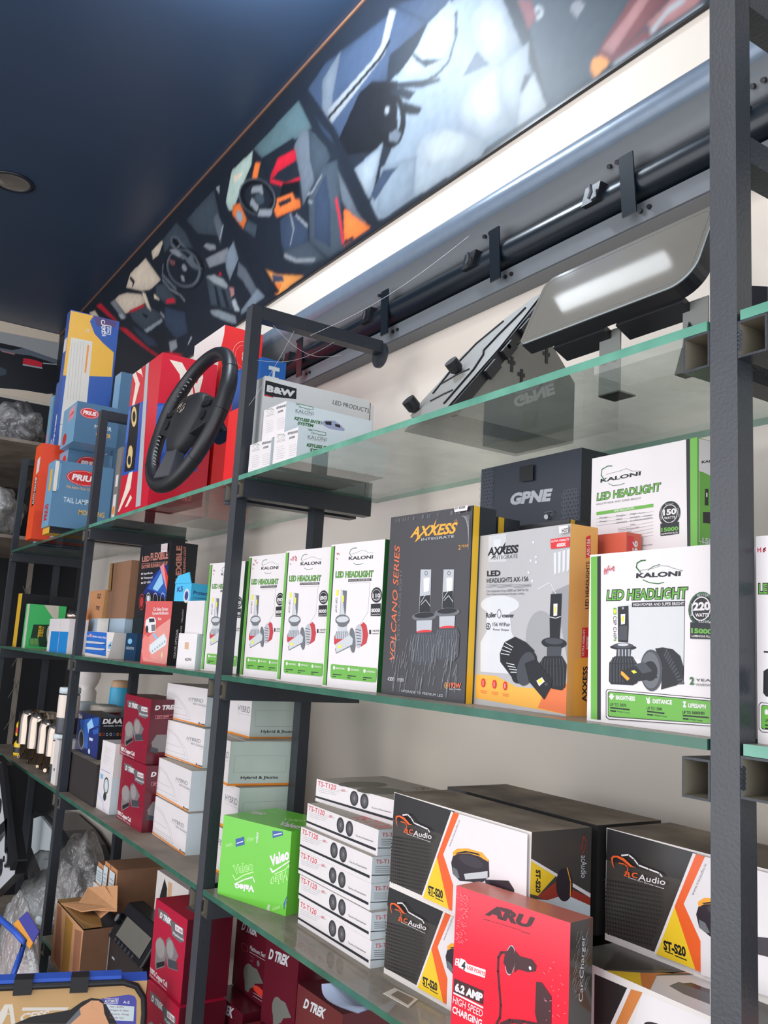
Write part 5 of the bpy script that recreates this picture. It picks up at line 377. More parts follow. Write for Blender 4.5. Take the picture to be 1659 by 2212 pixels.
('WPS','carton','small pale carton under the white product box','box',(-1.68,.125,.75),.02,.19,.09,.12,'card_w',{},None,{},[]),
('kc','keyless_box','white keyless entry system box lower right, at the glass edge','box',(-.997,.015,1.95),.02,.095,.2,.0645,'white',{'R':'coolw'},'white keyless entry boxes',{'F':[('o','kgreendk',6,(236,573),(305,567),(229,618)),('o','kgreendk',6,(374,564),(419,561),(368,600)),('l','kgreendk',8,[(120,582),(134,635),(273,626),(367,605),(440,570)]),('t','grey','KALONI',(123,482),(443,465),(120,526),0),('t','grey3','KEYLESS ENTRY',(543,563),(950,534),(554,609),.06),('t','grey3','SYSTEM',(612,464),(831,455),(623,506),.06),('l','grey',5,[(130,381),(404,371)]),('l','grey',5,[(633,332),(893,331)]),('l','grey',5,[(137,336),(471,317)]),('l','grey',5,[(639,292),(929,287)]),('l','grey',5,[(145,291),(446,278)]),('l','grey',5,[(645,252),(950,243)]),('l','grey',5,[(152,245),(513,224)]),('l','grey',5,[(651,213),(924,212)]),('l','grey',5,[(160,200),(488,184)]),('l','grey',5,[(658,173),(950,168)]),('l','grey',5,[(167,155),(463,145)]),('l','grey',5,[(664,133),(950,124)])],'R':[('o','kgreendk',8,(304,586),(328,586),(302,607)),('o','kgreendk',8,(498,580),(523,580),(497,601)),('l','kgreendk',10,[(217,619),(277,624),(285,645),(380,645),(480,645),(591,645),(595,598),(523,580)]),('l','kgreendk',10,[(204,645),(295,645)]),('l','kgreendk',10,[(221,645),(298,645)]),('l','kgreendk',10,[(328,591),(469,579)]),('t','grey3','KALONI',(213,462),(609,484),(212,532),.0),('t','grey','AUTO ACCESSORIES',(215,440),(593,459),(214,457),0),('t','kgreendk','KEYLESS ENTRY',(195,309),(838,335),(213,376),.05),('t','kgreendk','SYSTEM',(273,229),(623,242),(284,295),.05)]},[]),
('BW','led_box','long pale grey box lettered LED PRODUCTS behind the keyless boxes','box',(-1.163,.04,1.95),.0,.045,.26,.22,'palebw',{'R':'palebw'},None,{'R':[('p','ink',[(12,2105),(748,2084),(757,1850),(11,1765)]),('t','palebw','B&W',(53,1871),(712,1877),(59,2018),.06),('p','red2',[(18,1798),(222,1786),(223,1769),(16,1766)]),('t','ink','LED PRODUCTS',(1651,1929),(2600,1919),(1657,2027),.0)]},[('lid','R',[('p','palebw',[(2620,0),(2720,0),(2720,2100),(2620,2100)]),('p','ink',[(2605,0),(2625,0),(2625,2150),(2605,2150)])],'side-hinged lid')]),
('RB','lamp_box','red and blue lamp box with curved cream stripes and a silver corner band','box',(-2.02,.02,1.95),-.0,.265,.16,.435,'rbred',{'R':'rbred','T':'rbred'},None,{'F':[('p','cream',[(0,4350),(311,4350),(838,3872),(527,3282),(292,3331),(419,3968)]),('p','cream',[(373,4350),(800,4350),(1077,4003),(894,4140)]),('p','cream',[(915,4350),(1081,4350),(1101,4350),(1042,4339)]),('p','rbblue',[(0,3358),(1733,3211),(1828,1189),(0,1261)]),('p','rbblue2',[(0,3238),(1121,3205),(1151,2237),(0,2236)]),('p','ink',[(230,3297),(1030,3270),(1151,2237),(1182,1282),(219,1352),(234,2399)]),('e','gold',(611,2937),(863,2911),(504,3264)),('e','ink',(611,2937),(761,2917),(554,3112)),('e','gold',(633,1867),(853,1854),(559,2087)),('e','gold',(607,1641),(857,1625),(556,1879)),('e','ink',(607,1641),(756,1627),(558,1786)),('t','ink','DLAA',(0,1651),(0,2997),(0,1705),.05),('t','silver','FOG LAMP',(8,1968),(0,3001),(0,2001),.02),('p','cream',[(690,1262),(487,787),(0,191),(168,207),(999,768),(1050,1256)]),('p','cream',[(1061,582),(665,268),(882,267),(1239,472)]),('p','cream',[(0,185),(0,184),(0,4350),(0,4350)]),('p','silver',[(1246,4350),(1513,4350),(2089,157),(1658,161)])],'R':[('p','silver',[(0,4213),(0,4210),(0,101),(0,69)]),('p','rbblue',[(0,2912),(1239,3095),(1281,1237),(0,1038)]),('p','cream',[(206,4187),(564,4182),(902,3743),(1006,3137),(705,2985),(531,3838)]),('p','cream',[(893,3831),(1045,3684),(1141,4114),(1208,3902),(1096,3155)]),('p','rbblue2',[(0,2832),(395,2965),(355,1603),(0,1506)])]},[]),
('RW','lamp_box','large red and cream box with a round white stamp behind the steering wheel','box',(-2.0,.195,1.95),0,.235,.12,.562,'card_w',{'R':'red3','T':'dusty'},None,{'R':[('o','cream',10,(660,4833),(1020,4833),(660,5283)),('o','cream',6,(660,4833),(936,4833),(660,5170)),('t','cream','8',(600,4665),(744,4665),(600,5002),.05)],'F':[('p','red3',[(1762,0),(2350,0),(2350,5339),(2115,4777)])]},[]),
('BLB','led_box','blue LED headlight box, text running down its side, leaning by the second post','box',(-1.5,.128,1.95),0,.16,.065,.34,'blueled',{'R':'blueled','T':'blueled'},None,{'F':[('t','coolw','LED',(720,3230),(720,1530),(1280,3230),.04),('t','coolw','REVOLUTION',(800,1360),(800,102),(1040,1360),.02)],'R':[('t','coolw','HEADLIGHT',(195,3230),(195,340),(488,3230),.04)]},[]),
('RLB','led_box','narrow bright red box at the glass edge by the second post','box',(-1.275,.03,1.95),.0,.055,.06,.17,'red3',{'R':'red3','T':'red3'},None,{'R':[('t','coolw','LED',(330,1360),(360,1615),(150,1360),.04)]},[]),
('CARDI','moulding_box','tall yellow and blue moulding box standing on end','box',(-3.02,.02,1.95),0,.055,.193,.93,'cblue',{'R':'cblue','T':'cyel'},None,{'R':[('p','cyel',[(0,9258),(896,9282),(770,9018),(1006,8554),(1381,8254),(1840,7971),(1866,6957),(0,6587)]),('p','cpur',[(896,9282),(1810,9260),(1791,9021),(1062,8898)]),('p','cream2',[(130,8188),(962,8215),(1017,5640),(801,4580),(108,4666)]),('p','cream2',[(111,4635),(463,4666),(427,3664),(132,3674)]),('t','white','CARDI',(1186,9194),(1301,8531),(1350,9238),.03),('l','white',35,[(1375,9012),(1613,9028),(1625,8679),(1387,8665),(1375,9012)]),('l','white',30,[(1465,8936),(1546,8944),(1548,8746),(1467,8738)]),('l','white',20,[(1499,8912),(1505,8735)]),('l','grey',10,[(190,8022),(261,5673)]),('l','grey',10,[(302,8050),(372,5696)]),('l','grey',10,[(414,8078),(483,5719)]),('l','grey',10,[(526,8106),(594,5743)]),('l','grey',10,[(639,8135),(706,5766)]),('p','orange',[(784,8040),(858,8046),(850,6889),(789,6887)]),('t','cream2','18',(657,8530),(791,8539),(652,8692),0)],'F':[('p','white',[(55,7626),(495,7626),(495,8184),(55,8184)]),('t','white','Orvex',(385,3720),(385,5115),(110,3720),.05),('l','orange',60,[(165,2976),(192,3720)])]},[]),
('CB2','moulding_box','blue moulding box standing left of the yellow-topped one','box',(-3.11,.03,1.95),0,.05,.18,.66,'cblue2',{'R':'cblue2','T':'cblue2'},'blue moulding boxes',{'F':[('t','white','Orvex',(350,2970),(350,4290),(100,2970),.05)]},[]),
('CB3','moulding_box','pale blue tail lamp moulding box, leftmost of the tall boxes','box',(-3.19,.03,1.95),0,.05,.17,.62,'prlt',{'R':'prlt','T':'prlt'},'blue moulding boxes',{'F':[('t','pinkf','PRIUS',(350,3410),(350,4650),(100,3410),.05),('t','coolw','TAIL LAMP',(350,1550),(350,3100),(150,1550),.01)]},[]),
('ORG','moulding_box','orange-red box with a long outlined window, leftmost on the top shelf','box',(-2.962,-.045,1.95),-.0,.1,.2,.359,'orgred',{'R':'orgred2','T':'orgred'},None,{'F':[('p','white',[(500,2441),(950,2513),(950,3087),(500,3016)]),('p','ink',[(420,1221),(850,1292),(850,2369),(420,2298)]),('t','white','AUTO KRONE',(780,1292),(780,2334),(480,1292),.04)],'R':[('l','cream2',30,[(1800,2764),(900,2657),(640,2441),(600,1221),(720,790),(1200,574),(1800,718)]),('p','ink',[(840,969),(1900,969),(1900,2513),(1100,2513),(900,2369)])]},[]),
('PRBASE','moulding_box','flat yellow box lying under the blue tail lamp box','box',(-2.7,-.04,1.95),0,.1,.24,.021,'cyel',{'R':'ink'},None,{},[]),
('PRA','moulding_box','blue chrome-accessory box with a red oval logo, front one lettered TAIL LAMP','box',(-2.69,-.0485,1.972),0,.104,.2,.23,'prlt',{'R':'prblue','T':'prblue'},'blue chrome-accessory boxes',{'R':[('e','prred',(1000,1794),(1600,1794),(1000,2070)),('o','white',15,(1000,1794),(1558,1794),(1000,2042)),('t','white','PRIUS',(592,1689),(1408,1689),(628,1910),.05),('t','cyel','We Adorn Your Own Taste',(440,1380),(1600,1380),(440,1472),0),('t','coolw','TAIL LAMP',(400,874),(1240,874),(400,1058),.01),('t','cyel','MOULDING',(960,506),(1840,506),(960,690),.01),('p','prlt',[(0,1265),(200,1265),(200,2185),(0,2254)])],'F':[('p','cyel',[(416,1265),(728,1265),(728,2024),(416,2024)]),('t','prred','PRIUS',(728,230),(728,805),(208,230),.05)]},[('tape','R',[('p','cream2',[(0,1200),(120,1200),(120,2250),(0,2250)])],'yellowed tape')]),
('PRB','moulding_box','blue chrome-accessory box with a red oval logo, directly behind the TAIL LAMP box','box',(-2.855,.02,1.95),0,.13,.16,.325,'prlt',{'R':'prblue','T':'prblue'},'blue chrome-accessory boxes',{'R':[('e','prred',(800,2795),(1280,2795),(800,3087)),('o','white',15,(800,2795),(1246,2795),(800,3058)),('t','white','PRIUS',(474,2684),(1126,2684),(502,2918),.05)],'F':[('e','prred',(780,2762),(1105,2762),(780,3087))]},[]),
('PRC','moulding_box','blue chrome-accessory box with a red oval logo, topmost one lettered MIRROR COVER','box',(-2.775,.0,2.276),0,.19,.15,.145,'prlt',{'R':'prblue2','T':'prblue2'},'blue chrome-accessory boxes',{'R':[('e','prred',(450,1087),(780,1087),(450,1276)),('o','white',15,(450,1087),(757,1087),(450,1257)),('t','white','PRIUS',(226,1016),(674,1016),(245,1167),.05),('t','coolw','MIRROR',(675,580),(1275,580),(675,725),.01),('t','cyel','COVER',(750,319),(1275,319),(750,464),.01)],'F':[('p','pinkf',[(855,870),(1615,943),(1615,1377),(855,1305)]),('t','prred','CHROME',(950,1015),(1520,1073),(950,1131),.03),('e','prred',(570,290),(855,290),(570,507))]},[]),
('PRD','moulding_box','blue chrome-accessory box with a red oval logo, tall one right of the yellow-topped box','box',(-2.83,.185,1.95),0,.08,.15,.66,'prlt',{'R':'prblue2','T':'prblue2'},'blue chrome-accessory boxes',{'R':[('e','prred',(1080,4620),(1455,4620),(1080,5478)),('o','white',15,(1080,4620),(1425,4620),(1080,5412)),('t','white','PRIUS',(1200,5016),(1200,4158),(1380,5016),.04)]},[]),
('GRYB','carton','slim grey accessory box in the gap beside the third post','box',(-2.235,.06,1.95),0,.05,.1,.25,'boxgrey',{'R':'boxgrey'},None,{'F':[('p','white',[(150,1250),(400,1250),(400,1625),(150,1625)]),('p','white',[(100,250),(400,250),(400,1000),(100,1000)]),('e','orange',(250,500),(375,500),(250,650))]},[]),
('BKD','carton','black carton at the back of the leftmost lower shelf','box',(-3.386,.11,1.15),.0,.5,.12,.14,'ink2',{'T':'dusty'},None,{'F':[('l','lgrey',20,[(1500,420),(2000,392)]),('l','lgrey',20,[(1500,280),(2000,252)]),('p','gunm',[(1400,168),(2250,140),(2250,560),(1400,588)])]},[]),
('WSL','carton','narrow white carton beside the clear jars','box',(-2.42,.015,1.15),0,.055,.07,.135,'card_w',{},None,{'F':[('p','ink2',[(220,405),(330,405),(330,486),(220,486)]),('l','grey',8,[(220,675),(275,810),(220,945)])]},[]),
('BAGC','floor_carton','brown carton standing on the floor under the seat cover bag','carton',(-1.36,-.34,.0),1.27,.36,.1,.45,'cardb',{},None,{},[]),
('BAG','seat_cover_bag','tan and black seat cover bag with a blue trimmed top edge, lower left foreground','bag',(-1.3525,-.3458,.47),1.2761,.3186,.05,.48,'bagtan',{'T':'bagblue','R':'bagblk'},None,{'F':[('p','cream2',[(451,4157),(616,4487),(756,4486),(846,4136),(770,4140),(730,4307),(678,4310),(615,4148)]),('p','bagtan',[(680,4330),(683,4443),(725,4328)]),('p','cream2',[(943,4420),(1776,4382),(1739,4328),(929,4363)]),('t','cream2','CESS',(899,4176),(1394,4211),(945,4317),.04),('p','bagblk',[(821,4137),(1098,4247),(1802,4335),(2001,4472),(2167,4531),(2343,4497),(2437,4430),(2669,4081),(2695,4035)]),('p','bagflesh',[(1744,4087),(1991,4367),(2171,4484),(2302,4474),(2395,4410),(2435,4240),(2542,4043)]),('p','grey3',[(1744,4087),(1971,4348),(2004,4241),(1830,4082)]),('l','bagtan',10,[(2193,4483),(2196,4357),(2146,4318)]),('l','bagtan',10,[(2196,4357),(2322,4288)]),('p','bagpur',[(2342,4508),(2861,4558),(2976,4521),(3016,4444),(3048,4016),(2695,4035),(2439,4408)]),('p','coolw',[(2450,4404),(2985,4335),(2994,4069),(2655,4102)]),('t','white','A-2',(2767,4403),(2889,4391),(2767,4452),.03),('l','white',8,[(2407,4505),(2669,4503),(2668,4408),(2405,4421)]),('t','white','AUTOMATE',(2419,4430),(2655,4423),(2420,4489),.03),('t','tsred2','star, EON',(2522,4345),(2786,4319),(2521,4375),.01),('t','tsred2','Wagon R, Beat',(2528,4282),(2888,4251),(2527,4311),.01),('t','tsred2','Santro Xing',(2535,4214),(2895,4183),(2534,4243),.01),('t','tsred2','Ready Go',(2542,4150),(2806,4124),(2541,4180),.01)]},[]),
('K1','headlight_box','slim white and green headlight bulb box partly behind the second rack post','box',(-1.358,.051,1.55),.14,.148,.06,.2375,'white',{'R':'kgreendk','L':'kgreen'},'slim headlight boxes on the middle shelf',{'F':[('c','K4',('110','80'))]},[]),
('K2','headlight_box','slim white and green headlight bulb box just right of the second rack post','box',(-1.1195,.038,1.55),.075,.148,.06,.2375,'white',{'R':'kgreendk','L':'kgreen'},'slim headlight boxes on the middle shelf',{'F':[('c','K4',('110','80')),('l','redpen',10,[(243,2304),(278,2265),(312,2300)]),('l','redpen',10,[(320,2249),(367,2233),(342,2215)])]},[]),
('K3','headlight_box','slim white and green headlight bulb box marked 80 watts, third of the slim row','box',(-.952,.036,1.55),.09,.148,.06,.2375,'white',{'R':'kgreendk','L':'kgreen'},'slim headlight boxes on the middle shelf',{'F':[('c','K4',('110','80')),('l','redpen',10,[(240,2264),(274,2224),(297,2261),(279,2185)]),('l','redpen',10,[(343,2272),(386,2231),(343,2202),(384,2175),(397,2218),(335,2259)])]},[]),
('T2','speaker_box','flat white tweeter box, second from the bottom of the stack','box',(-.876,.071,1.1885),-.02,.2366,.15,.0383,'white',{'T':'dustw','R':'coolw'},'flat white tweeter boxes in one stack',{'F':[('c','T1')],'R':[('c','T1')]},[]),
('T3','speaker_box','flat white tweeter box, third from the bottom of the stack','box',(-.886,.073,1.227),-.015,.2366,.15,.0383,'white',{'T':'dustw','R':'coolw'},'flat white tweeter boxes in one stack',{'F':[('c','T1')],'R':[('c','T1')]},[]),
('T4','speaker_box','flat white tweeter box, third from the top of the stack','box',(-.887,.073,1.2655),-.015,.2366,.15,.0383,'white',{'T':'dustw','R':'coolw'},'flat white tweeter boxes in one stack',{'F':[('c','T1')],'R':[('c','T1')]},[]),
('T5','speaker_box','flat white tweeter box, second from the top of the stack','box',(-.889,.084,1.304),-.02,.2366,.15,.0383,'white',{'T':'dustw','R':'coolw'},'flat white tweeter boxes in one stack',{'F':[('c','T1')],'R':[('c','T1')],'T':[('t','tsred2','TS-T120',(1301,1080),(2129,1080),(1301,1380),.01),('t','tsred','TS-T120',(1301,90),(2295,90),(1301,375),.01)]},[]),
('T6','speaker_box','flat white tweeter box, topmost, two dusty circles on its lid','box',(-.905,.108,1.3425),.06,.2366,.15,.0383,'white',{'T':'dustw','R':'coolw'},'flat white tweeter boxes in one stack',{'F':[('c','T1')],'R':[('c','T1')],'T':[('t','tsred2','TS-T120',(1301,1080),(2129,1080),(1301,1380),.01),('e','dustd',(804,450),(1136,450),(804,930)),('e','dustd',(1467,330),(1798,330),(1467,750))]},[]),
('M0','speaker_box','black and white speaker box at the bottom of the front pair','box',(-.6133,.076,1.15),.0335,.2856,.12,.131,'card_w',{'T':'dusty'},'black and white component speaker boxes',{'F':[('c','M1')]},[]),
('MR','speaker_box','black and white speaker box, upper one beside the nearest post','box',(-.275,.168,1.281),-.0,.27,.12,.131,'card_w',{'T':'dusty','R':'maccarb'},'black and white component speaker boxes',{'F':[('c','M1')],'R':[('c','M1')]},[]),
('MN','speaker_box','black and white speaker box glimpsed in the bay right of the nearest post','box',(.05,.13,1.281),0,.285,.12,.131,'card_w',{'T':'dusty'},'black and white component speaker boxes',{'F':[('c','M1'),('p','dusty',[(0,1153),(570,1114),(570,1310),(0,1310)])]},[]),
('DT2','horn_box','maroon twin horn box, lower of the stack on the lower shelf','box',(-1.835,.048,1.15),.0,.2,.085,.156,'maroon',{'R':'maroond','T':'maroond'},'maroon horn boxes',{'F':[('c','DT1')],'R':[('c','DT1')]},[]),
('HYd','antenna_box','white antenna box, lowest of the front column','box',(-1.6193,.0704,1.15),-.03,.235,.13,.0875,'white',{'T':'dustw','R':'coolw'},'white antenna boxes',{'F':[('c','HYa')]},[]),
('HYc','antenna_box','white antenna box, second from the bottom of the front column','box',(-1.6359,.0762,1.2385),-.03,.235,.13,.0875,'white',{'T':'dustw','R':'coolw'},'white antenna boxes',{'F':[('c','HYa')]},[]),
('HYb','antenna_box','white antenna box, third from the bottom of the front column','box',(-1.6661,.0975,1.327),.03,.235,.13,.0875,'white',{'T':'dustw','R':'coolw'},'white antenna boxes',{'F':[('c','HYa')]},[]),
('DTB','horn_box','bright red twin horn box with white copper coil lettering, front of the lower left rack','box',(-1.395,.012,.9075),.04,.168,.1,.157,'maroonb',{'R':'maroond','T':'maroonb'},'red horn boxes on the fourth level',{'F':[('c','DT1')],'T':[('p','horngr',[(840,300),(1680,300),(1680,900),(1008,900)]),('t','white','DT-550',(672,500),(1344,500),(672,700),.02)]},[]),
('DTC','horn_box','red twin horn box directly beneath the bright one, cut by the frame edge','box',(-1.38,.005,.75),.04,.168,.1,.157,'maroonb',{'R':'maroond','T':'maroonb'},'red horn boxes on the fourth level',{'F':[('c','DT1')]},[]),
('ka','keyless_box','white keyless entry system box resting on top of the other two','box',(-1.066,.02,2.0155),.02,.095,.2,.0645,'white',{'R':'coolw'},'white keyless entry boxes',{'F':[('c','kc')],'R':[('c','kc'),('p','carblue',[(792,371),(889,436),(1107,473),(1243,414),(1354,344),(1331,300),(992,284),(859,327)]),('p','ink2',[(878,411),(1031,441),(1038,362),(909,355)]),('p','ink2',[(1112,411),(1230,412),(1248,353),(1129,357)])]},[]),
('kb','keyless_box','white keyless entry system box lower left, against the post','box',(-1.109,.015,1.95),.02,.095,.2,.0645,'white',{'R':'coolw'},'white keyless entry boxes',{'F':[('c','kc')],'R':[('c','kc')]},[]),
]
BAGW,BAGH=0.3186,0.48
BAGS=(0.0744,0.1755)
Z = 1.95
XQ, XB, XC, XD = 0.0, -1.1517, -2.2779, -3.4857
WY, CE, XE = .42, 3.475, -5.09
# ------------------------------------------------------------------ the room
def struct(name, a, b, n):
    mb = MB(); mb.box(a, b, n); return tag(mb.build(name), kind='structure')
mb = MB(); mb.box((XE - .1, WY, 0), (2.6, WY + .1, CE + .1), 'wall')
decals(mb, [('l', 'drl2', .011, [(-1.792, -0.479), (-1.799, -0.493), (-1.807, -0.503)]), ('l', 'drl2', .011, [(-1.859, -0.503), (-1.844, -0.498), (-1.824, -0.498), (-1.829, -0.505), (-1.849, -0.504), (-1.829, -0.506), (-1.817, -0.512), (-1.827, -0.519), (-1.85, -0.519), (-1.854, -0.515)])], (0, WY, Z), (1,0,0), (0,0,1), (0,-1,0))   # blue marker scribble
tag(mb.build('wall_back'), kind='structure')
struct('wall_left', (XE - .1, -3.6, 0), (XE, WY, CE + .1), 'wall')
struct('ceiling', (XE, -3.6, CE), (2.6, WY, CE + .1), 'ceil')
struct('floor', (XE, -3.6, -.1), (2.6, WY, 0), 'floor')
# dark boards lining the far corner
def panel(label, a, b, n, cat='panel', name='backing_board'):
    mb = MB(); mb.box(a, b, n); return tag(mb.build(name), label, cat)
panel('black backing board on the wall behind the far rack bay', (XE + .02, WY - .02, .0), (-3.95, WY - .001, 2.62), 'darkwall')
panel('black board covering the end wall below the picture strip', (XE + .001, -3.0, .0), (XE + .02, WY - .021, Z + 1.05), 'darkwall')
# ------------------------------------------------------------------ picture strips
def MUR_(a): return expand([tuple([i * 10 if isinstance(i, int) else [(q[0] * 10, q[1] * 10) for q in i] if isinstance(i, list) else (i[0] * 10, i[1] * 10) if isinstance(i, tuple) else i for i in it]) for it in a], '', 'F', 1, 1, 1)
def print_sheet(items, parent):
    # the printed picture itself: its colours, rasterised on a fine grid of the flat sheet
    import numpy as np
    dx = .0042; x0, x1, z0, z1 = XE + .002, .62, .755, CE - Z - .002; nx, nz = int((x1 - x0) / dx), int((z1 - z0) / dx)
    gx = x0 + (np.arange(nx + 1)) * (x1 - x0) / nx; gz = z0 + (np.arange(nz + 1)) * (z1 - z0) / nz; GX, GZ = np.meshgrid(gx, gz)
    img = np.empty(GX.shape + (3,)); img[:] = [lin(v) for v in PAL['m_bg'][:3]]
    def blur(a, s):
        r = int(s * 3) + 1; k = np.exp(-.5 * (np.arange(-r, r + 1) / s) ** 2); k /= k.sum()
        a = np.apply_along_axis(lambda v: np.convolve(np.pad(v, r, 'edge'), k, 'valid'), 0, a); return np.apply_along_axis(lambda v: np.convolve(np.pad(v, r, 'edge'), k, 'valid'), 1, a)
    def inside(P_):
        m_ = np.zeros(GX.shape, bool)
        for (ax, az), (bx_, bz) in zip(P_, P_[1:] + P_[:1]):
            if az == bz: continue
            c_ = (az > GZ) != (bz > GZ); m_ ^= c_ & (GX < (bx_ - ax) * (GZ - az) / (bz - az) + ax)
        return m_
    def ring(c, a, b, f=1): return [(c[0] + f * ((a[0] - c[0]) * math.cos(q / 12 * math.pi) + (b[0] - c[0]) * math.sin(q / 12 * math.pi)), c[1] + f * ((a[1] - c[1]) * math.cos(q / 12 * math.pi) + (b[1] - c[1]) * math.sin(q / 12 * math.pi))) for q in range(24)]
    rs = np.random.RandomState(2)
    for it in items:
        k = it[0]
        if k == 'p': m_ = inside(it[2])
        elif k == 'e': m_ = inside(ring(*it[2:5]))
        elif k == 'o': f = max(.3, 1 - it[2] / max(math.dist(it[3], it[4]), math.dist(it[3], it[5]))); m_ = inside(ring(*it[3:6])) & ~inside(ring(*it[3:6], f))
        elif k == 'l':
            m_ = np.zeros(GX.shape, bool)
            for a, b in zip(it[3], it[3][1:]):
                d = np.array(b) - np.array(a); L_ = max(d @ d, 1e-9); t_ = np.clip(((GX - a[0]) * d[0] + (GZ - a[1]) * d[1]) / L_, 0, 1)
                m_ |= np.hypot(GX - a[0] - t_ * d[0], GZ - a[1] - t_ * d[1]) < it[2] * .6
        else: continue
        if not m_.any(): continue
        c_ = np.array([lin(v) for v in PAL[it[1]][:3]])
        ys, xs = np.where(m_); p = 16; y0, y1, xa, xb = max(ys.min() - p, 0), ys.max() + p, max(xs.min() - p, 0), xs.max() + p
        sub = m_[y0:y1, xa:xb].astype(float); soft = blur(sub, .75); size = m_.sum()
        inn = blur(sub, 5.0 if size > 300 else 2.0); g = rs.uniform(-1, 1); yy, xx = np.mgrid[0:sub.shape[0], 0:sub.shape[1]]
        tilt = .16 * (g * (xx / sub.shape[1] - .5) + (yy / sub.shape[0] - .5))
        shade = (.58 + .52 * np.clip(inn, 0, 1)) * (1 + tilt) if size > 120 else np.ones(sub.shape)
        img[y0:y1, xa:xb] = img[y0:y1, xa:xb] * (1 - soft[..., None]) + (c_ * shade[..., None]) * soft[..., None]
    n_ = rs.uniform(-1, 1, img.shape[:2]); img *= (1 + .10 * blur(n_, 2)[..., None] / .12 * .5)
    img = np.clip(img, 0, 1)
    nr, nc = GX.shape; vs = np.stack([GX.ravel(), np.full(GX.size, WY - .0064), GZ.ravel() + Z], 1)
    i = (np.arange(nr - 1)[:, None] * nc + np.arange(nc - 1)[None]).ravel(); fs = np.stack([i, i + 1, i + nc + 1, i + nc], 1)
    me = bpy.data.meshes.new('picture_print'); me.from_pydata(vs.tolist(), [], fs.tolist()); me.materials.append(M('mural_print'))
    ca = me.color_attributes.new('print', 'FLOAT_COLOR', 'POINT'); ca.data.foreach_set('color', np.concatenate([img.reshape(-1, 3), np.ones((GX.size, 1))], 1).ravel())
    o = bpy.data.objects.new('picture_print', me); col.objects.link(o); o.parent = parent
mb = MB(); mb.box((XE + .001, WY - .006, Z + .735 + .02), (2.0, WY - .0005, CE - .002), 'm_bg')
mur = tag(mb.build('mural_panel'), 'long glossy picture strip of car interiors under the ceiling, above the racks', 'mural')
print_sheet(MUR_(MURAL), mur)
mb = MB(); mb.box((XE + .001, WY - .011, CE - .012), (2.0, WY - .0065, CE - .001), 'rust'); mb.build('edge_strip', mur)
mb = MB(); mb.box((XE + .001, WY - .0085, Z + .749), (2.0, WY - .0005, Z + .7545), 'ink2'); mb.build('edge_strip', mur)
mb = MB(); mb.box((XE + .0005, -3.0, Z + 1.07), (XE + .006, WY - .012, CE - .002), 'm_cr')
decals(mb, MUR_(MURAL2), (XE + .006, 0, Z), (0,1,0), (0,0,1), (1,0,0), step=.00003)
tag(mb.build('mural_panel'), 'picture strip of a dark car with a red tail lamp on the end wall', 'mural')
# ------------------------------------------------------------------ rack frames
def tube_beam(mb, a, b, w, axis, n='steelblk', hollow=.0022):
    x0, y0, z0 = a; x1, y1, z1 = b
    if axis == 'y':
        t = hollow
        o = [(x0,z0),(x1,z0),(x1,z1),(x0,z1)]; i = [(x0+t,z0+t),(x1-t,z0+t),(x1-t,z1-t),(x0+t,z1-t)]
        V_ = [(x,y0,z) for x,z in o] + [(x,y1,z) for x,z in o] + [(x,y0,z) for x,z in i] + [(x,y1,z) for x,z in i]
        mb.add(V_, [(k,(k+1)%4,(k+1)%4+4,k+4) for k in range(4)], n)
        mb.add(V_, [(k+8,k+12,(k+1)%4+12,(k+1)%4+8) for k in range(4)], 'steelin')
        mb.add(V_, [(k,k+8,(k+1)%4+8,(k+1)%4) for k in range(4)] + [(k+4,(k+1)%4+4,(k+1)%4+12,k+12) for k in range(4)], n)
    else: mb.box(a, b, n)
def rack(x, label, top, levels, arms_l, arms_r, mid=None, drop=0):
    r = thing('rack_frame', label, 'rack frame', (x, 0, 0), 0, 'black steel rack frames')
    mb = MB(); mb.box((0,0,0), (.03,.0236,top), ['steelblk','steelblk','postface_lit','steelblk','steelblk','steelblk']); mb.build('front_post', r, bevel=.0012)  # front face paler in colour, standing in for daylight sheen on black paint
    mb = MB(); mb.box((0,.182,0), (.03,.2056,Z - .041), 'steelblk'); mb.build('rear_post', r, bevel=.0012)
    mb = MB(); mb.box((0,.024,top - .028), (.03,.329,top), 'steelblk'); mb.build('top_arm', r, bevel=.001)
    mb = MB(); mb.tube([(.015,.329,top - .03), (.015,.335,top - .03)], .03, 'steelblk', 24); mb.build('wall_plate', r)
    for z in levels:
        for s in (-1, 1):
            if (s < 0 and not arms_l) or (s > 0 and not arms_r): continue
            dz = drop if s < 0 and abs(z - (Z - .4)) < .01 else 0
            mb = MB(); xa = -.031 if s < 0 else .0305
            tube_beam(mb, (xa, 0, z - .047 - dz), (xa + .0305, .304, z - .0105 - dz), 0, 'y'); mb.build('shelf_arm', r)
        mb = MB()
        for q in range(5): mb.tube([(.0305,.002,z - .02 - q * .004), (.034,-.0005,z - .022 - q * .004)], .0022, 'steelblk', 6)
        mb.build('weld_bead', r)
    if mid:
        for z in mid:
            mb = MB(); mb.box((0,.024,z - .028), (.03,.3,z), 'steelblk'); mb.build('brace', r, bevel=.001)
    return r
LV = [Z, Z - .4, Z - .8, Z - 1.2]
rack(XQ, 'near black steel rack post crossing the right side, with open tube ends', Z + 1.0, LV, 1, 1, mid=(Z + .364, Z + .19), drop=.008)
rack(XB, 'second black steel rack frame, behind the white keyless boxes', Z + .370, LV, 1, 1)
rack(XC, 'third black steel rack frame, between the steering wheel bay and the far bay', Z + .370, LV, 1, 1)
rack(XD, 'farthest black steel rack frame, left of the orange box', Z + .40, LV[:3] + [Z - 1.4], 0, 1)
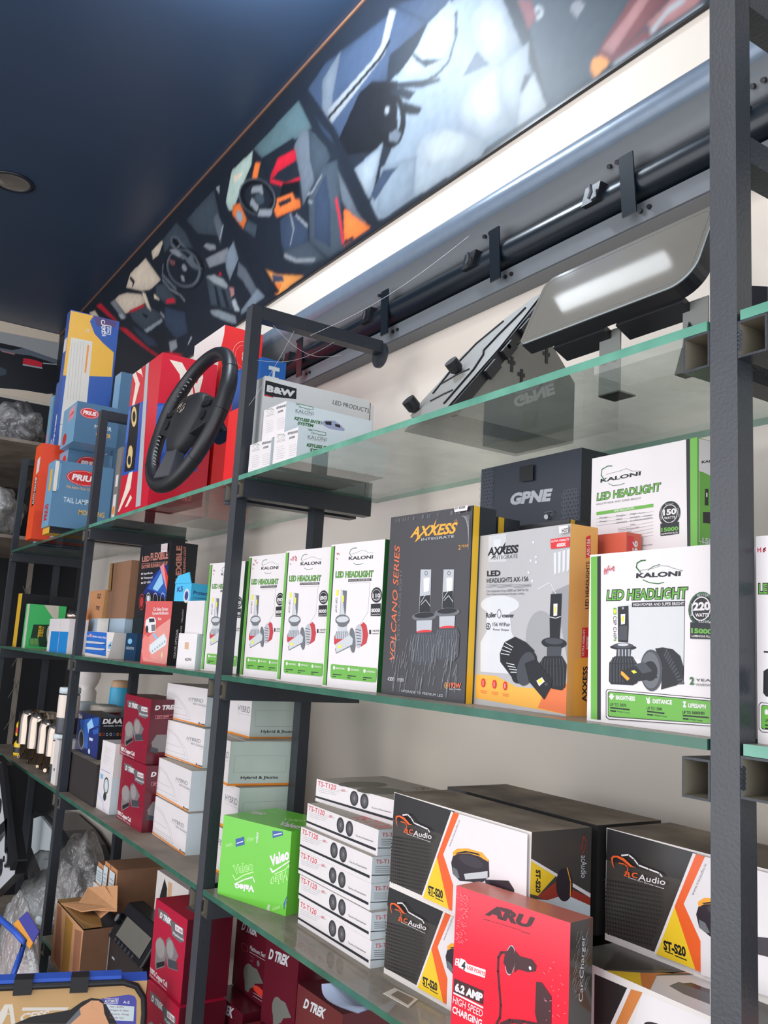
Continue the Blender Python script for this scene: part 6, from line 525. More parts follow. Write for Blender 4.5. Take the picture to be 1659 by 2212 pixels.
# stay flats under the top arms
# ------------------------------------------------------------------ glass shelves
def shelf(x0, x1, z, kind, label, edge='glass_edge', y0=0, y1=.335):
    top = {'clear': 'dusty_glass_sheen', 'dusty': 'dusty_glass', 'dirty': 'shelf_dusty'}[kind]
    mb = MB(); e = edge
    mb.box((0,0,-.010), (x1 - x0, y1 - y0, 0), ['glass' if kind != 'dirty' else 'shelf_dusty', top, e, e, e, e])
    return tag(mb.build('glass_shelf', None, (x0, y0, z)), label, 'shelf', 'glass shelves')
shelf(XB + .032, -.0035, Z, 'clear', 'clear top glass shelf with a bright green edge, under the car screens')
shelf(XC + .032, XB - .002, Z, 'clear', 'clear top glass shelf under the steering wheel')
shelf(XD + .032, XC - .002, Z, 'clear', 'top glass shelf in the far left bay, under the orange box', 'glass_edge_shaded')
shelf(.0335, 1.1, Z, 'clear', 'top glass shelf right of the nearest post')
shelf(XB + .032, -.0035, Z - .4, 'dusty', 'middle glass shelf carrying the row of headlight boxes', 'glass_edge_shaded')
shelf(XC + .032, XB - .002, Z - .4, 'dusty', 'middle glass shelf in the steering wheel bay, with the red lamp box', 'glass_edge_shaded')
shelf(XD + .032, XC - .002, Z - .4, 'dusty', 'middle glass shelf in the far left bay, with the green cable box', 'glass_edge_shaded')
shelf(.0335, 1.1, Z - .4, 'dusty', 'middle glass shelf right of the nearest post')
shelf(XB + .032, -.0035, Z - .8, 'dusty', 'lower dusty glass shelf carrying the green carton and speaker boxes', 'glass_edge_shaded')
shelf(XC + .032, XB - .002, Z - .8, 'dirty', 'lower dusty shelf in the steering wheel bay, with the white antenna boxes', 'glass_edge_shaded')
shelf(XD + .032, XC - .002, Z - .8, 'dirty', 'lower dusty shelf in the far left bay, with the chrome tips', 'glass_edge_shaded')
shelf(.0335, 1.1, Z - .8, 'dusty', 'lower glass shelf right of the nearest post', 'glass_edge_shaded')
shelf(XB + .032, -.0035, Z - 1.2, 'dirty', 'bottom shelf under the dark maroon horn boxes', 'glass_edge_shaded')
shelf(XC + .032, XB - .002, Z - 1.2, 'dirty', 'bottom shelf under the taped brown carton', 'glass_edge_shaded')
shelf(XD + .032, XC - .002, Z - 1.4, 'dirty', 'bottom shelf in the far left bay, heaped with plastic bags', 'glass_edge_shaded')
# ------------------------------------------------------------------ every carton and product box
MADE = {}
for b in BOXES: MADE[b[0]] = make_box(*b)
# ------------------------------------------------------------------ side step on the wall
t = thing('side_step', 'long grey metal vehicle side step hung along the wall under the picture strip', 'side step', (-1.9, 0, 0))
prof = [(.419,.615),(.375,.612),(.352,.600),(.341,.582),(.340,.565),(.346,.553),(.356,.5445),(.366,.5375),(.372,.5335),(.3785,.5305),(.3785,.5265),(.366,.5305),(.35,.542),(.336,.556),(.333,.580),(.346,.608),(.372,.62),(.419,.623)]
mb = MB(); Lx = 3.3; k = len(prof)
def ext(mb, prof, x0, x1, n):
    k = len(prof); V_ = [(x0, p[0], Z + p[1]) for p in prof] + [(x1, p[0], Z + p[1]) for p in prof]
    mb.add(V_, [(i, i + k, (i + 1) % k + k, (i + 1) % k) for i in range(k)], n, True); mb.add(V_, [list(range(k))[::-1], list(range(k, 2 * k))], n)
prof = [(.419,.612),(.38,.612),(.362,.606),(.350,.594),(.345,.578),(.347,.562),(.354,.552),(.364,.546),(.419,.546)]
ext(mb, prof, 0, Lx, 'stepmet'); mb.build('rounded_nose', t)
mb = MB(); ext(mb, [(.355,.549),(.385,.512),(.389,.505),(.393,.507),(.390,.516),(.366,.549)], 0, Lx, 'stepdk'); mb.build('under_plate', t)
mb = MB(); mb.tube([(.0,.386,Z + .463), (Lx,.386,Z + .463)], .031, 'tubeblk', 18); mb.build('inner_tube', t)
mb = MB(); mb.box((0,.374,Z + .392), (Lx,.379,Z + .428), 'stepdk'); mb.box((0,.379,Z + .390), (Lx,.418,Z + .395), 'stepdk'); mb.build('lower_lip', t)
for i, xx in enumerate((.30, .73, 1.13, 1.47, 1.75, 2.1, 2.6)):
    br = MB(); br.hexa([(xx,.350,Z+.400),(xx+.03,.350,Z+.400),(xx+.03,.353,Z+.400),(xx,.353,Z+.400),(xx-.012,.352,Z+.515),(xx+.018,.352,Z+.515),(xx+.018,.355,Z+.515),(xx-.012,.355,Z+.515)], 'tubeblk'); bo = br.build('bracket', t)
    for dx in (-.03, -.012):
        rv = MB(); rv.tube([(xx + dx + .05,.374,Z + .412), (xx + dx + .05,.370,Z + .412)], .0042, 'ink2', 10); rv.build('rivet', bo)
        rv = MB(); rv.tube([(xx + dx - .02,.376,Z + .527), (xx + dx - .02,.369,Z + .523)], .0042, 'ink2', 10); rv.build('rivet', bo)
    cl = MB(); cl.hexa([(xx-.09,.345,Z+.455),(xx-.055,.345,Z+.455),(xx-.055,.365,Z+.455),(xx-.09,.365,Z+.455),(xx-.085,.350,Z+.49),(xx-.05,.350,Z+.49),(xx-.05,.37,Z+.49),(xx-.085,.37,Z+.49)], 'ink2'); cl.tube([(xx-.07,.342,Z+.462),(xx-.062,.340,Z+.47),(xx-.066,.342,Z+.485)], .003, 'gunm', 8); cl.build('clip', t)
# ------------------------------------------------------------------ recessed ceiling spot
t = thing('ceiling_spot', 'round recessed ceiling spot with a dull reflector, near the left edge', 'ceiling light', (-3.26, -.215, CE))
mb = MB(); mb.lathe([(.085,-.001),(.088,-.006),(.078,-.010),(.07,-.004),(.07,0)], 'dark', seg=32); mb.build('trim_ring', t)
mb = MB(); mb.lathe([(.07,-.004),(.06,-.0025),(.03,-.0015),(.001,-.001)], 'lampref', seg=32); mb.build('reflector', t)
t = thing('ceiling_light', 'slim white light batten hanging from two short rods under the ceiling', 'ceiling light', (-1.27, -.17, CE))
mb = MB(); mb.box((-.21,-.025,-.105), (.21,.025,-.075), 'lamp_glow'); mb.build('diffuser', t)
mb = MB()
mb.box((-.22,-.018,-.0749), (.22,.018,-.062), 'card_w'); mb.build('frame', t)
for x in (-.15,.15): mb = MB(); mb.tube([(x,0,-.062),(x,0,-.0005)], .004, 'card_w', 8); mb.build('hanger_rod', t)
t = thing('ceiling_light', 'added white globe lamp on a short stem, out of view, for the ceiling glow', 'ceiling light', (-1.36, -.02, CE))
mb = MB(); mb.lathe([(.045 * math.sin(q * math.pi / 12) + .0005, -.145 - .045 * math.cos(q * math.pi / 12)) for q in range(13)], 'added_globe_glow', seg=24); mb.build('globe', t)  # unseen globe lamp, added to throw a glow on the ceiling
mb = MB(); mb.tube([(0,0,-.102),(0,0,-.0005)], .012, 'card_w', 16); mb.build('stem', t)
# ------------------------------------------------------------------ steering wheel
def steering():
    t = thing('steering_wheel', 'black leather steering wheel with white stitching leaning against the red lamp box', 'steering wheel', WHEEL_LOC)
    a = WHEEL_YAW; tl = WHEEL_TILT
    R_ = Matrix.Rotation(a, 3, 'Z') @ Matrix.Rotation(-tl, 3, 'X') @ Matrix.Rotation(math.radians(WHEEL_SPIN), 3, 'Y')
    def T(x, y, z): return R_ @ Vector((x, y, z)) + Vector((0, 0, .197))
    Rr = .179
    def arc(a0, a1, r, n, mbx, rad, seg=14, steps=40):
        pts = [T(Rr * math.cos(a0 + (a1 - a0) * i / steps), 0, Rr * math.sin(a0 + (a1 - a0) * i / steps)) for i in range(steps + 1)]
        rr = [rad(a0 + (a1 - a0) * i / steps) for i in range(steps + 1)]
        mbx.tube(pts, rr, n, seg)
    def rad(q):
        g = abs(math.cos(q)); return .0175 + .003 * max(0, 1 - abs(math.degrees(math.atan2(math.sin(q), abs(math.cos(q)))) - 20) / 28)
    mb = MB(); arc(0, 2 * math.pi, 0, 'leather', mb, rad, 16, 96); rim = mb.build('rim', t)
    for s in (0, 1):
        mb = MB()
        for i in range(24):
            q = math.radians((150 if s else -18) + i * 2.6) if not s else math.radians(128 + i * 4.2)
            for w in (-.004, .004):
                p = T((Rr - .0178) * math.cos(q), -.004 + w * .5, (Rr - .0178) * math.sin(q)); p2 = T((Rr - .0178) * math.cos(q + .018), -.004 - w, (Rr - .0178) * math.sin(q + .018)); mb.tube([p, p2], .0009, 'stitch', 5)
        mb.build('stitching', rim)
    # grip seams
    mb = MB()
    for q in (38, 142, -40, -140):
        qq = math.radians(q); c = Vector((Rr * math.cos(qq), 0, Rr * math.sin(qq))); u = Vector((math.cos(qq), 0, math.sin(qq))); v = Vector((0, 1, 0))
        rr = rad(qq) + .0004; pts = [T(*(c + u * rr * math.cos(j * math.pi / 10) + v * rr * math.sin(j * math.pi / 10))) for j in range(21)]; mb.tube(pts, .0007, 'leather2', 5, False)
    mb.build('seam', rim)
    # airbag cover: rounded trapezoid, domed
    mb = MB(); out = []; S = 40
    def outline(q):
        x = math.copysign(abs(math.cos(q)) ** .55, math.cos(q)); z = math.copysign(abs(math.sin(q)) ** .6, math.sin(q))
        wd_ = .082 if z > 0 else .082 - .03 * (-z); return x * wd_, z * (.066 if z > 0 else .098) + .0
    rings = []
    for f, y in ((1.0, .012), (1.0, -.004), (.95, -.014), (.82, -.021), (.55, -.027), (.25, -.029), (.01, -.0295)):
        rings.append([T(outline(2 * math.pi * j / S)[0] * f, y, outline(2 * math.pi * j / S)[1] * f) for j in range(S)])
    V_ = [p for r_ in rings for p in r_]
    mb.add(V_, [(i * S + j, i * S + (j + 1) % S, (i + 1) * S + (j + 1) % S, (i + 1) * S + j) for i in range(len(rings) - 1) for j in range(S)], 'leather2', True)
    hub = mb.build('airbag_cover', t)
    mb = MB()
    cc = (0, .016)
    pts = [T(cc[0] + .0205 * math.cos(j * math.pi / 12), -.0300, cc[1] + .0155 * math.sin(j * math.pi / 12)) for j in range(25)]; mb.tube(pts, .0014, 'chrome', 6, False)
    pts = [T(cc[0] + .0065 * math.cos(j * math.pi / 12), -.0302, cc[1] + .0145 * math.sin(j * math.pi / 12)) for j in range(25)]; mb.tube(pts, .0012, 'chrome', 6, False)
    pts = [T(cc[0] + .014 * math.cos(j * math.pi / 12), -.0302, cc[1] + .006 + .0055 * math.sin(j * math.pi / 12)) for j in range(25)]; mb.tube(pts, .0012, 'chrome', 6, False)
    mb.build('badge', hub)
    for s in (-1, 1):
        mb = MB(); V_ = []
        for y in (-.010, .014): V_ += [T(s * .06, y, .052), T(s * .158, y, .030), T(s * .160, y, -.026), T(s * .06, y, -.052)]
        mb.add(V_, [(0,1,2,3),(7,6,5,4),(0,4,5,1),(1,5,6,2),(2,6,7,3),(3,7,4,0)], 'leather2'); sp = mb.build('spoke', t, bevel=.003)
        mb = MB(); 
        for q in range(3):
            mb.tube([T(s * (.096 + .016 * q), -.012, .020), T(s * (.096 + .016 * q), -.016, .020)], .008, 'plastic_blk', 12)
        mb.tube([T(s * .113, -.011, -.010), T(s * .113, -.0145, -.010)], .012, 'plastic_blk', 14); mb.build('button', sp)
    mb = MB(); V_ = []
    for y in (-.014, .012): V_ += [T(-.026, y, -.07), T(.026, y, -.07), T(.050, y, -.162), T(-.050, y, -.162)]
    mb.add(V_, [(0,1,2,3),(7,6,5,4),(0,4,5,1),(1,5,6,2),(2,6,7,3),(3,7,4,0)], 'gunm'); mb.build('lower_spoke', t, bevel=.003)
    mb = MB(); mb.tube([T(0, .012, 0), T(0, .045, 0)], [.07, .055], 'plastic_blk', 20); mb.tube([T(.09, .03, -.02), T(.12, .05, -.04)], [.03, .02], 'plastic_blk', 12); mb.build('column_shroud', t)
WHEEL_LOC = (-1.50, .022, Z); WHEEL_YAW = math.radians(3); WHEEL_TILT = math.radians(15); WHEEL_SPIN = 4
steering()
# ------------------------------------------------------------------ car fascia with perforated chassis
sl = 1.247
def FP(x, y, o=0): return (x, y + o * .78, Z + .01 + (y - .022) * sl - o * .62)
t = thing('car_fascia', 'slim silver dashboard fascia tilted on a perforated metal radio chassis', 'dashboard part', (0, 0, 0))
pl = [(-.512,.022),(-.452,.022),(-.45,.06),(-.447,.11),(-.452,.16),(-.458,.203),(-.475,.2),(-.515,.176),(-.545,.148),(-.559,.120),(-.556,.08),(-.560,.055),(-.556,.03),(-.54,.024)]
mb = MB(); k = len(pl); A = [FP(x, y) for x, y in pl]; B = [FP(x, y, .012) for x, y in pl]
mb.add(A, [list(range(k))], 'fasc'); mb.add(B, [list(range(k))[::-1]], 'plastic_blk'); mb.add(A + B, [(i, i + k, (i + 1) % k + k, (i + 1) % k) for i in range(k)], 'plastic_blk'); mb.build('face_panel', t)
def strip(pts, r, n, o=-.001): 
    m_ = MB(); m_.tube([FP(x, y, o) for x, y in pts], r, n, 6); return m_
strip([(-.54,.06),(-.548,.1),(-.54,.14),(-.51,.17)], .0016, 'ink2').build('trim_line', t)
strip([(-.47,.03),(-.468,.08),(-.478,.105),(-.49,.115),(-.485,.14),(-.47,.18)], .0018, 'ink2').build('trim_line', t)
strip([(-.525,.045),(-.5,.05),(-.48,.052)], .0013, 'ink2').build('trim_line', t)
strip([(-.54,.075),(-.51,.083),(-.485,.085)], .0013, 'ink2').build('trim_line', t)
for x, y in ((-.515,.088),(-.548,.036)):
    mb = MB(); c = Vector(FP(x, y)); nn = Vector((0, -.78, .62)); mb.tube([c, c + nn * .006, c + nn * .022], [.006, .011, .011], 'plastic_blk', 16); mb.build('knob', t)
mb = MB(); mb.hexa([FP(-.457,.022,.002),FP(-.445,.022,.002),FP(-.445,.022,.018),FP(-.457,.022,.018),FP(-.457,.2,.002),FP(-.445,.2,.002),FP(-.445,.2,.018),FP(-.457,.2,.018)], 'plastic_blk'); mb.build('side_rail', t)
for y in (.075, .105, .14): 
    mb = MB(); mb.hexa([FP(-.444,y,.004),FP(-.438,y,.004),FP(-.438,y,.02),FP(-.444,y,.02),FP(-.444,y+.018,.004),FP(-.438,y+.018,.004),FP(-.438,y+.018,.02),FP(-.444,y+.018,.02)], 'ink2'); mb.build('clip', t)
mb = MB(); c = Vector(FP(-.444,.115,.008)); mb.tube([c, c + Vector((.006,0,0))], .0035, 'lgrey', 10); mb.build('screw', t)
mb = MB(); O = (-.452,0,Z); poly = [(.04,.002),(.27,.002),(.27,.10),(.20,.17),(.155,.140),(.10,.075),(.06,.028)]
mb.prism(poly, 'perforated', (-.585,0,Z), (0,1,0), (0,0,1), (1,0,0), .135, 'perforated'); ch = mb.build('chassis', t)
for yy, zz in ((.13,.1),(.15,.085),(.2,.13)):
    mb = MB(); mb.box((-.4495,yy,Z+zz), (-.449,yy+.014,Z+zz+.006), 'ink'); mb.box((-.4497,yy+.005,Z+zz-.012), (-.4488,yy+.010,Z+zz+.012), 'ink'); mb.build('slot', ch)
# ------------------------------------------------------------------ car touch screen
t = thing('car_screen', 'wide dusty car touch screen with rounded corners tilted back beside the nearest post', 'car screen', (-.37, .08, Z))
th = math.atan2(.103, .045); U = Vector((1, 0, 0)); V = Vector((0, math.cos(th), math.sin(th))); Nn = U.cross(V)
def rr_poly(w, h, rs, n=8, ins=0):
    pts = []; cs = [(w - ins - rs[1], ins + rs[1], -90, rs[1]), (w - ins - rs[2], h - ins - rs[2], 0, rs[2]), (ins + rs[3], h - ins - rs[3], 90, rs[3]), (ins + rs[0], ins + rs[0], 180, rs[0])]
    for cx, cy, a0, r in cs:
        for i in range(n + 1):
            q = math.radians(a0 + 90 * i / n); pts.append((cx + r * math.cos(q), cy + r * math.sin(q)))
    return pts
O = Vector((0, 0, .092)); w_, h_ = .289, .121
mb = MB(); mb.prism(rr_poly(w_, h_, (.010,.034,.012,.018)), 'plastic_blk', O - Nn * .020, U, V, Nn, .020); mb.build('housing', t, bevel=.002)
mb = MB(); mb.prism(rr_poly(w_, h_, (.010,.034,.012,.018), ins=.0016), 'screen', O, U, V, Nn, .0022, 'coolw'); gp = mb.build('glass_panel', t)
mb = MB(); ip = rr_poly(w_, h_, (.008,.022,.010,.014), ins=.008)
mb.tube([O + U * p[0] + V * p[1] + Nn * .0023 for p in ip + ip[:1]], .0004, 'grey3', 4, False); mb.build('bezel_line', gp)
for x, l in ((.05,.09), (.16,.10)):
    mb = MB(); a = O + U * x - V * .004 - Nn * .02; mb.hexa([a, a + U * l, a + U * l - Nn * .03, a - Nn * .03, a + V * .01, a + U * l + V * .01, a + U * l + V * .01 - Nn * .03, a + V * .01 - Nn * .03], 'plastic_blk'); mb.build('mount_rail', t, bevel=.001)
for x in (.12, .25):
    mb = MB(); y0 = .012 + .02; mb.box((x, y0, 0), (x + .035, y0 + .002, .085), 'chassis'); mb.box((x, y0, 0), (x + .035, y0 + .03, .002), 'chassis')
    mb.build('bracket', t)
    mb = MB(); mb.tube([(x + .009, y0 - .001, .045), (x + .009, y0 + .001, .045)], .005, 'ink', 10); mb.tube([(x + .026, y0 - .001, .045), (x + .026, y0 + .001, .045)], .005, 'ink', 10); mb.build('bolt', t)
mb = MB(); mb.prism([(.24,.0),(.36,.0),(.36,.07),(.32,.085),(.28,.03),(.26,.06)], 'plastic_gl', (0,.05,0), (1,0,0), (0,0,1), (0,-1,0), .02); mb.build('side_bracket', t)
# ------------------------------------------------------------------ jars, bottles, tips
def jar(x, y, z, r, h, label, body, lid, group, name='jar', cat='jar', band=None):
    t = thing(name, label, cat, (x, y, z), 0, group)
    mb = MB(); mb.lathe([(.001,0),(r*.97,.0),(r,.004),(r,h*.80),(r*.92,h*.86),(r*.86,h*.88)], body); bo = mb.build('body', t)
    if band: mb = MB(); mb.lathe([(r*1.006,h*band[1]),(r*1.006,h*band[2])], band[0]); mb.build('paper_label', t)
    mb = MB(); mb.lathe([(r*.9,h*.87),(r*1.0,h*.875),(r*1.0,h*.98),(r*.96,h),(.001,h)], lid); mb.build('lid', t)
    return t
jar(-2.57,.13,Z-.8,.042,.24,'dark jar with a clear lid behind the blue lamp box, left one','ink','coolw','dark jars behind the lamp box')
jar(-2.455,.165,Z-.8,.042,.24,'brown-red jar with a clear lid behind the blue lamp box, middle one','maroond','dustw','dark jars behind the lamp box')
jar(-2.375,.166,Z-.8+.1135,.038,.127,'brown-red jar with a clear lid behind the blue lamp box, right one','maroond','dustw','dark jars behind the lamp box')
t = thing('spray_bottle', 'white bottle with a cyan label band standing behind the red horn boxes', 'bottle', (-2.50,.228,Z-.8))
mb = MB(); mb.lathe([(.001,0),(.031,0),(.032,.01),(.032,.17)], 'card_w'); mb.build('body', t)
mb = MB(); mb.lathe([(.0325,.17),(.033,.175),(.033,.29),(.031,.295)], 'cyanb'); mb.build('label_band', t)
mb = MB(); mb.lathe([(.030,.295),(.029,.31),(.025,.318),(.001,.32)], 'tan'); mb.build('cap', t)
t = thing('head_stand', 'smooth pale curved stand behind the dark jars', 'stand', (-2.80,.2,Z-.8))
mb = MB(); mb.lathe([(.001,.0),(.034,.0),(.034,.26),(.026,.272),(.036,.29),(.044,.315),(.042,.345),(.03,.365),(.001,.372)], 'card_w'); mb.build('body', t)
for i, (x, y, h, r) in enumerate(((-3.0,.06,.165,.040), (-2.86,.062,.165,.040), (-2.725,.065,.155,.038), (-2.64,.072,.15,.034))):
    t = thing('exhaust_tip', 'polished chrome exhaust tip standing upright, ' + ['leftmost, tallest, with a slanted mouth','second from the left','third from the left','rightmost, half behind the clear jars'][i], 'exhaust tip', (x, y, Z - .8), 0, 'chrome exhaust tips')
    mb = MB(); mb.lathe([(r,.055),(r*1.02,.065),(r*1.04,h*.8),(r*1.12,h),(r*1.06,h*1.005),(r*.98,h*.8),(r*.95,.07)], 'chrome', tilt=.38); mb.build('outer_sleeve', t)
    mb = MB(); mb.lathe([(.026,0),(.027,.002),(.027,.056),(r,.058),(.024,.058),(.024,.0)], 'chrome'); mb.build('neck', t)
    mb = MB(); mb.tube([(.02,-.024,.012),(.034,-.034,.012)], .004, 'brass', 8); mb.tube([(.03,-.03,.012),(.034,-.034,.012)], .007, 'chrome', 6); mb.build('clamp_screw', t)
for i, (x, y, z) in enumerate(((-2.475,.055,Z-.8), (-2.462,.055,Z-.8+.147))):
    jar(x, y, z, .0335, .145, 'clear jar with a pale yellow label, ' + ('lower' if i == 0 else 'upper') + ' of the stacked pair', 'gunm', 'coolw', 'stacked clear jars', band=('cream', .35, .84))
for i in range(2):
    t = thing('yellow_can', 'small bright yellow bottle beside the chrome tips, ' + ('lower one' if i == 0 else 'upper one'), 'bottle', (-3.085,.055,Z-.8+i*.072), 0, 'small yellow bottles')
    mb = MB(); mb.lathe([(.001,0),(.024,0),(.026,.006),(.026,.045),(.02,.056),(.012,.06),(.012,.071),(.001,.0715)], 'canyel'); bo = mb.build('body', t)
    mb = MB(); mb.lathe([(.0263,.012),(.0263,.032)], 'hotred' if i else 'ink'); mb.build('label_band', t)
t = thing('chrome_cap', 'small shiny clear cap lying on the blue and white packs', 'cap', (-2.49,.05,Z-.4+.1125))
mb = MB(); mb.lathe([(.001,0),(.03,0),(.03,.018),(.022,.022),(.022,.03),(.001,.031)], 'chrome'); mb.build('body', t)
# steel strip seen through the far bay
t = thing('steel_strip', 'bare grey steel upright strip behind the far bay', 'strip', (0,0,0)); mb = MB(); mb.box((-4.36,.25,0), (-4.25,.255,Z+.1), 'steelgrey'); mb.box((-4.45,.245,Z-.47), (-4.3,.25,Z-.44), 'steelgrey'); mb.build('strip', t)
mb = MB()
for k in range(6): mb.tube([(-4.40 + .02 * k, .244, Z - .1 - .16 * k), (-4.22, .242, Z - .17 - .16 * k)], .002, 'steelgrey', 5); mb.tube([(-4.22, .244, Z - .1 - .16 * k), (-4.42, .242, Z - .2 - .16 * k)], .002, 'steelgrey', 5)
mb.build('wire_tie', t)
# ------------------------------------------------------------------ plastic bags and soft things
def blob(name, label, cat, c, s, n, seed, amp=.22, sub=4, group=None, parent=None, fr=2.2, flat=0):
    import bmesh
    from mathutils import noise
    bm = bmesh.new(); bmesh.ops.create_icosphere(bm, subdivisions=sub, radius=1)
    for v in bm.verts:
        d = v.co.normalized(); k = 1 + amp * noise.noise(d * fr + Vector((seed, seed * .7, 0))) + amp * .5 * abs(noise.noise(d * fr * 2.7 + Vector((0, seed, 3)))) - amp * .25 * abs(noise.noise(d * fr * 6 + Vector((3, seed, 0))))
        v.co = Vector((d.x * s[0], d.y * s[1], d.z * s[2])) * k
        if v.co.z < -s[2] * .7: v.co.z = -s[2] * .7
    me = bpy.data.meshes.new(name); bm.to_mesh(me); bm.free(); me.materials.append(M(n)); me.polygons.foreach_set('use_smooth', [True] * len(me.polygons))
    o = bpy.data.objects.new(name, me); col.objects.link(o); o.location = c
    if parent: o.parent = parent
    if label: tag(o, label, cat, group)
    return o
def bag(label, c, s, inner, seed, innmat='cloth', isc=.72):
    t = thing('plastic_bag', label, 'bag', c, 0, 'plastic bags in the far corner')
    blob('film', None, None, (0,0,0), s, 'plastic_film', seed, .32, 4, parent=t)
    blob('contents', None, None, (0,0,-.1*s[2]), [q * isc for q in s], innmat, seed + 5, .28, 3, parent=t); return t
zb = Z - 1.4
bag('clear plastic bag with crumpled white film, left of the third post', (-2.78,.14,zb+.17), (.15,.08,.13), 1, 2.1, 'coolw', .8)
bag('clear plastic bag with a dark brown part inside, right behind the third post', (-2.47,.15,zb+.27), (.12,.07,.15), 1, 4.6, 'clothblk')
bag('small clear plastic bag with silvery parts, low beside the third post', (-2.68,.01,zb+.05), (.11,.04,.06), 1, 7.3, 'lgrey')
bag('clear plastic bag with bluish foil behind the taped brown carton', (-2.42,.03,zb+.055), (.1,.05,.07), 1, 9.9, 'lblue')
t = thing('side_shelf', 'dusty grey shelf board high in the far left corner, holding bagged goods', 'shelf', (0,0,0)); mb = MB(); mb.box((-5.0,-.25,Z+.50), (-3.62,.30,Z+.515), 'shelf_dusty'); mb.build('board', t)
t2 = thing('side_shelf', 'lower dark shelf board in the far left corner, holding a grey bag', 'shelf', (0,0,0)); mb = MB(); mb.box((-5.0,-.25,Z+.08), (-3.75,.25,Z+.095), 'shelf_dusty'); mb.build('board', t2)
GREYBAG = bag('plastic bag holding folded dark grey cloth with a white border, on the high corner shelf', (-4.12,.05,Z+.63), (.30,.13,.15), 1, 3.3, 'cloth', .8)
bag('plastic bag of brown bubbled packing at the left frame edge', (-4.78,.12,Z+.64), (.2,.11,.13), 1, 6.1, 'tan', .85)
bag('plastic bag with blue-lined parts beneath the grey cloth bag', (-3.95,-.22,Z+.55), (.24,.035,.045), 1, 8.8, 'dblue', .8)
bag('large dull grey plastic bag on the lower corner shelf', (-4.2,.0,Z+.215), (.34,.15,.16), 1, 1.7, 'grey3', .85)
# white border strips of the folded cloth
mb = MB(); mb.tube([(-.30,-.19,.07), (-.18,-.21,-.03), (.02,-.22,-.085)], .008, 'coolw', 6); mb.tube([(.02,-.22,-.085), (.14,-.2,.01), (.20,-.18,.07)], .008, 'coolw', 6); mb.build('cloth_border', GREYBAG)
# door mirror lying in the far bay
t = thing('mirror_housing', 'black car door mirror housing with a white glass face, lying in the far bay', 'mirror', (-3.42,.335,zb)); t.scale = (1, 1, .78)
mb = MB(); V_ = []
sh = [(-.50,.10),(-.42,.27),(-.28,.36),(-.06,.395),(.24,.38),(.40,.345),(.52,.28),(.56,.22),(.3,.10),(0,.02),(-.3,.0)]
mb.prism([(x, z) for x, z in sh[::-1]], 'plastic_blk', (0,.06,0), (1,0,0), (0,0,1), (0,-1,0), .12); mb.build('shell', t, bevel=.02)
mb = MB(); mb.prism([(x, z) for x, z in [(-.22,.18),(-.24,.33),(-.12,.37),(.08,.35),(.24,.26),(.30,.16),(.1,.08)][::-1]], 'coolw', (0,-.06,0), (1,0,0), (0,0,1), (0,-1,0), .012); mb.build('mirror_glass', t, bevel=.004)
# silver headlamp carrier leaning at the left edge
t = thing('lamp_carrier', 'silver and black headlamp carrier plate leaning at the left frame edge', 'car part', (-2.73,-.034,zb + .18))
def LP(x, z): return (x, z)
mb = MB(); mb.prism([(-.22,.02),(.04,.02),(.33,.16),(.34,.20),(.10,.34),(-.03,.43),(-.22,.44)], 'lgrey', (0,0,0), (1,0,0), (0,0,1), (0,-1,0), .03, 'plastic_blk'); mb.build('plate', t, bevel=.003)
for poly in ([(-.05,.43),(.02,.45),(.36,.2),(.33,.17)], [(.07,.20),(.10,.26),(.20,.30),(.24,.22),(.22,.2),(.19,.26),(.12,.23)], [(-.2,.36),(-.1,.4),(-.06,.36),(-.18,.30)], [(-.2,.22),(-.08,.27),(-.05,.24),(-.2,.17)]):
    mb = MB(); ar = sum(poly[j][0]*poly[(j+1)%len(poly)][1]-poly[(j+1)%len(poly)][0]*poly[j][1] for j in range(len(poly)))
    mb.prism(poly if ar > 0 else poly[::-1], 'plastic_blk', (0,-.03,0), (1,0,0), (0,0,1), (0,-1,0), .014); mb.build('black_rib', t, bevel=.002)
for x, z in ((.13,.135),(.24,.185),(0,.3),(-.12,.12)):
    mb = MB(); mb.tube([(x,-.03,z),(x,-.042,z)], .026, 'plastic_blk', 18); mb.tube([(x,-.042,z),(x,-.046,z)], .017, 'lgrey', 18); mb.tube([(x,-.046,z),(x,-.049,z)], .009, 'ink', 14); mb.build('socket', t)
# car stereo stack and black sub box
t = thing('car_stereo', 'black car stereo with a slanted front and round knob, on a black speaker case', 'stereo', (-1.755,.03,Z-1.2+.135))
mb = MB(); mb.hexa([(0,0,0),(.25,0,0),(.25,.085,0),(0,.085,0),(.0,.045,.075),(.25,.045,.075),(.25,.085,.075),(0,.085,.075)], 'plastic_blk'); st = mb.build('body', t, bevel=.004)
mb = MB(); mb.prism([(.045,.015),(.225,.015),(.225,.062),(.045,.062)], 'screen', (0,0,0), (1,0,0), (0,.514,.857), (0,-.857,.514), .002, 'ink'); mb.build('display', t)
mb = MB(); c = Vector((.018,.024,.04)); nn = Vector((0,-.857,.514)); mb.tube([c, c + nn * .012], .014, 'plastic_gl', 20); mb.tube([c + nn * .012, c + nn * .0125], .009, 'grey3', 20); mb.build('knob', t)
for q in range(6): mb = MB(); c = Vector((.06 + .026 * q,.004,.007)); mb.tube([c, c + nn * .004], .005, 'gunm', 8); mb.build('button', t)
t = thing('speaker_case', 'black speaker case with corner screw under the car stereo', 'speaker case', (-1.762,.04,Z-1.2))
mb = MB(); mb.box((0,0,0), (.25,.078,.134), 'blkworn'); mb.build('case', t, bevel=.004)
mb = MB(); mb.tube([(.018,0,.03),(.018,-.003,.03)], .006, 'brass', 12); mb.build('screw', t)
mb = MB(); mb.box((.07,-.001,.01), (.073,0,.12), 'gunm'); mb.box((.03,-.001,.09), (.05,0,.094), 'lgrey'); mb.build('front_trim', t)
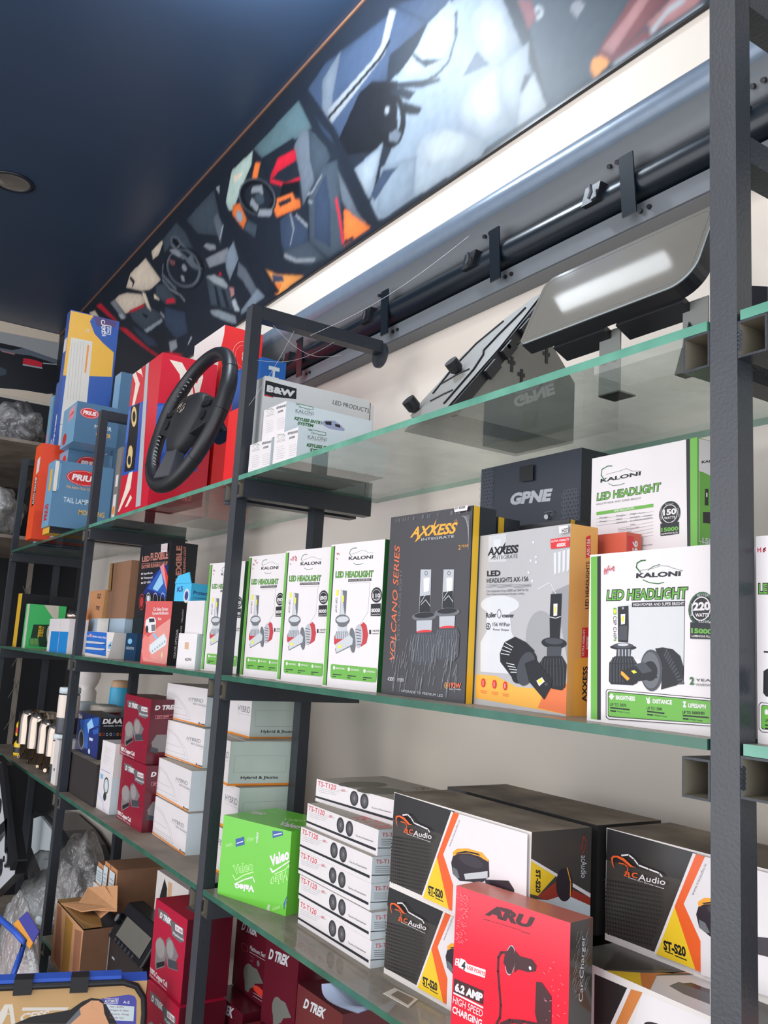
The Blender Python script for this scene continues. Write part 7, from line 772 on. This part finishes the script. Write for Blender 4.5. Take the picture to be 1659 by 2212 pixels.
# raised flaps of the taped carton
cr_ = MADE['CRT']
for poly, nm_ in (([(0,0,0),(.13,.02,.012),(.20,.09,.035),(.05,.08,.015)], 'flap'), ([(.0,.07,0),(.16,.06,.0),(.2,.085,.04),(.08,.085,.06)], 'flap')):
    mb = MB(); base = [Vector(p) + Vector((.04,.0,.150)) for p in poly]; mb.hexa([p for p in base] + [p + Vector((0,0,.003)) for p in base], 'cardp'); mb.build(nm_, cr_)
mb = MB(); base = [Vector(p) + Vector((.03,.02,.152)) for p in [(0,.05,.03),(.08,.0,.0),(.235,.06,.03),(.16,.08,.07)]]; mb.hexa(base + [p + Vector((0,0,.003)) for p in base], 'cardp'); mb.build('flap', cr_)
# ------------------------------------------------------------------ seat cover bag in the foreground, lower left
bb = MADE['BAG']
def edge_tube(pts, r, n, nm_, parent, lab=None):
    mb = MB(); mb.tube([(x, -.004, z) for x, z in pts], r, n, 10); o = mb.build(nm_, parent)
    if lab: o['label'] = lab
w_, h_ = BAGW, BAGH
edge_tube([(-.3, h_), (w_ - .045, h_), (w_ - .02, h_ - .008), (w_ - .004, h_ - .03), (w_, h_ - .06), (w_, 0)], .006, 'bagblk', 'piping', bb)
mb = MB(); mb.box((-.3,-.002,h_ + .002), (w_ - .05,.03,h_ + .012), 'bagblue'); mb.build('blue_trim', bb)
for x in (BAGS[0], BAGS[1]): mb = MB(); mb.box((x,-.011,h_ - .013), (x + .033,.02,h_ + .015), 'bagblk'); mb.build('webbing_strap', bb)
for key_, lab_ in (('BAGBASE', ''),): pass
# clear bag with blue zip edge and printed card
t = thing('zip_bag', 'clear plastic zip bag with a bright blue edge at the left frame edge', 'bag', (-2.1,-.1,Z-1.34))
blob('film', None, None, (0.107,-.025,0.156), (.20,.028,.155), 'plastic_film', 12.2, .2, 4, parent=t); blob('contents', None, None, (0.097,-.025,0.136), (.15,.018,.11), 'pinkcloth', 14.2, .2, 3, parent=t)
mb = MB(); mb.tube([(0.065, -0.09, 0.291), (0.176, -0.09, 0.293), (0.348, -0.09, 0.311), (0.451, -0.09, 0.317), (0.426, -0.09, 0.281), (0.383, -0.09, 0.228), (0.428, -0.09, 0.228), (0.50, -0.09, 0.24)], .007, 'bagblue', 8); mb.build('blue_edge', t)
CV = [Vector(v) + Vector((0, 0, Z)) for v in [(-1.798, -0.185, -1.025), (-1.681, -0.185, -0.967), (-1.554, -0.185, -0.975), (-1.617, -0.185, -1.029)]]; CM = [CV[0].lerp(CV[1], .38), CV[3].lerp(CV[2], .38)]
mb = MB(); mb.hexa([CM[0], CM[1], CV[2], CV[1]] + [p + Vector((0, .002, 0)) for p in (CM[0], CM[1], CV[2], CV[1])], 'bagpur'); mb.hexa([CV[0], CV[3], CM[1], CM[0]] + [p + Vector((0, .002, 0)) for p in (CV[0], CV[3], CM[1], CM[0])], 'amber'); tag(mb.build('printed_card'), 'purple-blue and amber printed card resting on the zip bag', 'card')
blob('cloth_bundle', 'green and white cloth bundle behind the zip bag, by the third post', 'cloth', (-2.02,.06,Z-1.33), (.12,.05,.08), 'kg3', 5.2, .3, 3)
mb = MB(); mb.box((-2.55,-.30,0), (-1.40,-.02,Z-1.46), 'cardb'); tag(mb.build('floor_carton'), 'large brown carton standing on the floor under the zip bag', 'carton')
# ------------------------------------------------------------------ small things on the lower shelves
mb = MB(); V_ = []
S = 8
for i in range(S + 1):
    q = i / S; V_ += [(-.64 + .10 * q, -.012 - .018 * math.sin(q * math.pi), Z - .812 - .004 * q), (-.625 + .075 * q, .06, Z - .812 - .03 * math.sin(q * math.pi))]
mb.add(V_, [(2 * i, 2 * i + 2, 2 * i + 3, 2 * i + 1) for i in range(S)], 'paper', True); V2 = [(x, y, z + .0008) for x, y, z in V_]; mb.add(V2, [(2 * i, 2 * i + 1, 2 * i + 3, 2 * i + 2) for i in range(S)], 'paper', True)
tag(mb.build('paper_sheet'), 'pale blue curled sheet tucked under the lower glass shelf edge', 'paper')
mb = MB(); mb.prism([(-.545,.03),(-.49,.034),(-.508,.062),(-.555,.056)], 'sticky', (0,0,Z - .80 + .0008), (1,0,0), (0,1,0), (0,0,1), .0008); mb.prism([(-.535,.036),(-.498,.038),(-.510,.057),(-.543,.053)], 'shelf_dusty', (0,0,Z - .80 + .0018), (1,0,0), (0,1,0), (0,0,1), .0003)
tag(mb.build('clear_sticker'), 'square clear sticker stuck on the dusty lower glass in front of the speaker boxes', 'sticker')
t = thing('cobweb', 'thin dusty cobweb threads strung from the second rack frame', 'cobweb', (0,0,0))
mb = MB()
for a, b_, s_ in (((XB+.03,.05,Z+.335),(XB+.03,.22,Z+.31),.03), ((XB+.03,.02,Z+.25),(XB+.03,.2,Z+.335),.02), ((XB+.03,.14,Z+.335),(XB+.32,.34,Z+.52),.02), ((XB+.03,.01,Z+.15),(XB+.03,.1,Z+.335),.01)):
    a, b_ = Vector(a), Vector(b_); mb.tube([a.lerp(b_, i / 10) - Vector((0, 0, s_ * math.sin(math.pi * i / 10))) for i in range(11)], .0004, 'lgrey', 4)
mb.build('threads', t)
